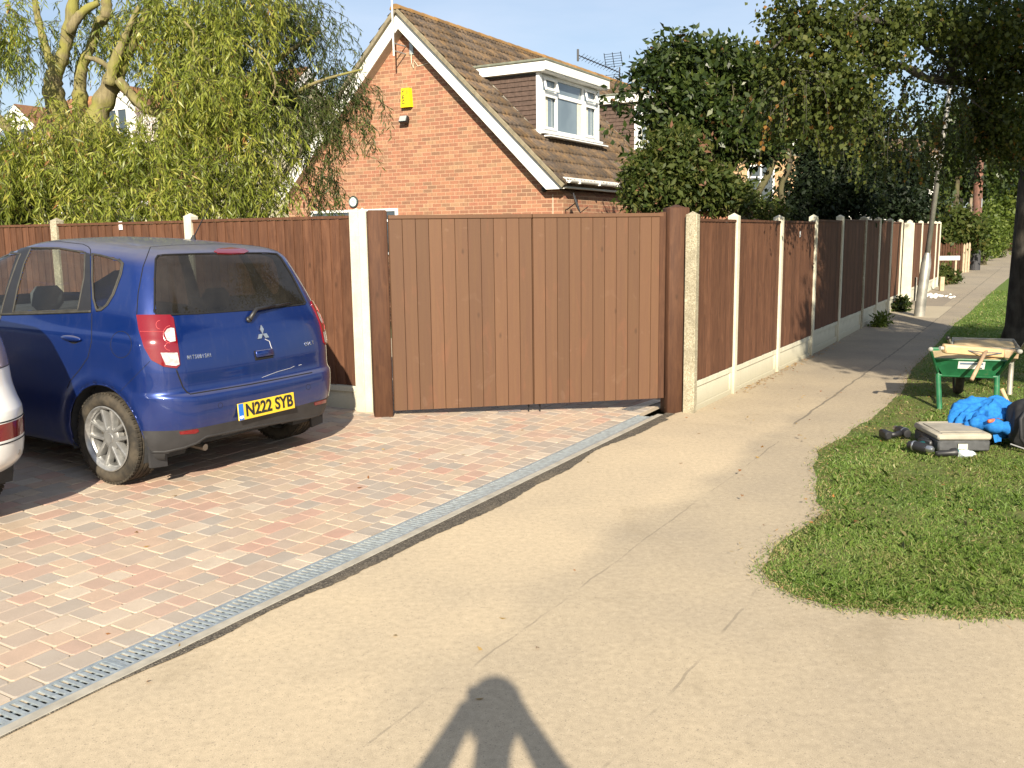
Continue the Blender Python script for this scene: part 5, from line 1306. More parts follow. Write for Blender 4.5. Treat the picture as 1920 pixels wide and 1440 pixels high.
def limb_px(mb, pts, rs, Y, n=12, wob=0.0):
    P = []; R__ = []
    for i, p in enumerate(pts):
        y = Y if not isinstance(Y, (list, tuple)) else Y[i]
        P.append(at(p[0], p[1], y)); R__.append(rs[i]/FPX*y)
    # smooth the path
    P = np.array(P); t = np.arange(len(P)); tt = np.linspace(0, len(P)-1, (len(P)-1)*5+1); Q = np.stack([np.interp(tt, t, P[:, k]) for k in range(3)], 1); Rr = np.interp(tt, t, R__)
    for _ in range(3): Q[1:-1] = (Q[:-2]+2*Q[1:-1]+Q[2:])/4
    rr = np.random.default_rng(int(P[0][0]*1000) % 1000+5); Rr = Rr*(1+rr.normal(0, .085, len(Rr)))
    mb.tube(Q, list(Rr), n)
def willow():
    b0 = at(160, 300, 13.5); e = empty('willow_tree', (b0[0], 13.5, 0), 0, 'large corkscrew willow with mossy limbs and drooping narrow leaves behind the left fence', 'tree')
    t = MB(); Y = 13.5
    base = at(160, 300, Y); g0 = np.array([base[0], Y, 0.0])
    t.tube([g0, g0+np.array([0, 0, 1.2]), at(165, 330, Y), at(160, 290, Y)], [.42, .36, .33, .30], 14)
    t.build('trunk', M['willow_bark'], e, smooth=True)
    L_ = MB()
    limb_px(L_, [(160, 300), (110, 215), (98, 165), (102, 135)], [30, 20, 17, 15], Y)
    limb_px(L_, [(104, 140), (88, 98), (78, 62), (70, 30), (62, -20), (56, -80)], [9, 7.5, 6, 6, 5, 4], Y)
    limb_px(L_, [(104, 140), (122, 92), (130, 50), (138, 5), (146, -70)], [13, 11, 10.5, 10, 8], Y)
    limb_px(L_, [(128, 62), (143, 36), (162, 16), (185, 5)], [8, 8, 7, 5], Y-.1)
    limb_px(L_, [(160, 300), (150, 200), (150, 145), (155, 118), (170, 92), (178, 68), (184, 45), (201, 28), (200, 5), (192, -40)], [24, 13, 11, 9, 8, 8, 8.5, 10, 9, 7], Y+.3)
    limb_px(L_, [(160, 300), (182, 218), (200, 178), (222, 132), (240, 90), (258, 55), (284, 18), (305, -40)], [30, 21, 17, 14, 12, 12, 9, 7], Y-.3)
    limb_px(L_, [(205, 160), (214, 120), (226, 92), (238, 60), (262, 10)], [11, 10, 8, 6, 4], Y-.45)
    limb_px(L_, [(212, 140), (200, 122), (178, 110), (160, 108)], [6, 5, 5, 4], Y-.2)
    limb_px(L_, [(222, 150), (262, 198), (310, 222), (350, 218), (385, 190)], [9, 8, 7, 6, 4], Y-.6)
    limb_px(L_, [(300, 245), (330, 235), (360, 212), (372, 160), (358, 130), (350, 120)], [8, 8, 6, 4.5, 4, 3], Y-.9)
    limb_px(L_, [(160, 330), (60, 330), (38, 285), (15, 240), (-20, 205)], [22, 16, 12, 9, 8], Y-.2)
    limb_px(L_, [(165, 330), (260, 300), (330, 260), (430, 190), (520, 110), (600, 60)], [20, 12, 9, 7, 5, 3], Y+.4)
    limb_px(L_, [(430, 190), (520, 190), (600, 150), (680, 130)], [5, 4, 3, 1.5], Y)
    for (p, r_) in (([(352, 120), (372, 128), (390, 150), (404, 172)], [3, 2.5, 2, 1]), ([(345, 40), (365, 60), (360, 90), (380, 110)], [2.5, 2, 2, 1]), ([(455, 80), (500, 110), (520, 160), (500, 200)], [2.5, 2, 2, 1])): limb_px(L_, p, r_, Y-1.2, 6)
    L_.build('limbs', M['willow_bark'], e, smooth=True)
    A = blobs_px([(25, 35, 62, 55, 12.3), (55, 285, 75, 60, 12.2), (60, 365, 110, 45, 12, .7, .7), (190, 290, 75, 55, 12), (265, 330, 100, 55, 11.8, .8, .7), (250, 385, 130, 25, 11.0, .5), (170, 395, 60, 14, 10.8, .4),
                  (215, 60, 60, 60, 14.6, 1.0, .5), (330, 60, 60, 60, 13), (330, -10, 80, 45, 13), (440, 0, 80, 45, 12.6), (420, 110, 80, 70, 12.3), (430, 210, 75, 80, 12.0), (440, 290, 70, 70, 11.8), (400, 350, 70, 45, 11.5), (350, 200, 60, 60, 13.5, 1.0, .7), (150, 240, 60, 45, 12.2, .6, .8), (490, 340, 50, 45, 12)])
    B = blobs_px([(480, 25, 110, 55, 14), (560, 60, 65, 60, 14.2), (560, 150, 60, 60, 14.0), (600, 165, 65, 45, 14.0, .8, .8), (545, 240, 50, 80, 13.5), (585, 270, 40, 70, 13.6, .7), (600, 340, 18, 35, 13.6, .4), (660, 165, 40, 30, 14, .5, .5), (380, 140, 60, 60, 14.6)])
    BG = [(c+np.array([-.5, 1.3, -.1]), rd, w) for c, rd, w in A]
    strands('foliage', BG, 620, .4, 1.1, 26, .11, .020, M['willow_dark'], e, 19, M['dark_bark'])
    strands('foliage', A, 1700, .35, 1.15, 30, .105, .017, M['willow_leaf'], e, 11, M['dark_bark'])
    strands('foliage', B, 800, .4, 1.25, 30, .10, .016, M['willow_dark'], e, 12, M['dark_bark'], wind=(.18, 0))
    # sparse bare curly twigs against the sky
    K2 = blobs_px([(30, 262, 60, 45, 11.8), (120, 268, 50, 35, 11.8), (225, 262, 60, 42, 11.7), (300, 300, 50, 45, 11.5), (130, 330, 90, 35, 11.4)]); strands('foliage', K2, 200, .3, .9, 28, .105, .018, M['willow_leaf'], e, 17, M['dark_bark'])
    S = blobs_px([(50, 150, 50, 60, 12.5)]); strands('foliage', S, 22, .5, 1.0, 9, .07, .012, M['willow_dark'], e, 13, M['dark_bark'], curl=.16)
    rebase(e)
willow()
def broadleaf():
    c = at(1330, 300, 15.0); e = empty('tree', (c[0], 15.0, 0), 0, 'glossy dark green broadleaf tree beside the dormer windows behind the fence', 'tree')
    t = MB(); limb_px(t, [(1395, 520), (1400, 430), (1390, 380), (1360, 330), (1330, 280), (1310, 200)], [14, 13, 11, 9, 7, 4], 15.0); t.build('trunk', M['dark_bark'], e, smooth=True)
    t = MB(); limb_px(t, [(1400, 420), (1345, 385), (1300, 372), (1240, 340)], [9, 8, 6, 4], 14.5); limb_px(t, [(1398, 400), (1440, 330), (1470, 260)], [8, 6, 4], 15.2); limb_px(t, [(1470, 400), (1462, 350), (1482, 312), (1480, 280), (1470, 240)], [6, 5, 5, 4, 3], 15.4); t.build('limbs', M['dark_bark'], e, smooth=True)
    b = blobs_px([(1270, 120, 50, 48, 15.2), (1345, 130, 62, 50, 15.4), (1425, 165, 55, 70, 15.6), (1290, 200, 62, 55, 15.0), (1360, 250, 80, 60, 15.2), (1430, 262, 46, 40, 15.5, .9, .5), (1225, 140, 26, 22, 15, .4, .5), (1193, 158, 20, 16, 14.8, .3, .5), (1160, 188, 22, 11, 14.4, .25, .35), (1222, 215, 28, 30, 14.9, .4, .4), (1168, 245, 22, 12, 14.5, .25, .12)])
    _, C = crown('foliage', b, 900, 24, .13, .120, .058, M['laurel_leaf'], e, 21, droop=.5)
    b2 = blobs_px([(1245, 330, 75, 60, 14.2), (1300, 350, 75, 50, 14.4), (1205, 362, 34, 38, 14.0), (1365, 370, 55, 32, 14.8, .7, .45), (1270, 270, 50, 40, 14.3, .6, .7), (1430, 392, 50, 16, 15.0, .6, .4)])
    _, C2 = crown('foliage', b2, 620, 26, .11, .105, .045, M['shrub_leaf'], e, 22, droop=.3)
    twigs('twigs', np.concatenate([C, C2]), [at(1360, 330, 15), at(1330, 280, 15), at(1400, 400, 15)], 130, M['dark_bark'], e, 23); rebase(e)
broadleaf()
def conifer():
    c = at(1550, 400, 17.8); e = empty('tree', (c[0], 17.8, 0), 0, 'very dark dense evergreen tree standing behind the shaded part of the fence', 'tree')
    t = MB(); limb_px(t, [(1545, 560), (1545, 400), (1550, 250)], [14, 12, 7], 17.8); t.build('trunk', M['dark_bark'], e, smooth=True)
    b = blobs_px([(1530, 370, 80, 60, 17.4), (1590, 360, 70, 60, 17.6), (1540, 270, 62, 80, 17.8), (1600, 240, 62, 80, 18), (1640, 330, 55, 50, 18), (1490, 396, 40, 20, 17, .6, .5), (1560, 190, 50, 50, 18)])
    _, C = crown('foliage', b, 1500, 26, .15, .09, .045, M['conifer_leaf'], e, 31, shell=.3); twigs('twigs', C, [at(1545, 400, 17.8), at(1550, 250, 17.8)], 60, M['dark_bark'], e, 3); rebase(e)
conifer()
def birch():
    # trunk just inside the right edge of the picture, on the verge
    g0 = np.array([7.56, 13.6, 0.0]); e = empty('birch_tree', g0, 0, 'dark barked birch on the grass verge with branches hanging over the path', 'tree')
    t = MB(); t.tube([g0+np.array(q_) for q_ in ([0, 0, -.1], [0, 0, .3], [.0, 0, 1.4], [.02, 0, 3.0], [-.05, -.3, 5.0], [-.15, -.8, 7.5])], [.36, .27, .245, .23, .18, .08], 18); t.build('trunk', M['birch_bark'], e, smooth=True)
    t = MB()
    limb_px(t, [(1935, 150), (1870, 175), (1800, 150), (1742, 152), (1700, 125), (1660, 118), (1600, 150), (1560, 200)], [14, 11, 8, 7, 6, 5, 3.5, 2], [13.3, 12.8, 12.2, 11.6, 11, 10.6, 10, 9.6])
    limb_px(t, [(1935, 60), (1860, 70), (1780, 40), (1700, 50), (1600, 30), (1500, 40), (1450, 90)], [14, 11, 8, 6, 5, 3.5, 2], [13.3, 12.5, 11.6, 10.8, 10, 9.6, 9.4])
    limb_px(t, [(1800, 150), (1770, 110), (1735, 90), (1720, 60)], [6, 5, 4, 3], 12); limb_px(t, [(1870, 175), (1820, 210), (1800, 250)], [5, 4, 2.5], 12.6); t.build('limbs', M['birch_bark'], e, smooth=True)
    b = blobs_px([(1490, 35, 50, 60, 9.6), (1475, 110, 38, 60, 9.5), (1545, 70, 70, 70, 9.8), (1560, 160, 60, 55, 9.8, .8, .8), (1640, 50, 85, 60, 10.5), (1740, 35, 90, 55, 11), (1840, 50, 85, 70, 11.5), (1880, 160, 50, 85, 12), (1850, 240, 55, 50, 12.2, .8, .8), (1930, 60, 60, 90, 12), (1905, 260, 40, 50, 12.3), (1495, 215, 48, 60, 9.8, .6, .55), (1660, 110, 50, 26, 10.4, .6, .6), (1800, 110, 40, 40, 12, .8, .6), (1580, 240, 40, 40, 10, .5, .35)])
    _, C = crown('foliage', b, 1150, 24, .105, .052, .044, M['birch_leaf'], e, 41, droop=.8)
    hb = blobs_px([(1500, 170, 55, 40, 9.7), (1570, 200, 60, 40, 10), (1640, 225, 50, 35, 10.6), (1720, 200, 45, 60, 11.4, .5, .8), (1775, 190, 30, 50, 11.8, .5, .7), (1670, 285, 35, 25, 11, .4, .22), (1740, 262, 36, 24, 11.8, .4, .4), (1815, 270, 40, 40, 12.2), (1530, 262, 20, 25, 10, .4, .12)])
    strands('foliage', hb, 300, .3, .8, 16, .050, .042, M['birch_leaf'], e, 42, M['birch_bark'], curl=.03)
    twigs('twigs', C, [at(1742, 152, 11.6), at(1660, 118, 10.6), at(1700, 50, 10.8), at(1600, 30, 10), at(1860, 70, 12.5), at(1870, 175, 12.8), at(1500, 40, 9.6)], 80, M['birch_bark'], e, 43, .007)
    r = [(np.array([7.4, 11.6, 7.2]), np.array([1.6, 2.0, 1.2]), 1.0)]
    crown('foliage', r, 260, 20, .22, .075, .065, M['birch_leaf'], e, 44, droop=.6, shell=.2)
    rebase(e)
birch()
def far_tree(name, label, blobs, n, per, spread, ln, mat, seed, trunk=None):
    b = blobs_px(blobs); c = b[0][0]; e = empty(name, (c[0], c[1], gz(0, c[1])), 0, label, 'tree' if 'tree' in name else name.replace('_', ' '))
    cr, C = crown('crown' if 'tree' in name else 'foliage', b, n, per, spread, ln, ln*.6, mat, e, seed, shell=.35)
    t = MB(); t.tube([(c[0], c[1], 0), (c[0], c[1], c[2]*.6), (c[0]+.1, c[1], c[2])], [.18, .12, .05], 8); t.build('trunk' if 'tree' in name else 'stem', M['dark_bark'], e); rebase(e)
far_tree('tree', 'dark leafy tree over the far end of the path', [(1800, 250, 75, 70, 44), (1850, 300, 70, 60, 46), (1760, 300, 60, 70, 45), (1730, 340, 45, 50, 44), (1900, 250, 60, 80, 46), (1800, 330, 70, 50, 45)], 900, 20, .38, .26, M['laurel_leaf'], 51)
far_tree('tree', 'sunlit green tree hanging low over the far path end', [(1890, 370, 55, 40, 50), (1860, 400, 35, 40, 49), (1925, 350, 40, 60, 50), (1905, 425, 40, 18, 50)], 500, 20, .38, .26, M['hedge_leaf'], 52)
far_tree('shrub', 'olive green shrub behind the picket fence', [(1785, 425, 45, 38, 33), (1760, 455, 30, 30, 32.5), (1815, 440, 24, 34, 33), (1755, 400, 22, 20, 33)], 420, 20, .22, .15, M['shrub_leaf'], 53)
far_tree('hedge', 'bright green clipped hedge beyond the telegraph pole', [(1846, 440, 14, 52, 37), (1853, 400, 14, 22, 37.5), (1862, 440, 12, 45, 40), (1874, 452, 9, 34, 43)], 420, 20, .16, .12, M['hedge_leaf'], 54)
far_tree('tree', 'dark green tree between the white houses', [(1700, 330, 40, 60, 30), (1680, 380, 40, 30, 29), (1720, 390, 26, 30, 30)], 420, 20, .25, .16, M['conifer_leaf'], 55)
far_tree('shrub', 'dark green bush at the left edge behind the fence', [(20, 350, 60, 50, 13), (0, 395, 60, 20, 12.8)], 300, 22, .15, .09, M['willow_dark'], 56)

# ------------------------------------------------------------------ grass verge
def verge():
    outl = [(1920, 1152), (1860, 1150), (1800, 1152), (1740, 1146), (1690, 1148), (1640, 1142), (1590, 1140), (1545, 1132), (1500, 1122), (1466, 1105), (1440, 1088), (1426, 1070), (1440, 1052), (1446, 1032), (1470, 1012), (1500, 995), (1528, 978), (1546, 958), (1532, 940), (1527, 918), (1534, 896), (1524, 876), (1534, 856), (1530, 846), (1556, 832), (1585, 818), (1606, 800), (1632, 786), (1652, 770), (1672, 752), (1690, 738), (1700, 715), (1712, 690), (1735, 668), (1765, 636), (1790, 612), (1813, 597), (1850, 566), (1893, 534), (1905, 522)]
    P = [gp(x, y)[:2] for x, y in outl]; P = [tuple(p) for p in P]; far = P[-1]; k_ = (far[0]+FD[0]*26, far[1]+FD[1]*26); P += [k_, (k_[0]+9, k_[1]-3), (10.5, 8.0), (10.5, 4.2)]
    near = P[0]; P.append((near[0]+2.0, near[1]-.05))
    P = [Vector(p) for p in P]; bd = []
    r = random.Random(3)
    for i in range(len(P)):
        a, b = P[i], P[(i+1) % len(P)]; n = max(1, int((b-a).length/.12)) if a[1] < 12 else max(1, int((b-a).length/.6))
        for j in range(n): 
            q = a.lerp(b, j/n); bd.append(q+Vector((r.uniform(-1, 1), r.uniform(-1, 1)))*.012)
    inner = []; B = np.array([tuple(b) for b in bd]); X, Y = np.meshgrid(np.arange(1, 10.5, .16), np.arange(4.1, 14, .16)); X = X.ravel(); Y = Y.ravel(); m = inpoly(X, Y, [tuple(b) for b in bd])
    for x, y in zip(X[m], Y[m]):
        if np.min(np.hypot(B[:, 0]-x, B[:, 1]-y)) > .1: inner.append(Vector((x, y)))
    vs, ed, fa, *_ = mgeo.delaunay_2d_cdt(bd+inner, [(i, (i+1) % len(bd)) for i in range(len(bd))], [], 1, 1e-5)
    nb = len(bd); V = []
    for v in vs:
        d = float(np.min(np.hypot(B[:, 0]-v[0], B[:, 1]-v[1]))); V.append((v[0], v[1], gz(v[0], v[1])+.004+.008*min(1, d/.4)+.005*math.sin(v[0]*5)*math.cos(v[1]*4)*min(1, d/.2)))
    me = bpy.data.meshes.new('verge'); me.from_pydata(V, [], [tuple(f) for f in fa])
    k = NM('verge_soil', .95, spec=.2); p = k.gpos(); n1 = k.noise(p, 2.0, 6, .6); n2 = k.noise(p, 40, 4, .7)
    Yv = k.sep(p)[1]; far_ = k.ramp(k.math('DIVIDE', Yv, 20.0), [(.55, 0.0), (.75, 1.0)])
    c = k.mix(k.ramp(n1, [(.40, 0.0), (.62, 1.0)]), (.085, .125, .028), (.135, .13, .045)); c = k.mix(far_, c, (.10, .15, .03)); c = k.mix(.6, c, k.mix(1.0, c, k.ramp(n2, [(.3, .5), (.7, 1.5)]), 'MULTIPLY')); k.col(c); k.bump(n2, .6, .02)
    g_ = link('verge', me, k.m); tag(g_, kind='structure')
    # blades
    rr = np.random.default_rng(8); N = 480000; bp = [tuple(b) for b in bd]
    dist = 3.9+20*rr.random(N)**2.6; y = dist; x = rr.uniform(-.02, .78, N)*y+.2; jx = rr.normal(0, .045, N)*np.where(y < 12, 1, 1.6); jy = rr.normal(0, .045, N); m = inpoly(x, y, bp); x = x[m]+jx[m]; y = y[m]+jy[m]
    inn = inpoly(x+.10, y+.0, bp) & inpoly(x-.10, y, bp) & inpoly(x, y+.07, bp) & inpoly(x, y-.07, bp); m = inn | (rr.random(len(x)) < .85); x = x[m]; y = y[m]; inn = inn[m]
    # thin worn patches
    def fnoise(x, y): return (np.sin(x*2.1+1.3)*np.cos(y*1.7-.4)+.6*np.sin(x*4.7-y*3.1)+.4*np.sin(x*9.1+y*7.3+2))/2
    fp_ = (x-FP[0])*FN[0]+(y-FP[1])*FN[1]; al = (x-FP[0])*FD[0]+(y-FP[1])*FD[1]
    bare = ((fnoise(x, y)+.35*np.sin(x*17+y*5)*np.cos(y*19-x*3) > .86) & (rr.random(len(x)) < .8)) | (((al > -1.7) & (al < 4.2)) & (fp_ < 2.3+.4*np.sin(al*3)) & (rr.random(len(x)) > .22)) | ((np.hypot(x-3.95, y-6.35) < .16)) | ((np.hypot(x-3.0, y-5.3) < .10))
    edge = np.zeros(len(x), bool)
    keep = ~bare | (rr.random(len(x)) < .12); x = x[keep]; y = y[keep]; inn = inn[keep]; n = len(x)
    clump = fnoise(x*1.9+3, y*2.1); h = (.018+.024*rr.random(n)**1.5+.010*np.clip(clump, -1, 1))*np.where(rr.random(n) < .05, 1.9, 1); h = np.clip(h, .012, .09)*np.where(inn, 1, .55)
    z = np.array([gz(a, b) for a, b in zip(x, y)])+.004
    lx_ = np.sin(x*6.3+y*2.2)*.35; ly_ = np.cos(y*5.1-x*3.3)*.35; D = unit(np.stack([lx_+rr.normal(0, .55, n), ly_+rr.normal(0, .55, n), np.full(n, .9)], 1)); Wd = unit(np.cross(D, rr.normal(size=(n, 3)))); wd = .0011*(1+y/5.5); P0 = np.stack([x, y, z], 1)
    bend = unit(np.stack([rr.normal(size=n), rr.normal(size=n), np.full(n, -.15)], 1)); a = P0-Wd*wd[:, None]; b = P0+Wd*wd[:, None]; mid = P0+D*h[:, None]*.6; c = P0+D*h[:, None]+bend*h[:, None]*.5
    V = np.stack([a, b, mid+Wd*wd[:, None]*.8, c, mid-Wd*wd[:, None]*.8], 1).reshape(-1, 3); F5 = np.arange(5*n).reshape(n, 5)
    patch_ = np.sin(x*1.3+.7*np.sin(y*2.3))*np.cos(y*1.1+x*.6)+.5*np.sin(x*3.9+y*4.3); t = np.clip(.46+.15*clump+.16*patch_+rr.normal(0, .15, n)+.10, 0, .93); t = np.where(rr.random(n) < np.where(inn, .075, .30), .97+.03*rr.random(n), t)
    gm = leaf_mat('grass_blade', [(0, (.075, .13, .022)), (.5, (.125, .205, .036)), (.86, (.19, .265, .06)), (.95, (.30, .27, .12)), (1, (.40, .33, .16))], .5, .35, .3)
    o = rawmesh('grass', V, F5, gm, None, tint=t); tag(o, kind='stuff')
    # dry debris and fallen leaves along the verge edge
    N = 7500; i = rr.integers(0, nb, N); B2 = B[i]; m = (B2[:, 1] < 13) & (B2[:, 0] < 9.5) & ((B2[:, 1] > 5.2) | (rr.random(N) < .4)); B2 = B2[m]; n = len(B2); worn = (B2[:, 1] > 5.4) & (B2[:, 1] < 9); q = B2+rr.normal(0, .06, (n, 2))+np.where(worn, np.abs(rr.normal(0, .20, n)), 0)[:, None]*np.array([.86, -.51]); P0 = np.stack([q[:, 0], q[:, 1], np.full(n, .012)+rr.random(n)*.02], 1)
    D = unit(np.stack([rr.normal(size=n), rr.normal(size=n), rr.normal(0, .25, n)], 1)); Wd = unit(np.cross(D, np.array([0, 0, 1.])+rr.normal(0, .3, (n, 3))))
    dm = leaf_mat('dry_debris', [(0, (.16, .12, .06)), (.5, (.28, .21, .11)), (.8, (.36, .26, .12)), (.9, (.34, .14, .04)), (1, (.42, .36, .26))], .7, .2, .1)
    o = leaf_mesh('dry_debris', P0, D, Wd, rr.uniform(.01, .045, n), rr.uniform(.003, .008, n), dm, None, rr.random(n)); tag(o, kind='stuff')
    # scattered fallen leaves: verge, path edge by the fence, drive
    Q = []
    for _ in range(150): Q.append((rr.uniform(1.4, 7), rr.uniform(4.2, 11), .045))
    for _ in range(420):
        al_ = rr.uniform(0, 11)*rr.random()**.3; f_ = abs(rr.normal(0, .07))+.02; c_ = FP+FD*al_+FN*f_; Q.append((c_[0], c_[1], .006))
    for _ in range(18): c_ = DP+DD*rr.uniform(-6, 0)+DN*rr.uniform(.2, 2.2); Q.append((c_[0], c_[1], drive_z(*c_)+.004))
    for _ in range(26): Q.append((rr.uniform(-1.5, 3), rr.uniform(3, 8), .005))
    Q = np.array(Q); n = len(Q); D = unit(np.stack([rr.normal(size=n), rr.normal(size=n), rr.normal(0, .15, n)], 1)); Wd = unit(np.cross(D, np.array([0, 0, 1.])+rr.normal(0, .25, (n, 3))))
    o = leaf_mesh('fallen_leaves', Q, D, Wd, rr.uniform(.018, .042, n), rr.uniform(.012, .026, n), leaf_mat('fallen_leaf', [(0, (.20, .08, .03)), (.4, (.36, .15, .04)), (.7, (.42, .26, .07)), (1, (.34, .26, .16))], .6, .3, .2), None, rr.random(n)); tag(o, kind='stuff')
verge()
# weeds at the fence foot
def weed(px, py, rad, n, label, mat, sz, seed, name='weed', extra=None):
    c = gp(px, py, .12); e = empty(name, (c[0], c[1], gz(0, c[1])), 0, label, 'plant'); rr = np.random.default_rng(seed)
    b = [(np.array([c[0]+x*rad, c[1]+y*rad, gz(0, c[1])+z*rad]), np.array([rad*.5, rad*.5, rad*.4]), 1.0) for x, y, z in ((0, 0, .35), (.5, .4, .3), (-.4, -.5, .25), (.1, .1, .7))]
    crown('leaves', b, n, 14, .045, sz, sz*.45, mat, e, seed, droop=-.3, shell=.2)
    s = MB()
    for i in range(7): s.tube([(c[0], c[1], gz(0, c[1])), (c[0]+rr.normal(0, rad*.3), c[1]+rr.normal(0, rad*.3), gz(0, c[1])+rad*.8)], .004, 4)
    s.build('stems', M['dark_bark'], e); rebase(e); return e
weed(1690, 580, .24, 50, 'low dark weed clump at the foot of the fence before the lamp post', M['laurel_leaf'], .10, 61)
weed(1650, 604, .20, 40, 'small grassy weed patch at the foot of the shaded fence', M['hedge_leaf'], .07, 62)
weed(1758, 540, .62, 130, 'leafy green and russet shrub beside the fence end past the lamp post', M['shrub_leaf'], .10, 63, 'garden_shrub')
weed(1783, 538, .38, 70, 'bluish green low plant right of the russet shrub', M['laurel_leaf'], .09, 64, 'garden_shrub')
# ------------------------------------------------------------------ far houses and street furniture
def simple_house(name, label, C, ex, W, D, ze, zr, wallm, roofm, gable='x', wins=(), extra=None, eave=.25, gutter=True, tiles=.34):
    """C front-left corner on plan, ex unit along the front; local X front, Y back. gable 'x': ridge runs along X; 'y': ridge runs along Y"""
    ang = math.atan2(ex[1], ex[0]); e = empty(name, (C[0], C[1], gz(0, C[1])), ang, label, 'house'); w = MB()
    if gable == 'x':
        P = [(0, -.1), (D, -.1), (D, ze), (D/2, zr), (0, ze)]; V = [(0, p[0], p[1]) for p in P]+[(W, p[0], p[1]) for p in P]
    else:
        P = [(0, -.1), (W, -.1), (W, ze), (W/2, zr), (0, ze)]; V = [(p[0], 0, p[1]) for p in P]+[(p[0], D, p[1]) for p in P]
    w.add(V, [tuple(range(5)), tuple(range(5, 10))[::-1]]+[(i, (i+1) % 5, 5+(i+1) % 5, 5+i) for i in range(5)]); w.build('wall', wallm, e)
    span, ln = (D, W) if gable == 'x' else (W, D); k = (zr-ze)/(span/2); oh = eave
    for s in (0, 1):
        L_ = math.hypot(span/2+oh, (span/2+oh)*k)
        if gable == 'x':
            Mx = frame((-oh, -oh, ze-oh*k+.05), (1, 0, 0), Vector((0, 1, k)).normalized(), Vector((0, -k, 1)).normalized()) if s == 0 else frame((W+oh, D+oh, ze-oh*k+.05), (-1, 0, 0), Vector((0, -1, k)).normalized(), Vector((0, k, 1)).normalized())
        else:
            Mx = frame((W+oh, -oh, ze-oh*k+.05), (0, 1, 0), Vector((-1, 0, k)).normalized(), Vector((k, 0, 1)).normalized()) if s == 0 else frame((-oh, D+oh, ze-oh*k+.05), (0, -1, 0), Vector((1, 0, k)).normalized(), Vector((-k, 0, 1)).normalized())
        tiled_slope(ln+2*oh, L_, roofm, 'roof', e, Mx, cw=tiles, ch=tiles, seed=5+s)
    b = MB()
    for t in (0, 1):
        for s in (1, -1):
            if gable == 'x': x = -oh-.03 if t == 0 else W+oh; b.add([(x, D/2, zr+.02), (x, D/2+s*(span/2+oh), ze-oh*k+.02), (x, D/2+s*(span/2+oh), ze-oh*k-.18), (x, D/2, zr-.2), (x+.03, D/2, zr+.02), (x+.03, D/2+s*(span/2+oh), ze-oh*k+.02), (x+.03, D/2+s*(span/2+oh), ze-oh*k-.18), (x+.03, D/2, zr-.2)], [(0, 1, 2, 3), (4, 5, 6, 7), (0, 1, 5, 4), (1, 2, 6, 5), (2, 3, 7, 6)])
            else: y = -oh-.03 if t == 0 else D+oh; b.add([(W/2, y, zr+.02), (W/2+s*(span/2+oh), y, ze-oh*k+.02), (W/2+s*(span/2+oh), y, ze-oh*k-.18), (W/2, y, zr-.2), (W/2, y+.03, zr+.02), (W/2+s*(span/2+oh), y+.03, ze-oh*k+.02), (W/2+s*(span/2+oh), y+.03, ze-oh*k-.18), (W/2, y+.03, zr-.2)], [(0, 1, 2, 3), (4, 5, 6, 7), (0, 1, 5, 4), (1, 2, 6, 5), (2, 3, 7, 6)])
    b.build('bargeboard', M['fascia'], e)
    if gutter and gable == 'x':
        g_ = MB(); g_.tube([(-oh, -oh-.05, ze-oh*k-.02), (W+oh, -oh-.05, ze-oh*k-.02)], .06, 8); g_.box(-oh+.03, W+oh-.03, -oh-.02, -oh+.01, ze-oh*k-.2, ze-oh*k+.02); g_.build('gutter', M['fascia'], e)
    for (x, z, ww, hh) in wins: window(e, frame((x, -.04, z), (1, 0, 0)), ww, hh, [(ww*.5-.03, ww*.5+.03, .05, hh-.05), (.05, ww-.05, hh*.66, hh*.66+.05)])
    return e
# cream chalet behind the willow, with white gabled dormers
cf = at(352, 388, 22.0); ex = EB[:2]; Wb = 9.5; C = cf[:2]-ex*Wb+EV[:2]*.25
hb = simple_house('chalet_house', 'cream rendered chalet bungalow with brown roof and white dormers behind the willow', C, ex, Wb, 7.6, 2.62, 5.9, M['render_cream'], M['tile_rust'], 'x', [(2.0, 1.0, 1.6, 1.2), (5.6, 1.0, 2.0, 1.2)])
def gab_dormer(parent, x0, w, y0, z0, zb, zt):
    d = MB(); d.add([(x0, y0, z0), (x0+w, y0, z0), (x0+w, y0, zb), (x0+w/2, y0, zt), (x0, y0, zb), (x0, y0+3, zb), (x0+w, y0+3, zb), (x0+w/2, y0+3, zt), (x0, y0+2.0, z0+.8), (x0+w, y0+2.0, z0+.8)], [(0, 1, 2, 3, 4), (0, 4, 5, 8), (1, 9, 6, 2), (4, 3, 7, 5), (3, 2, 6, 7)]); do = d.build('dormer', M['render_white'], parent)
    f = MB()
    for s in (1, -1):
        a = Vector((x0+w/2, y0-.12, zt+.10)); b = Vector((x0+w/2+s*(w/2+.18), y0-.12, zb-.06)); f.add([a, b, b-Vector((0, 0, .16)), a-Vector((0, 0, .18)), a+Vector((0, .03, 0)), b+Vector((0, .03, 0)), b+Vector((0, .03, -.16)), a+Vector((0, .03, -.18))], [(0, 1, 2, 3), (4, 5, 6, 7), (0, 1, 5, 4), (1, 2, 6, 5), (2, 3, 7, 6)])
    f.build('bargeboard', M['fascia'], do)
    r_ = MB()
    for s in (1, -1):
        a = (x0+w/2, zt+.13); b = (x0+w/2+s*(w/2+.2), zb-.05); r_.add([(a[0], y0-.1, a[1]), (b[0], y0-.1, b[1]), (b[0], y0+3, b[1]), (a[0], y0+3, a[1])], [(0, 1, 2, 3)])
    r_.build('roof', M['tile_rust'], do)
    window(do, frame((x0+.2, y0-.05, z0+.12), (1, 0, 0)), w-.4, (zb-z0)-.2, [((w-.4)/2-.03, (w-.4)/2+.03, .05, zb-z0-.25)])
hi = hb.matrix_world
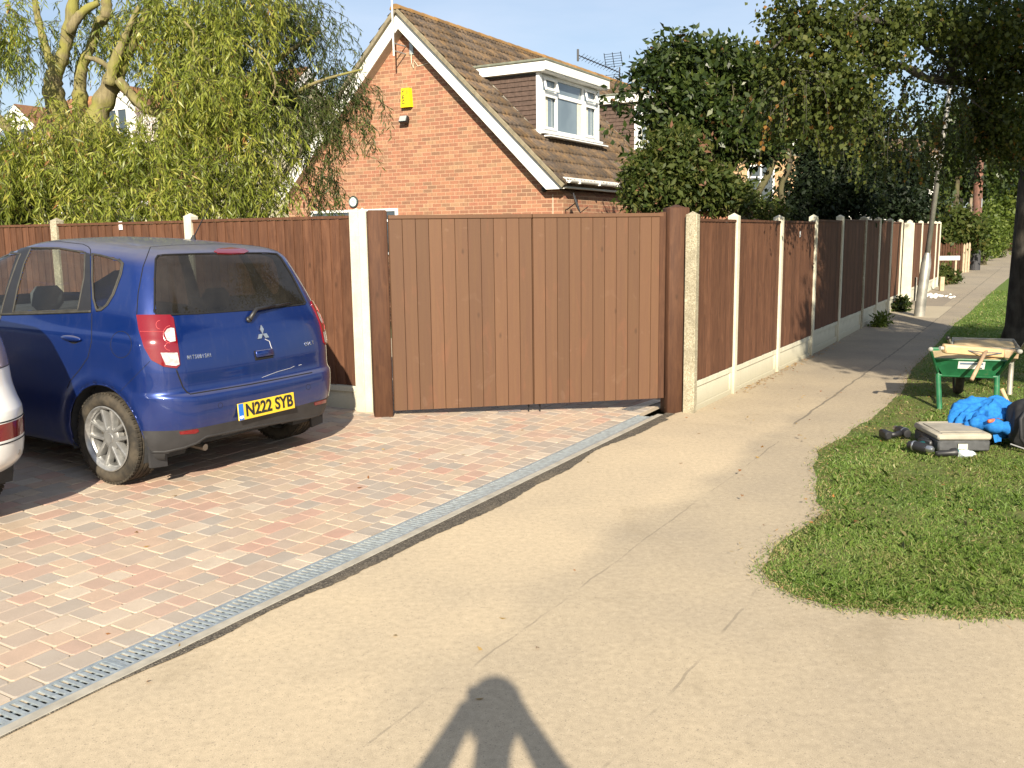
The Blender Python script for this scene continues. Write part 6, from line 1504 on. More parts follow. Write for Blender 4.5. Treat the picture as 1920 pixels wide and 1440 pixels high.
def to_local(e, P):
    a = e.rotation_euler[2]; d = np.asarray(P)[:2]-np.array(e.location[:2]); return d[0]*math.cos(a)+d[1]*math.sin(a), -d[0]*math.sin(a)+d[1]*math.cos(a)
for (px, w, dy) in ((228, 1.25, 0), (42, 1.25, 36)):
    # front of the dormer stands 0.9 m back from the eave
    o = np.array([*hb.location[:2], 0]); n = np.array([*(-EV[:2]), 0]); P = pln(px, 300, n, o+EV*1.0); lx, ly = to_local(hb, P); z0 = pln(px, 318, n, o+EV*1.0)[2]; zb = pln(px, 212+dy, n, o+EV*1.0)[2]; zt = pln(px, 182+dy, n, o+EV*1.0)[2]
    gab_dormer(hb, lx-w/2, w, ly, z0, zb, zt)
# houses seen through the trees on the right
P = at(1165, 380, 34); simple_house('terraced_house', 'tan brick house with rust tiled roof seen through the broadleaf tree', (P[0], P[1]), (EB[0]*.98, EB[1]*.6), 6.2, 7, 4.6, 6.6, M['brick_tan'], M['tile_rust'], 'x', [(4.4, 2.4, .9, 1.3), (1.0, 2.4, 1.2, 1.2)])
P = at(1462, 380, 36); simple_house('rendered_house', 'white rendered gable end glimpsed left of the dark evergreen', (P[0], P[1]), (1, -.1), 2.6, 7, 4.6, 5.7, M['render_white'], M['tile_rust'], 'y')
P = at(1575, 380, 42); simple_house('rendered_house', 'white rendered house glimpsed right of the dark evergreen', (P[0], P[1]), (1, -.2), 3.9, 8, 4.5, 5.6, M['render_white'], M['tile'], 'x', [(2.5, 2.5, .8, 1.2)])
P = at(1872, 480, 52); simple_house('brick_outbuilding', 'small red brick building closing the end of the path', (P[0], P[1]), (1, -.2), 3.5, 5, 2.0, 3.0, M['brick_red'], M['tile'], 'x', [(.9, .3, .5, 1.4)])
def garage():
    P = at(1252, 400, 21.5); e = empty('garage', (P[0], P[1], 0), math.atan2(EB[1], EB[0]), 'low flat roofed garage with grey fascia just over the fence beside the gate', 'garage')
    w = MB(); w.box(.1, 1.9, .1, 4, -.05, 2.22); w.build('wall', M['brick_red'], e); r = MB(); r.box(-.1, 2.1, -.15, 4.2, 2.36, 2.44); r.build('roof', M['felt'], e); f = MB(); f.box(-.08, 2.08, -.12, -.09, 2.22, 2.36); f.box(-.0, 2.0, -.085, .0, 2.2, 2.22); f.tube([(-.1, -.18, 2.38), (2.1, -.18, 2.38)], .05, 8); f.build('gutter', simple('gutter_grey', (.35, .38, .40), .5), e)
    d = MB(); d.box(1.3, 1.85, .04, .095, 0, 2.0, bev=.01); d.build('door', M['white_plastic'], e)
garage()
def lamp_post():
    b = gp(1723, 591, .09); b[2] = gz(0, b[1]); e = empty('lamp_post', b, 0, 'leaning silver street lamp post with thick swaged base beside the fence', 'street lamp')
    k = NM('lamp_paint', .5, .6); n_ = k.noise(k.co(), 6, 5); k.col(k.ramp(n_, [(.3, (.27, .26, .23)), (.7, (.45, .43, .38))]))
    lean = Vector((.072, -.02, 1)).normalized(); p = MB(); p.tube([lean*0-Vector((0, 0, .05)), lean*.35], [.100, .100], 20); p.tube([lean*.35, lean*1.02], [.097, .093], 20); p.tube([lean*1.02, lean*1.10, lean*1.22], [.093, .08, .052], 20); p.build('base', k.m, e, angle=40)
    p = MB(); p.tube([lean*1.2, lean*6.2], [.050, .038], 14); p.build('column', M['galvanised'] if False else k.m, e, smooth=True); p = MB(); p.tube([lean*6.2, lean*6.35+Vector((.15, -.05, .1)), lean*6.35+Vector((.5, -.2, .12))], .03, 10); p.build('bracket', k.m, e, smooth=True)
    p = MB(); p.sphere((lean*6.35+Vector((.72, -.28, .12)))[:], 1, 16, 10, None, (.30, .12, .09)); p.build('lantern', M['clear_lens'], e, smooth=True); p = MB(); p.box(-.104, -.09, -.04, .04, .3, .75); p.build('access_door', k.m, e)
lamp_post()
def pole():
    Yp = 33.4; b = at(1828, 505, Yp); z = gz(0, Yp); e = empty('telegraph_pole', (b[0], Yp, z), 0, 'tall brown wooden telegraph pole beside the far path', 'telegraph pole')
    k = bark_mat('pole_wood', (.17, .08, .055), (.27, .14, .10), (.05, .045, .045), scale=6, mossamt=.5); t_ = at(1842, 150, Yp); d = Vector(t_-b); p = MB(); p.tube([(0, 0, -.1), (0, 0, .05), d*.5, d*1.25], [.17, .165, .15, .12], 14); p.build('pole', k, e, smooth=True)
    p = MB(); p.tube([(0, 0, 0), d*.11], [.172, .168], 14, cap=False); p.build('tar_base', simple('tar', (.04, .04, .045), .7), e); p = MB(); p.box(-.02, .02, -.19, -.15, 2.2, 2.5); p.build('plate', M['steel'], e)
    # ivy clinging to the pole
    rr = np.random.default_rng(5); hgt = rr.uniform(3.1, 6.5, 900)
    q = np.array([np.array(d[:])*h/d[2] for h in hgt])+rr.normal(0, .13, (900, 3))-np.array([.12, .05, 0]); D = unit(rr.normal(size=(900, 3))); leaf_mesh('ivy', q, D, unit(np.cross(D, rr.normal(size=(900, 3)))), .16, .12, M['conifer_leaf'], e, rr.random(900))
pole()
def picket():
    y0 = 31.0; A = at(1757, 500, y0+.5)[:2]; B = at(1822, 508, 32.3)[:2]; d = unit(B-A); n = int(np.hypot(*(B-A))/.13); e = empty('picket_fence', (A[0], A[1], gz(0, y0)), math.atan2(d[1], d[0]), 'low reddish brown picket fence beyond the end of the panel fence', 'fence')
    for i in range(n):
        p = MB(); x = i*.13; h = 1.02+.03*math.sin(i*2.3); p.prism([(x-.045, 0), (x+.045, 0), (x+.045, h-.06), (x, h), (x-.045, h-.06)], 0, .02, frame((0, 0, 0), (1, 0, 0), (0, 0, 1), (0, -1, 0))); p.build('picket', M['post_wood'] if i < n*.75 else M['pale_wood'], e)
    r = MB(); r.box(-.05, n*.13, .001, .04, .3, .38); r.build('rail', M['post_wood'], e); r = MB(); r.box(-.05, n*.13, .001, .04, .75, .83); r.build('rail', M['post_wood'], e)
M['pale_wood'] = simple('pale_wood', (.42, .33, .22), .85, var=.2, scale=9)
picket()
def pergola():
    P = at(1797, 470, 34.5); e = empty('garden_arch', (P[0], P[1], gz(0, 34)), 0, 'weathered timber garden arch standing in the olive shrub', 'garden arch'); m = simple('weathered_wood', (.20, .16, .11), .9, var=.25, scale=6)
    for x in (0, .34): p = MB(); p.box(x-.045, x+.045, -.045, .045, 0, 2.55+.06*x); p.build('post', m, e)
    p = MB(); p.box(-.1, .48, -.044, .044, 2.02, 2.10); p.build('crossbar', m, e)
pergola()
def street_sign():
    P = at(1777, 484, 26.6); z = P[2]-gz(0, P[1]); e = empty('street_sign', (P[0], P[1], gz(0, P[1])), R_(-6), 'low white street name plate on two short posts', 'sign'); p = MB(); p.box(-.33, .33, -.012, .012, z-.06, z+.06, bev=.006); po = p.build('plate', M['white_plastic'], e)
    r = random.Random(2); p = MB(); x = -.25
    while x < .26:
        w = r.uniform(.018, .034)
        if r.random() < .82: p.box(x, x+w*.3, -.0145, -.0125, z-.03, z+.03); p.box(x+w*.31, x+w, -.0145, -.0125, z-.03+r.choice([0, .02, .045]), z-.015+r.choice([0, .02, .045]))
        x += w+.014
    p.build('lettering', simple('worn_lettering', (.22, .22, .22), .7), po)
    for x in (-.24, .24): p = MB(); p.box(x-.025, x+.025, .0125, .05, 0, z+.05); p.build('post', M['pale_wood'], e)
street_sign()
def stub():
    P = gp(1765, 546, .16); p = MB(); p.box(-.055, .055, -.04, .04, 0, .36, bev=.008); o = p.build('wooden_post', M['pale_wood']); o.location = (P[0], P[1], gz(0, P[1])); tag(o, 'short pale timber stump post beside the russet shrub', 'post')
    r = np.random.default_rng(3); c = gp(1752, 556, .14)
    q = MB()
    for i in range(40):
        s = r.uniform(.02, .05); a = c+np.array([r.normal(0, .22), r.normal(0, .25), 0]); q.sphere((a[0], a[1], gz(0, a[1])+s*.4), s, 6, 4, None, (1, .8, .6))
    o = q.build('white_pebbles', M['render_white']); tag(o, kind='stuff')
stub()
# ------------------------------------------------------------------ white car, only its rear corner in the picture
def white_car():
    base = np.array([-2.2645, 6.757]); r = np.array([math.cos(CYAW), math.sin(CYAW)]); f = np.array([-math.sin(CYAW), math.cos(CYAW)])
    p = base+r*(-2.43)+f*.32; p = (p[0], p[1], drive_z(*p)); Mc = car_matrix(Vector(p), CYAW, math.atan(.042), 1.0)
    e = empty('parked_car', label='white car at the left picture edge, only its rear bumper corner showing', cat='car'); place(e, Mc)
    Lv = [(.30, .80, -.56, 3.2, .25, .4), (.34, .855, -.66, 3.3, .28, .45), (.40, .885, -.74, 3.38, .30, .45), (.50, .90, -.765, 3.42, .31, .45), (.62, .905, -.765, 3.42, .31, .45), (.70, .902, -.755, 3.42, .30, .45), (.75, .895, -.715, 3.40, .28, .45), (.82, .888, -.675, 3.38, .26, .45), (.95, .885, -.645, 3.32, .25, .45), (1.05, .872, -.62, 2.9, .24, .42),
          (1.2, .83, -.58, 2.4, .23, .36), (1.4, .765, -.50, 1.95, .21, .30), (1.55, .70, -.42, 1.6, .19, .28), (1.62, .64, -.36, 1.4, .17, .25), (1.66, .52, -.27, 1.25, .14, .24), (1.68, .34, -.18, 1.1, .1, .2), (1.685, .14, -.12, 1.0, .06, .1), (1.686, 0, -.1, 1, 0, 0)]
    G = car_shell(Lv, .02, n=(24, 16, 130, 12, 14), nz=60)
    yz = lambda poly: (lambda C, N, px: inpoly(C[:, 1], C[:, 2], poly) & (np.abs(N[:, 0]) > .45))
    regs = [('side_window', yz([(-.25, 1.08), (-.1, 1.52), (1.0, 1.55), (1.5, 1.5), (2.25, 1.08)])), ('rear_window', lambda C, N, px: (N[:, 1] < -.5) & (C[:, 2] > 1.1) & (C[:, 2] < 1.5) & (np.abs(C[:, 0]) < .62) & (C[:, 1] < 0)), ('windscreen', lambda C, N, px: (C[:, 1] > 1) & (N[:, 1] > .3) & (C[:, 2] > 1.1) & (C[:, 2] < 1.58) & (np.abs(C[:, 0]) < .66)),
            ('bumper_valance', lambda C, N, px: (C[:, 2] < .36)),
            ('tail_light', lambda C, N, px: (C[:, 2] > .93) & (C[:, 2] < 1.42) & (C[:, 1] < -.36) & (np.abs(C[:, 0]) > .60) & (C[:, 1] < -.1)),
            ('rear_reflector', lambda C, N, px: (C[:, 2] > .535) & (C[:, 2] < .645) & (np.abs(C[:, 0]) > .575) & (np.abs(C[:, 0]) < .835) & (C[:, 1] < -.5))]
    k = NM('smoked_lens', .2, .2, .6, coat=.5); k.col((.33, .27, .25)); mt = dict(side_window=M['rear_glass'], rear_window=M['rear_glass'], windscreen=M['side_glass'], bumper_valance=M['white_paint'], tail_light=k.m, rear_reflector=M['red_lens'])
    H = build_car(e, Mc, G, M['white_paint'], dict(regions=regs, sided=('tail_light', 'rear_reflector', 'side_window'), mats=mt, arch_r=.38, arch_z=.33, wb=2.6)); bv = H['bvh']
    def sp(x, z):
        l, n_, _, _ = bv.ray_cast(Vector((x, -3, z)), Vector((0, 1, 0))); return l
    for s in (-1, 1):
        mb = MB(); pts = [sp(s*x, .65) for x in np.linspace(.57, .84, 12)]+[sp(s*x, .53) for x in np.linspace(.84, .57, 12)]; mb.tube(pts+[pts[0]], .004, 5); mb.build('reflector_surround', M['gap'], e)
        mb = MB(); mb.tube([sp(s*x, .925) for x in np.linspace(0, .86, 30)], .003, 5); mb.build('bumper_seam', M['gap'], e)
        c = sp(s*.74, .45); mb = MB(); mb.lathe([(0, .004), (.014, .004), (.016, 0)], 14, Matrix.Translation(c) @ Matrix.Rotation(R_(90), 4, 'X') @ Matrix.Rotation(R_(25*s), 4, 'Y')); mb.build('parking_sensor', M['steel'], e)
    for yc in (0, 2.6):
        for s in (-1, 1):
            li = MB(); V = []
            for aa in np.linspace(-20, 200, 20): y = yc+.386*math.cos(R_(aa)); z = .33+.386*math.sin(R_(aa)); V += [(s*.88, y, z), (s*.52, y, z)]
            li.add(V, [(2*i, 2*i+2, 2*i+3, 2*i+1) for i in range(19)]); li.add([(s*.52, V[2*i][1], V[2*i][2]) for i in range(20)], [tuple(range(20))]); li.build('wheel_liner', M['interior'], e); wheel(e, s*.78, yc, .335, .335, .215, .215, s, M['alloy'], M['tyre'])
    ub = MB(); ub.box(-.62, .62, -.5, 3.1, .28, .45); ub.build('underbody', M['interior'], e); interior(e)
white_car()

# ------------------------------------------------------------------ tools on the verge
k = NM('barrow_green', .38, spec=.5, coat=.3); n_ = k.noise(k.co(), 9, 5); k.col(k.ramp(n_, [(.35, (.010, .085, .035)), (.62, (.018, .14, .055)), (.8, (.16, .15, .09))])); M['barrow_green'] = k.m
k = NM('barrow_grey', .55, .5); n_ = k.noise(k.co(), 7, 5); k.col(k.ramp(n_, [(.35, (.30, .28, .23)), (.65, (.45, .42, .33))])); M['barrow_grey'] = k.m
k = NM('sand', .95, spec=.2); n_ = k.noise(k.co(), 12, 6, .7); k.col(k.ramp(n_, [(.3, (.46, .34, .18)), (.7, (.64, .49, .28))])); k.bump(n_, .5, .02); M['sand'] = k.m
M['raw_wood'] = simple('raw_wood', (.55, .38, .20), .7, var=.12, scale=14); M['old_wood'] = simple('old_wood', (.38, .26, .16), .75, var=.2, scale=14)
def barrow(x, y, rz, body, label, grip, sticker=False):
    e = empty('wheelbarrow', (x, y, .02), rz, label, 'wheelbarrow'); b = MB()
    o = [(-.32, .20, .46), (.32, .20, .46), (.30, .82, .49), (-.30, .82, .49)]; i_ = [(-.21, .30, .28), (.21, .30, .28), (.17, .66, .26), (-.17, .66, .26)]
    for sc in (0, 1):
        q = [Vector(p)+(Vector((0, 0, .004)) if sc else Vector()) for p in o]; w = [Vector(p)+(Vector((0, 0, .006)) if sc else Vector()) for p in i_]
        b.add(q+w, [(0, 1, 5, 4), (1, 2, 6, 5), (2, 3, 7, 6), (3, 0, 4, 7), (4, 5, 6, 7)])
    b.tube([*o, o[0]], .011, 8); b.build('tray', body, e)
    s = MB(); nx, ny = 18, 20; V = []
    rr = random.Random(int(x*100))
    for j in range(ny+1):
        for i in range(nx+1):
            u, v = i/nx*2-1, j/ny; L_ = .300-.02*v; yy = .225+.57*v; zz = .452+.035*v+.05*math.sin(math.pi*v)*(1-u*u)+.006*math.sin(u*9+v*7)+rr.uniform(-.002, .002)-.012; V.append((u*L_, yy, zz))
    s.add(V, [(j*(nx+1)+i, j*(nx+1)+i+1, (j+1)*(nx+1)+i+1, (j+1)*(nx+1)+i) for j in range(ny) for i in range(nx)]); s.build('sand_load', M['sand'], e, smooth=True)
    f = MB()
    for sg in (-1, 1):
        f.tube([(sg*.365, -.02, .575), (sg*.36, .06, .56), (sg*.27, .28, .33), (sg*.20, .55, .265), (sg*.09, 1.0, .20)], .0165, 10)
        f.tube([(sg*.255, .33, .31), (sg*.255, .30, .25), (sg*.245, .16, .03), (sg*.245, .12, .0), (sg*.235, .22, -.01)], .026, 12)
    f.tube([(-.255, .31, .29), (.255, .31, .29)], .017, 10); f.build('frame', body, e, angle=50)
    for sg in (-1, 1): g_ = MB(); g_.tube([(sg*.368, -.13, .59), (sg*.365, -.01, .575)], [.020, .021], 12); g_.build('handle_grip', grip, e, smooth=True)
    w = MB(); Mx = Matrix.Translation((0, 1.04, .185)) @ Matrix.Rotation(R_(90), 4, 'Y'); w.lathe([(.13, -.035), (.17, -.04), (.185, -.02), (.188, 0), (.185, .02), (.17, .04), (.13, .035)], 32, Mx, True); wo = w.build('wheel', M['tyre'], e, smooth=True)
    w = MB(); w.lathe([(0, -.03), (.13, -.025), (.13, .025), (0, .03)], 24, Mx); w.build('rim', body, wo)
    if sticker:
        t = MB(); n = Vector((0, -.16, -.10)).normalized(); Mx = frame((.02, .235, .405), (1, 0, 0), Vector((0, .10, -.16)).normalized()*-1, None or Vector((0, -.16, -.10)).normalized()); t.box(-.115, .115, -.045, .045, .004, .006, Mx); so = t.build('maker_label', M['white_plastic'], e)
        t = MB(); t.box(-.10, .10, .012, .034, .0065, .0075, Mx); t.build('label_band', simple('label_blue', (.16, .22, .32), .6), so); t = MB(); t.box(.055, .095, -.034, -.022, .0065, .0075, Mx); t.build('label_band', M['black_plastic'], so)
    return e
barrow(4.27, 8.52, R_(-20), M['barrow_green'], 'green wheelbarrow heaped with sand carrying a wooden broom', simple('grip_grey', (.30, .29, .26), .7), True)
barrow(4.86, 9.42, R_(-24), M['barrow_grey'], 'grey metal wheelbarrow with sand parked behind the green one', M['black_plastic'])
def broom():
    P = at(1768, 653, 8.62); Q = at(1905, 664, 8.82); d = Vector(Q-P); Ln = d.length; e = empty('broom', P, 0, 'wooden broom head with metal braces and short handle lying across the green barrow', 'broom'); Mx = frame((0, 0, 0), d, None, (0, -.15, 1))
    m = MB(); m.box(.0, Ln*.80, -.045, .03, -.042, .042, Mx, bev=.012); m.build('head', M['raw_wood'], e, angle=40); m = MB(); m.box(Ln*.80+.001, Ln*1.0, -.044, .029, -.040, .040, Mx, bev=.008); m.build('head_end', M['old_wood'], e, angle=40)
    m = MB(); m.tube([Mx @ Vector((-.035, 0, 0)), Mx @ Vector((.0, 0, 0))], .018, 10); m.build('end_cap', simple('cap_grey', (.4, .38, .34), .6), e)
    c = Mx @ Vector((Ln*.52, -.05, .0)); tip = Vector(at(1822, 712, 8.35))-e.location; dr = (tip-c).normalized(); m = MB(); m.tube([c-dr*.03, c+dr*(tip-c).length*.5, tip], [.018, .017, .017], 12); m.build('handle', M['old_wood'], e, smooth=True)
    m = MB(); k0 = c+dr*.05
    for sg in (-1, 1): m.tube([k0, Mx @ Vector((Ln*.52+sg*.19, -.048, .008))], .004, 6); m.tube([c-dr*.005, Mx @ Vector((Ln*.52+sg*.19, -.048, .010))], .004, 6)
    m.build('brace', M['steel'], e)
broom()
def toolbox():
    e = empty('tool_case', (3.425, 7.06, .035), R_(-2), 'flat dusty grey and black tool case on the grass under a blue jacket', 'tool case'); m = MB(); m.box(-.195, .195, -.20, .26, 0, .085, None, .012); m.build('case_base', simple('case_black', (.06, .062, .065), .6, var=.3), e, angle=40)
    m = MB(); m.box(-.202, .202, -.208, .268, .0855, .135, None, .014); m.box(-.16, .16, -.13, .19, .1345, .142, None, .004)
    for y in (-.19, .25): m.box(-.17, .17, y-.008, y+.008, .1345, .141, None, .003)
    m.build('lid', simple('case_lid', (.33, .30, .24), .8, var=.2, scale=7), e, angle=40); m = MB(); m.box(-.05, .02, -.2125, -.2085, .02, .06); m.build('sticker', simple('sticker_cream', (.6, .6, .42), .6), e); m = MB(); m.box(-.232, -.1955, -.07, .08, .045, .075, None, .01); m.build('handle', M['black_plastic'], e, angle=40)
toolbox()
def jacket():
    c = np.array([3.80, 7.30, .04]); V = []; F = []; nu, nv = 96, 40; ox, oy = c[0], c[1]
    for j in range(nv+1):
        v = j/nv; ph = v*math.pi*.5
        for i in range(nu):
            t = 2*math.pi*i/nu; rx = .245+.05*math.cos(t*2+.5)+.02*math.sin(5*t); ry = .20+.03*math.cos(3*t)
            rg = lambda a_: (1-abs(math.sin(a_)))**2.2; fold = (.050*rg(2.5*t+1.1*v+.8*math.sin(2*t))+.034*rg(4.5*t-2.3*v+1.7)+.020*rg(8*t+5*v+math.sin(5*t)))*math.sin(ph)**.7-.03+.006*math.sin(23*t+9*v)*math.sin(ph)
            x = (rx+fold)*math.sin(ph)**.85*math.cos(t); y = (ry+fold)*math.sin(ph)**.85*math.sin(t)
            top = .325*math.cos(ph)**.85+.030*math.sin(3*t+.6)*math.sin(2*ph)+.030*(rg(3*t+7*v)-.4)*math.sin(2*ph)+.014*(rg(9*v+2*t))*math.sin(ph); z = top+(.10 if x < -.10 and y > -.25 else .02)*math.sin(ph)**3
            V.append((x, y, z))
    for j in range(nv):
        for i in range(nu): F.append((j*nu+i, j*nu+(i+1) % nu, (j+1)*nu+(i+1) % nu, (j+1)*nu+i))
    k = NM('blue_fleece', .9, spec=.2); n_ = k.noise(k.co(), 40, 4); k.col(k.ramp(n_, [(.3, (.014, .12, .38)), (.7, (.024, .19, .52))])); k.bump(n_, .3, .006)
    e = empty('jacket', c, R_(8), 'crumpled bright blue jacket thrown over the tool case and rucksack', 'jacket'); rawmesh('cloth', V, F, k.m, e, smooth=True)
    m = MB()
    for (pts, rs) in (([(-.16, -.12, .16), (-.12, -.24, .155), (.0, -.30, .14), (.06, -.34, .06)], [.06, .055, .05, .035]), ([(-.10, -.06, .20), (-.20, -.16, .165), (-.24, -.10, .13)], [.05, .04, .03]), ([(.12, -.05, .22), (.22, -.12, .15), (.24, -.20, .02)], [.07, .06, .05])):
        P = np.array(pts, float); tt = np.linspace(0, len(P)-1, 22); Q = np.stack([np.interp(tt, range(len(P)), P[:, a]) for a in range(3)], 1)
        for _ in range(4): Q[1:-1] = (Q[:-2]+2*Q[1:-1]+Q[2:])/4
        rr = np.interp(tt, range(len(P)), rs)*(1+.16*np.sin(tt*7)+.07*np.sin(tt*15)); m.tube(Q, list(rr), 16)
    m.build('sleeve', k.m, e, smooth=True)
jacket()
def rucksack():
    e = empty('rucksack', (4.02, 6.98, .02), R_(-10), 'black rucksack slumped on the grass at the right picture edge', 'rucksack'); V = []; nu, nv = 48, 28
    for j in range(nv+1):
        ph = math.pi*j/nv
        for i in range(nu):
            t = 2*math.pi*i/nu; s = abs(math.sin(ph))**.6; w = 1+.05*math.sin(4*t+ph*3)+.03*math.sin(9*t-ph*5)
            cx = abs(math.cos(t))**.7*(1 if math.cos(t) > 0 else -1); sy = abs(math.sin(t))**.7*(1 if math.sin(t) > 0 else -1); V.append((.21*s*cx*w, .14*s*sy*w-.03*math.cos(ph), .20+.20*math.cos(ph)+.01*math.sin(5*t)*s))
    m = MB(); m.add(V, [(j*nu+i, (j+1)*nu+i, (j+1)*nu+(i+1) % nu, j*nu+(i+1) % nu) for j in range(nv) for i in range(nu)]); kk = simple('black_nylon', (.016, .016, .018), .7, var=.3, scale=30, bump=.3); m.build('bag', kk, e, smooth=True)
    m = MB(); m.tube([(-.20, -.08, .05), (-.12, -.155, .03), (.02, -.175, .03), (.14, -.16, .04)], .006, 6); m.build('piping', simple('grey_piping', (.3, .3, .3), .7), e); m = MB(); m.tube([(-.10, -.10, .34), (-.17, -.16, .26), (-.16, -.17, .12), (-.10, -.15, .03)], [.016, .014, .014, .012], 8); m.build('strap', kk, e, smooth=True)
rucksack()
def hammer():
    P = at(1878, 729, 7.42); Q = at(1893, 762, 7.36); S = at(1915, 792, 7.28); e = empty('lump_hammer', P, 0, 'wooden hammer handle sticking up between blue jacket and rucksack', 'hammer'); d = Vector(Q-P); m = MB(); m.tube([(0, 0, 0), d*.5, d], [.017, .015, .016], 12); m.build('handle', M['raw_wood'], e, smooth=True); m = MB(); m.tube([d*1.0, Vector(S-P)], [.020, .016], 10); m.build('head', M['steel'], e)
    P = at(1853, 790, 7.0); e = empty('claw_hammer', P, 0, 'orange and black hammer grip poking out under the blue jacket', 'hammer'); m = MB(); m.tube([(0, 0, 0), (.04, .02, .0), (.11, .06, -.0)], [.013, .016, .014], 10); k_ = simple('orange_grip', (.50, .12, .05), .5); m.build('grip', k_, e, smooth=True); m = MB(); m.tube([(.11, .06, 0), (.16, .09, -.01)], .010, 8); m.build('shaft', M['steel'], e)
hammer()
def drill(P, rz, label, teal, s=1.0):
    e = empty('power_tool', P, rz, label, 'power tool'); e.scale = (s, s, s); X = Matrix.Rotation(R_(90), 4, 'Y')
    m = MB(); m.lathe([(0, -.07), (.028, -.065), (.034, -.02), (.034, .05), (.028, .075), (0, .08)], 20, Matrix.Translation((0, 0, .036)) @ X); m.build('motor_body', M['black_plastic'], e, angle=40); m = MB(); m.lathe([(.012, .075), (.024, .08), (.024, .11), (.014, .125), (.0, .126)], 18, Matrix.Translation((0, 0, .036)) @ X); m.lathe([(.0345, -.03), (.036, -.028), (.036, -.018), (.0345, -.016)], 20, Matrix.Translation((0, 0, .036)) @ X); m.build('chuck', M['steel'], e, angle=40)
    m = MB(); m.tube([(-.02, .02, .034), (-.045, .08, .030), (-.05, .13, .03)], [.021, .018, .021], 12); m.build('handle', teal, e, smooth=True); m = MB(); m.box(-.10, .01, .13, .18, .004, .062, None, .01); m.build('battery', M['black_plastic'], e, angle=40)
drill((3.19, 7.42, .03), R_(95), 'small black and silver power tool lying alone on the grass', M['black_plastic'], 1.15)
kt = simple('teal_plastic', (.01, .11, .12), .5); drill((3.07, 6.88, .035), R_(-60), 'black and teal cordless drill lying against the tool case', kt, 1.1)
def torch():
    e = empty('work_light', (3.27, 6.78, .045), R_(10), 'teal capped tool piece with a clear plastic bag in front of the case', 'work light'); X = Matrix.Rotation(R_(90), 4, 'Y'); m = MB(); m.lathe([(0, -.12), (.02, -.11), (.022, .0), (.034, .02), (.036, .05), (0, .055)], 18, X); m.build('body', M['black_plastic'], e, angle=40); m = MB(); m.lathe([(0, .056), (.030, .056), (.030, .062), (0, .070)], 18, X); m.build('cap', kt, e)
    r = random.Random(5); m = MB(); V = []
    for j in range(9):
        for i in range(16): t = 2*math.pi*i/16; q = j/8; V.append(((.075*math.sin(q*3)*math.cos(t)*r.uniform(.8, 1.2)), (.05*math.sin(q*3)*math.sin(t)*r.uniform(.8, 1.2)), .03*math.cos(q*3)*r.uniform(.7, 1.2)-.008))
    m.add(V, [(j*16+i, (j+1)*16+i, (j+1)*16+(i+1) % 16, j*16+(i+1) % 16) for j in range(8) for i in range(16)]); k_ = NM('clear_bag', .25, spec=.6); k_.col((.45, .50, .52)); o = m.build('plastic_bag', k_.m); o.location = (3.39, 6.78, .045); tag(o, 'small crumpled translucent plastic bag in front of the tool case', 'plastic bag')
torch()

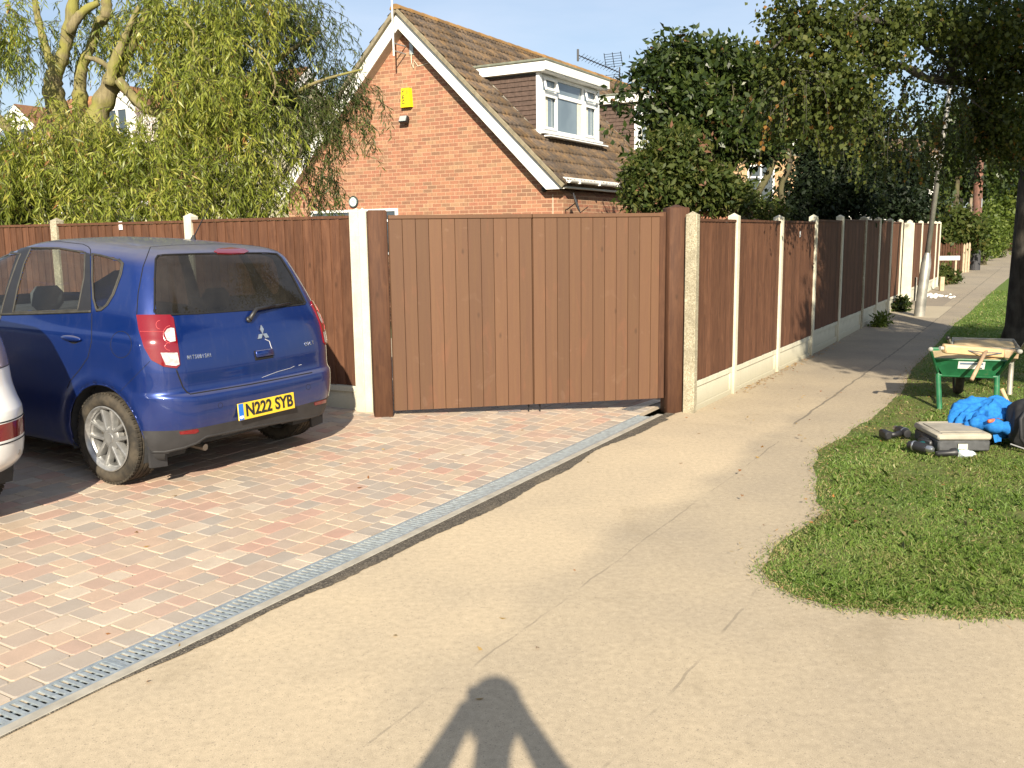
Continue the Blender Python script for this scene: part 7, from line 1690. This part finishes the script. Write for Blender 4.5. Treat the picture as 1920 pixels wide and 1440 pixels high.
# ------------------------------------------------------------------ the photographer, standing just behind the camera: only the shadow is in the picture
def skinned(name, verts, edges, radii, mat, parent, root=0, sub=1):
    me = bpy.data.meshes.new(name); me.from_pydata(verts, edges, []); o = link(name, me, None, parent); s = o.modifiers.new('skin', 'SKIN')
    for i, r in enumerate(radii): sv = me.skin_vertices[0].data[i]; sv.radius = r if isinstance(r, tuple) else (r, r); sv.use_root = (i == root)
    s.use_smooth_shade = True; ss = o.modifiers.new('sub', 'SUBSURF'); ss.levels = ss.render_levels = sub
    dg = bpy.context.evaluated_depsgraph_get(); m2 = bpy.data.meshes.new_from_object(o.evaluated_get(dg)); o.modifiers.clear(); o.data = m2; m2.materials.clear(); m2.materials.append(mat); return o
def photographer():
    e = empty('person', (0.0, -.352, 0), 0, 'person in dark clothes holding up a phone, whose shadow falls across the pavement', 'person'); skin = simple('skin', (.45, .27, .19), .55)
    V = [(0, 0, .92), (0, 0, 1.12), (0, -.01, 1.36), (0, .0, 1.46), (0, .02, 1.53), (0.02, .03, 1.64), (0.02, .03, 1.73)]; E_ = [(0, 1), (1, 2), (2, 3), (3, 4), (4, 5), (5, 6)]; R__ = [(.155, .11), (.14, .10), (.17, .105), (.085, .07), (.058, .058), (.072, .090), (.070, .082)]
    for s in (-1, 1):
        b = len(V); V += [(s*.175, -.01, 1.39), (s*.37, .10, 1.25), (s*.19, .22, 1.42), (s*.095, .30, 1.560), (s*.075, .315, 1.605)]; E_ += [(2, b), (b, b+1), (b+1, b+2), (b+2, b+3), (b+3, b+4)]; R__ += [.070, .052, .050, .038, (.048, .030)]
        c = len(V); V += [(s*.095, 0, .86), (s*.11, .02, .48), (s*.12, -.01, .09), (s*.13, .14, .035)]; E_ += [(0, c), (c, c+1), (c+1, c+2), (c+2, c+3)]; R__ += [.09, .058, .045, (.045, .032)]
    skinned('body', V, E_, R__, simple('dark_clothes', (.03, .035, .05), .85), e, 0, 2)
    for s in (-1, 1):
        m = MB()
        for i, (dz, ln) in enumerate(((.030, .050), (.013, .056), (-.004, .052), (-.020, .042))): m.tube([(s*.083, .318, 1.605+dz), (s*.085, .335, 1.607+dz), (s*.068, .352+.0, 1.608+dz), (s*.068-s*ln*.4, .3385, 1.608+dz)], [.0085, .0085, .008, .006], 8)
        m.tube([(s*.082, .30, 1.60), (s*.068, .318, 1.60), (s*.045, .322, 1.605)], [.011, .010, .008], 8); m.build('hand', skin, e, smooth=True)
    m = MB(); m.sphere((.02, .045, 1.685), .098, 20, 14, None, (.86, 1.0, 1.22)); m.sphere((.02, .146, 1.64), .014, 8, 6, None, (.9, 1.3, 1.4)); m.sphere((-.062, .03, 1.64), .02, 8, 6, None, (.4, .8, 1.3)); m.sphere((.102, .03, 1.64), .02, 8, 6, None, (.4, .8, 1.3)); m.build('head', skin, e, smooth=True)
    m = MB(); m.sphere((.02, .03, 1.725), .112, 20, 14, None, (.92, 1.0, 1.0)); m.build('hair', simple('hair', (.03, .02, .015), .8), e, smooth=True)
    e.scale = (1.02, 1.03, 1.035)
    p = MB(); p.box(-.062, .062, -.0185, -.0105, 1.625, 1.690, None, .003); o = p.build('smartphone', M['black_plastic'], angle=40); tag(o, 'black smartphone held level in both hands of the person', 'phone')
photographer()
# neighbouring birch, just outside the right edge, that shades the path and fence
def birch2():
    e = empty('birch_tree', (8.7, 3.6, 0), 0, 'second birch on the verge just beyond the right picture edge', 'tree'); t = MB(); t.tube([(8.7, 3.6, -.1), (8.68, 3.6, 2.2), (8.3, 3.9, 4.2), (7.6, 4.4, 6.0)], [.24, .20, .14, .06], 14); t.build('trunk', M['birch_bark'], e, smooth=True)
    b = [(np.array([6.9, 2.3, 5.3]), np.array([2.3, 2.0, 1.0]), 1.0), (np.array([8.4, 2.6, 5.6]), np.array([1.7, 2.2, 1.2]), .8), (np.array([5.8, 3.4, 5.0]), np.array([1.3, 1.6, .8]), .7), (np.array([7.0, 4.4, 4.7]), np.array([1.6, 1.6, .8]), .7), (np.array([6.5, 4.4, 7.6]), np.array([1.5, 2.4, 1.0]), .8), (np.array([5.3, 3.6, 5.0]), np.array([1.15, 1.8, .9]), .9), (np.array([5.7, 6.0, 5.3]), np.array([1.3, 1.5, .9]), .9), (np.array([6.6, 1.2, 6.3]), np.array([1.9, 1.8, .9]), .8)]
    _, C = crown('foliage', b, 6200, 20, .20, .10, .09, M['birch_leaf'], e, 46, droop=.6, shell=.15); twigs('twigs', C, [np.array([8.3, 3.9, 4.2]), np.array([7.6, 4.4, 5.8])], 60, M['birch_bark'], e, 47); rebase(e)
birch2()
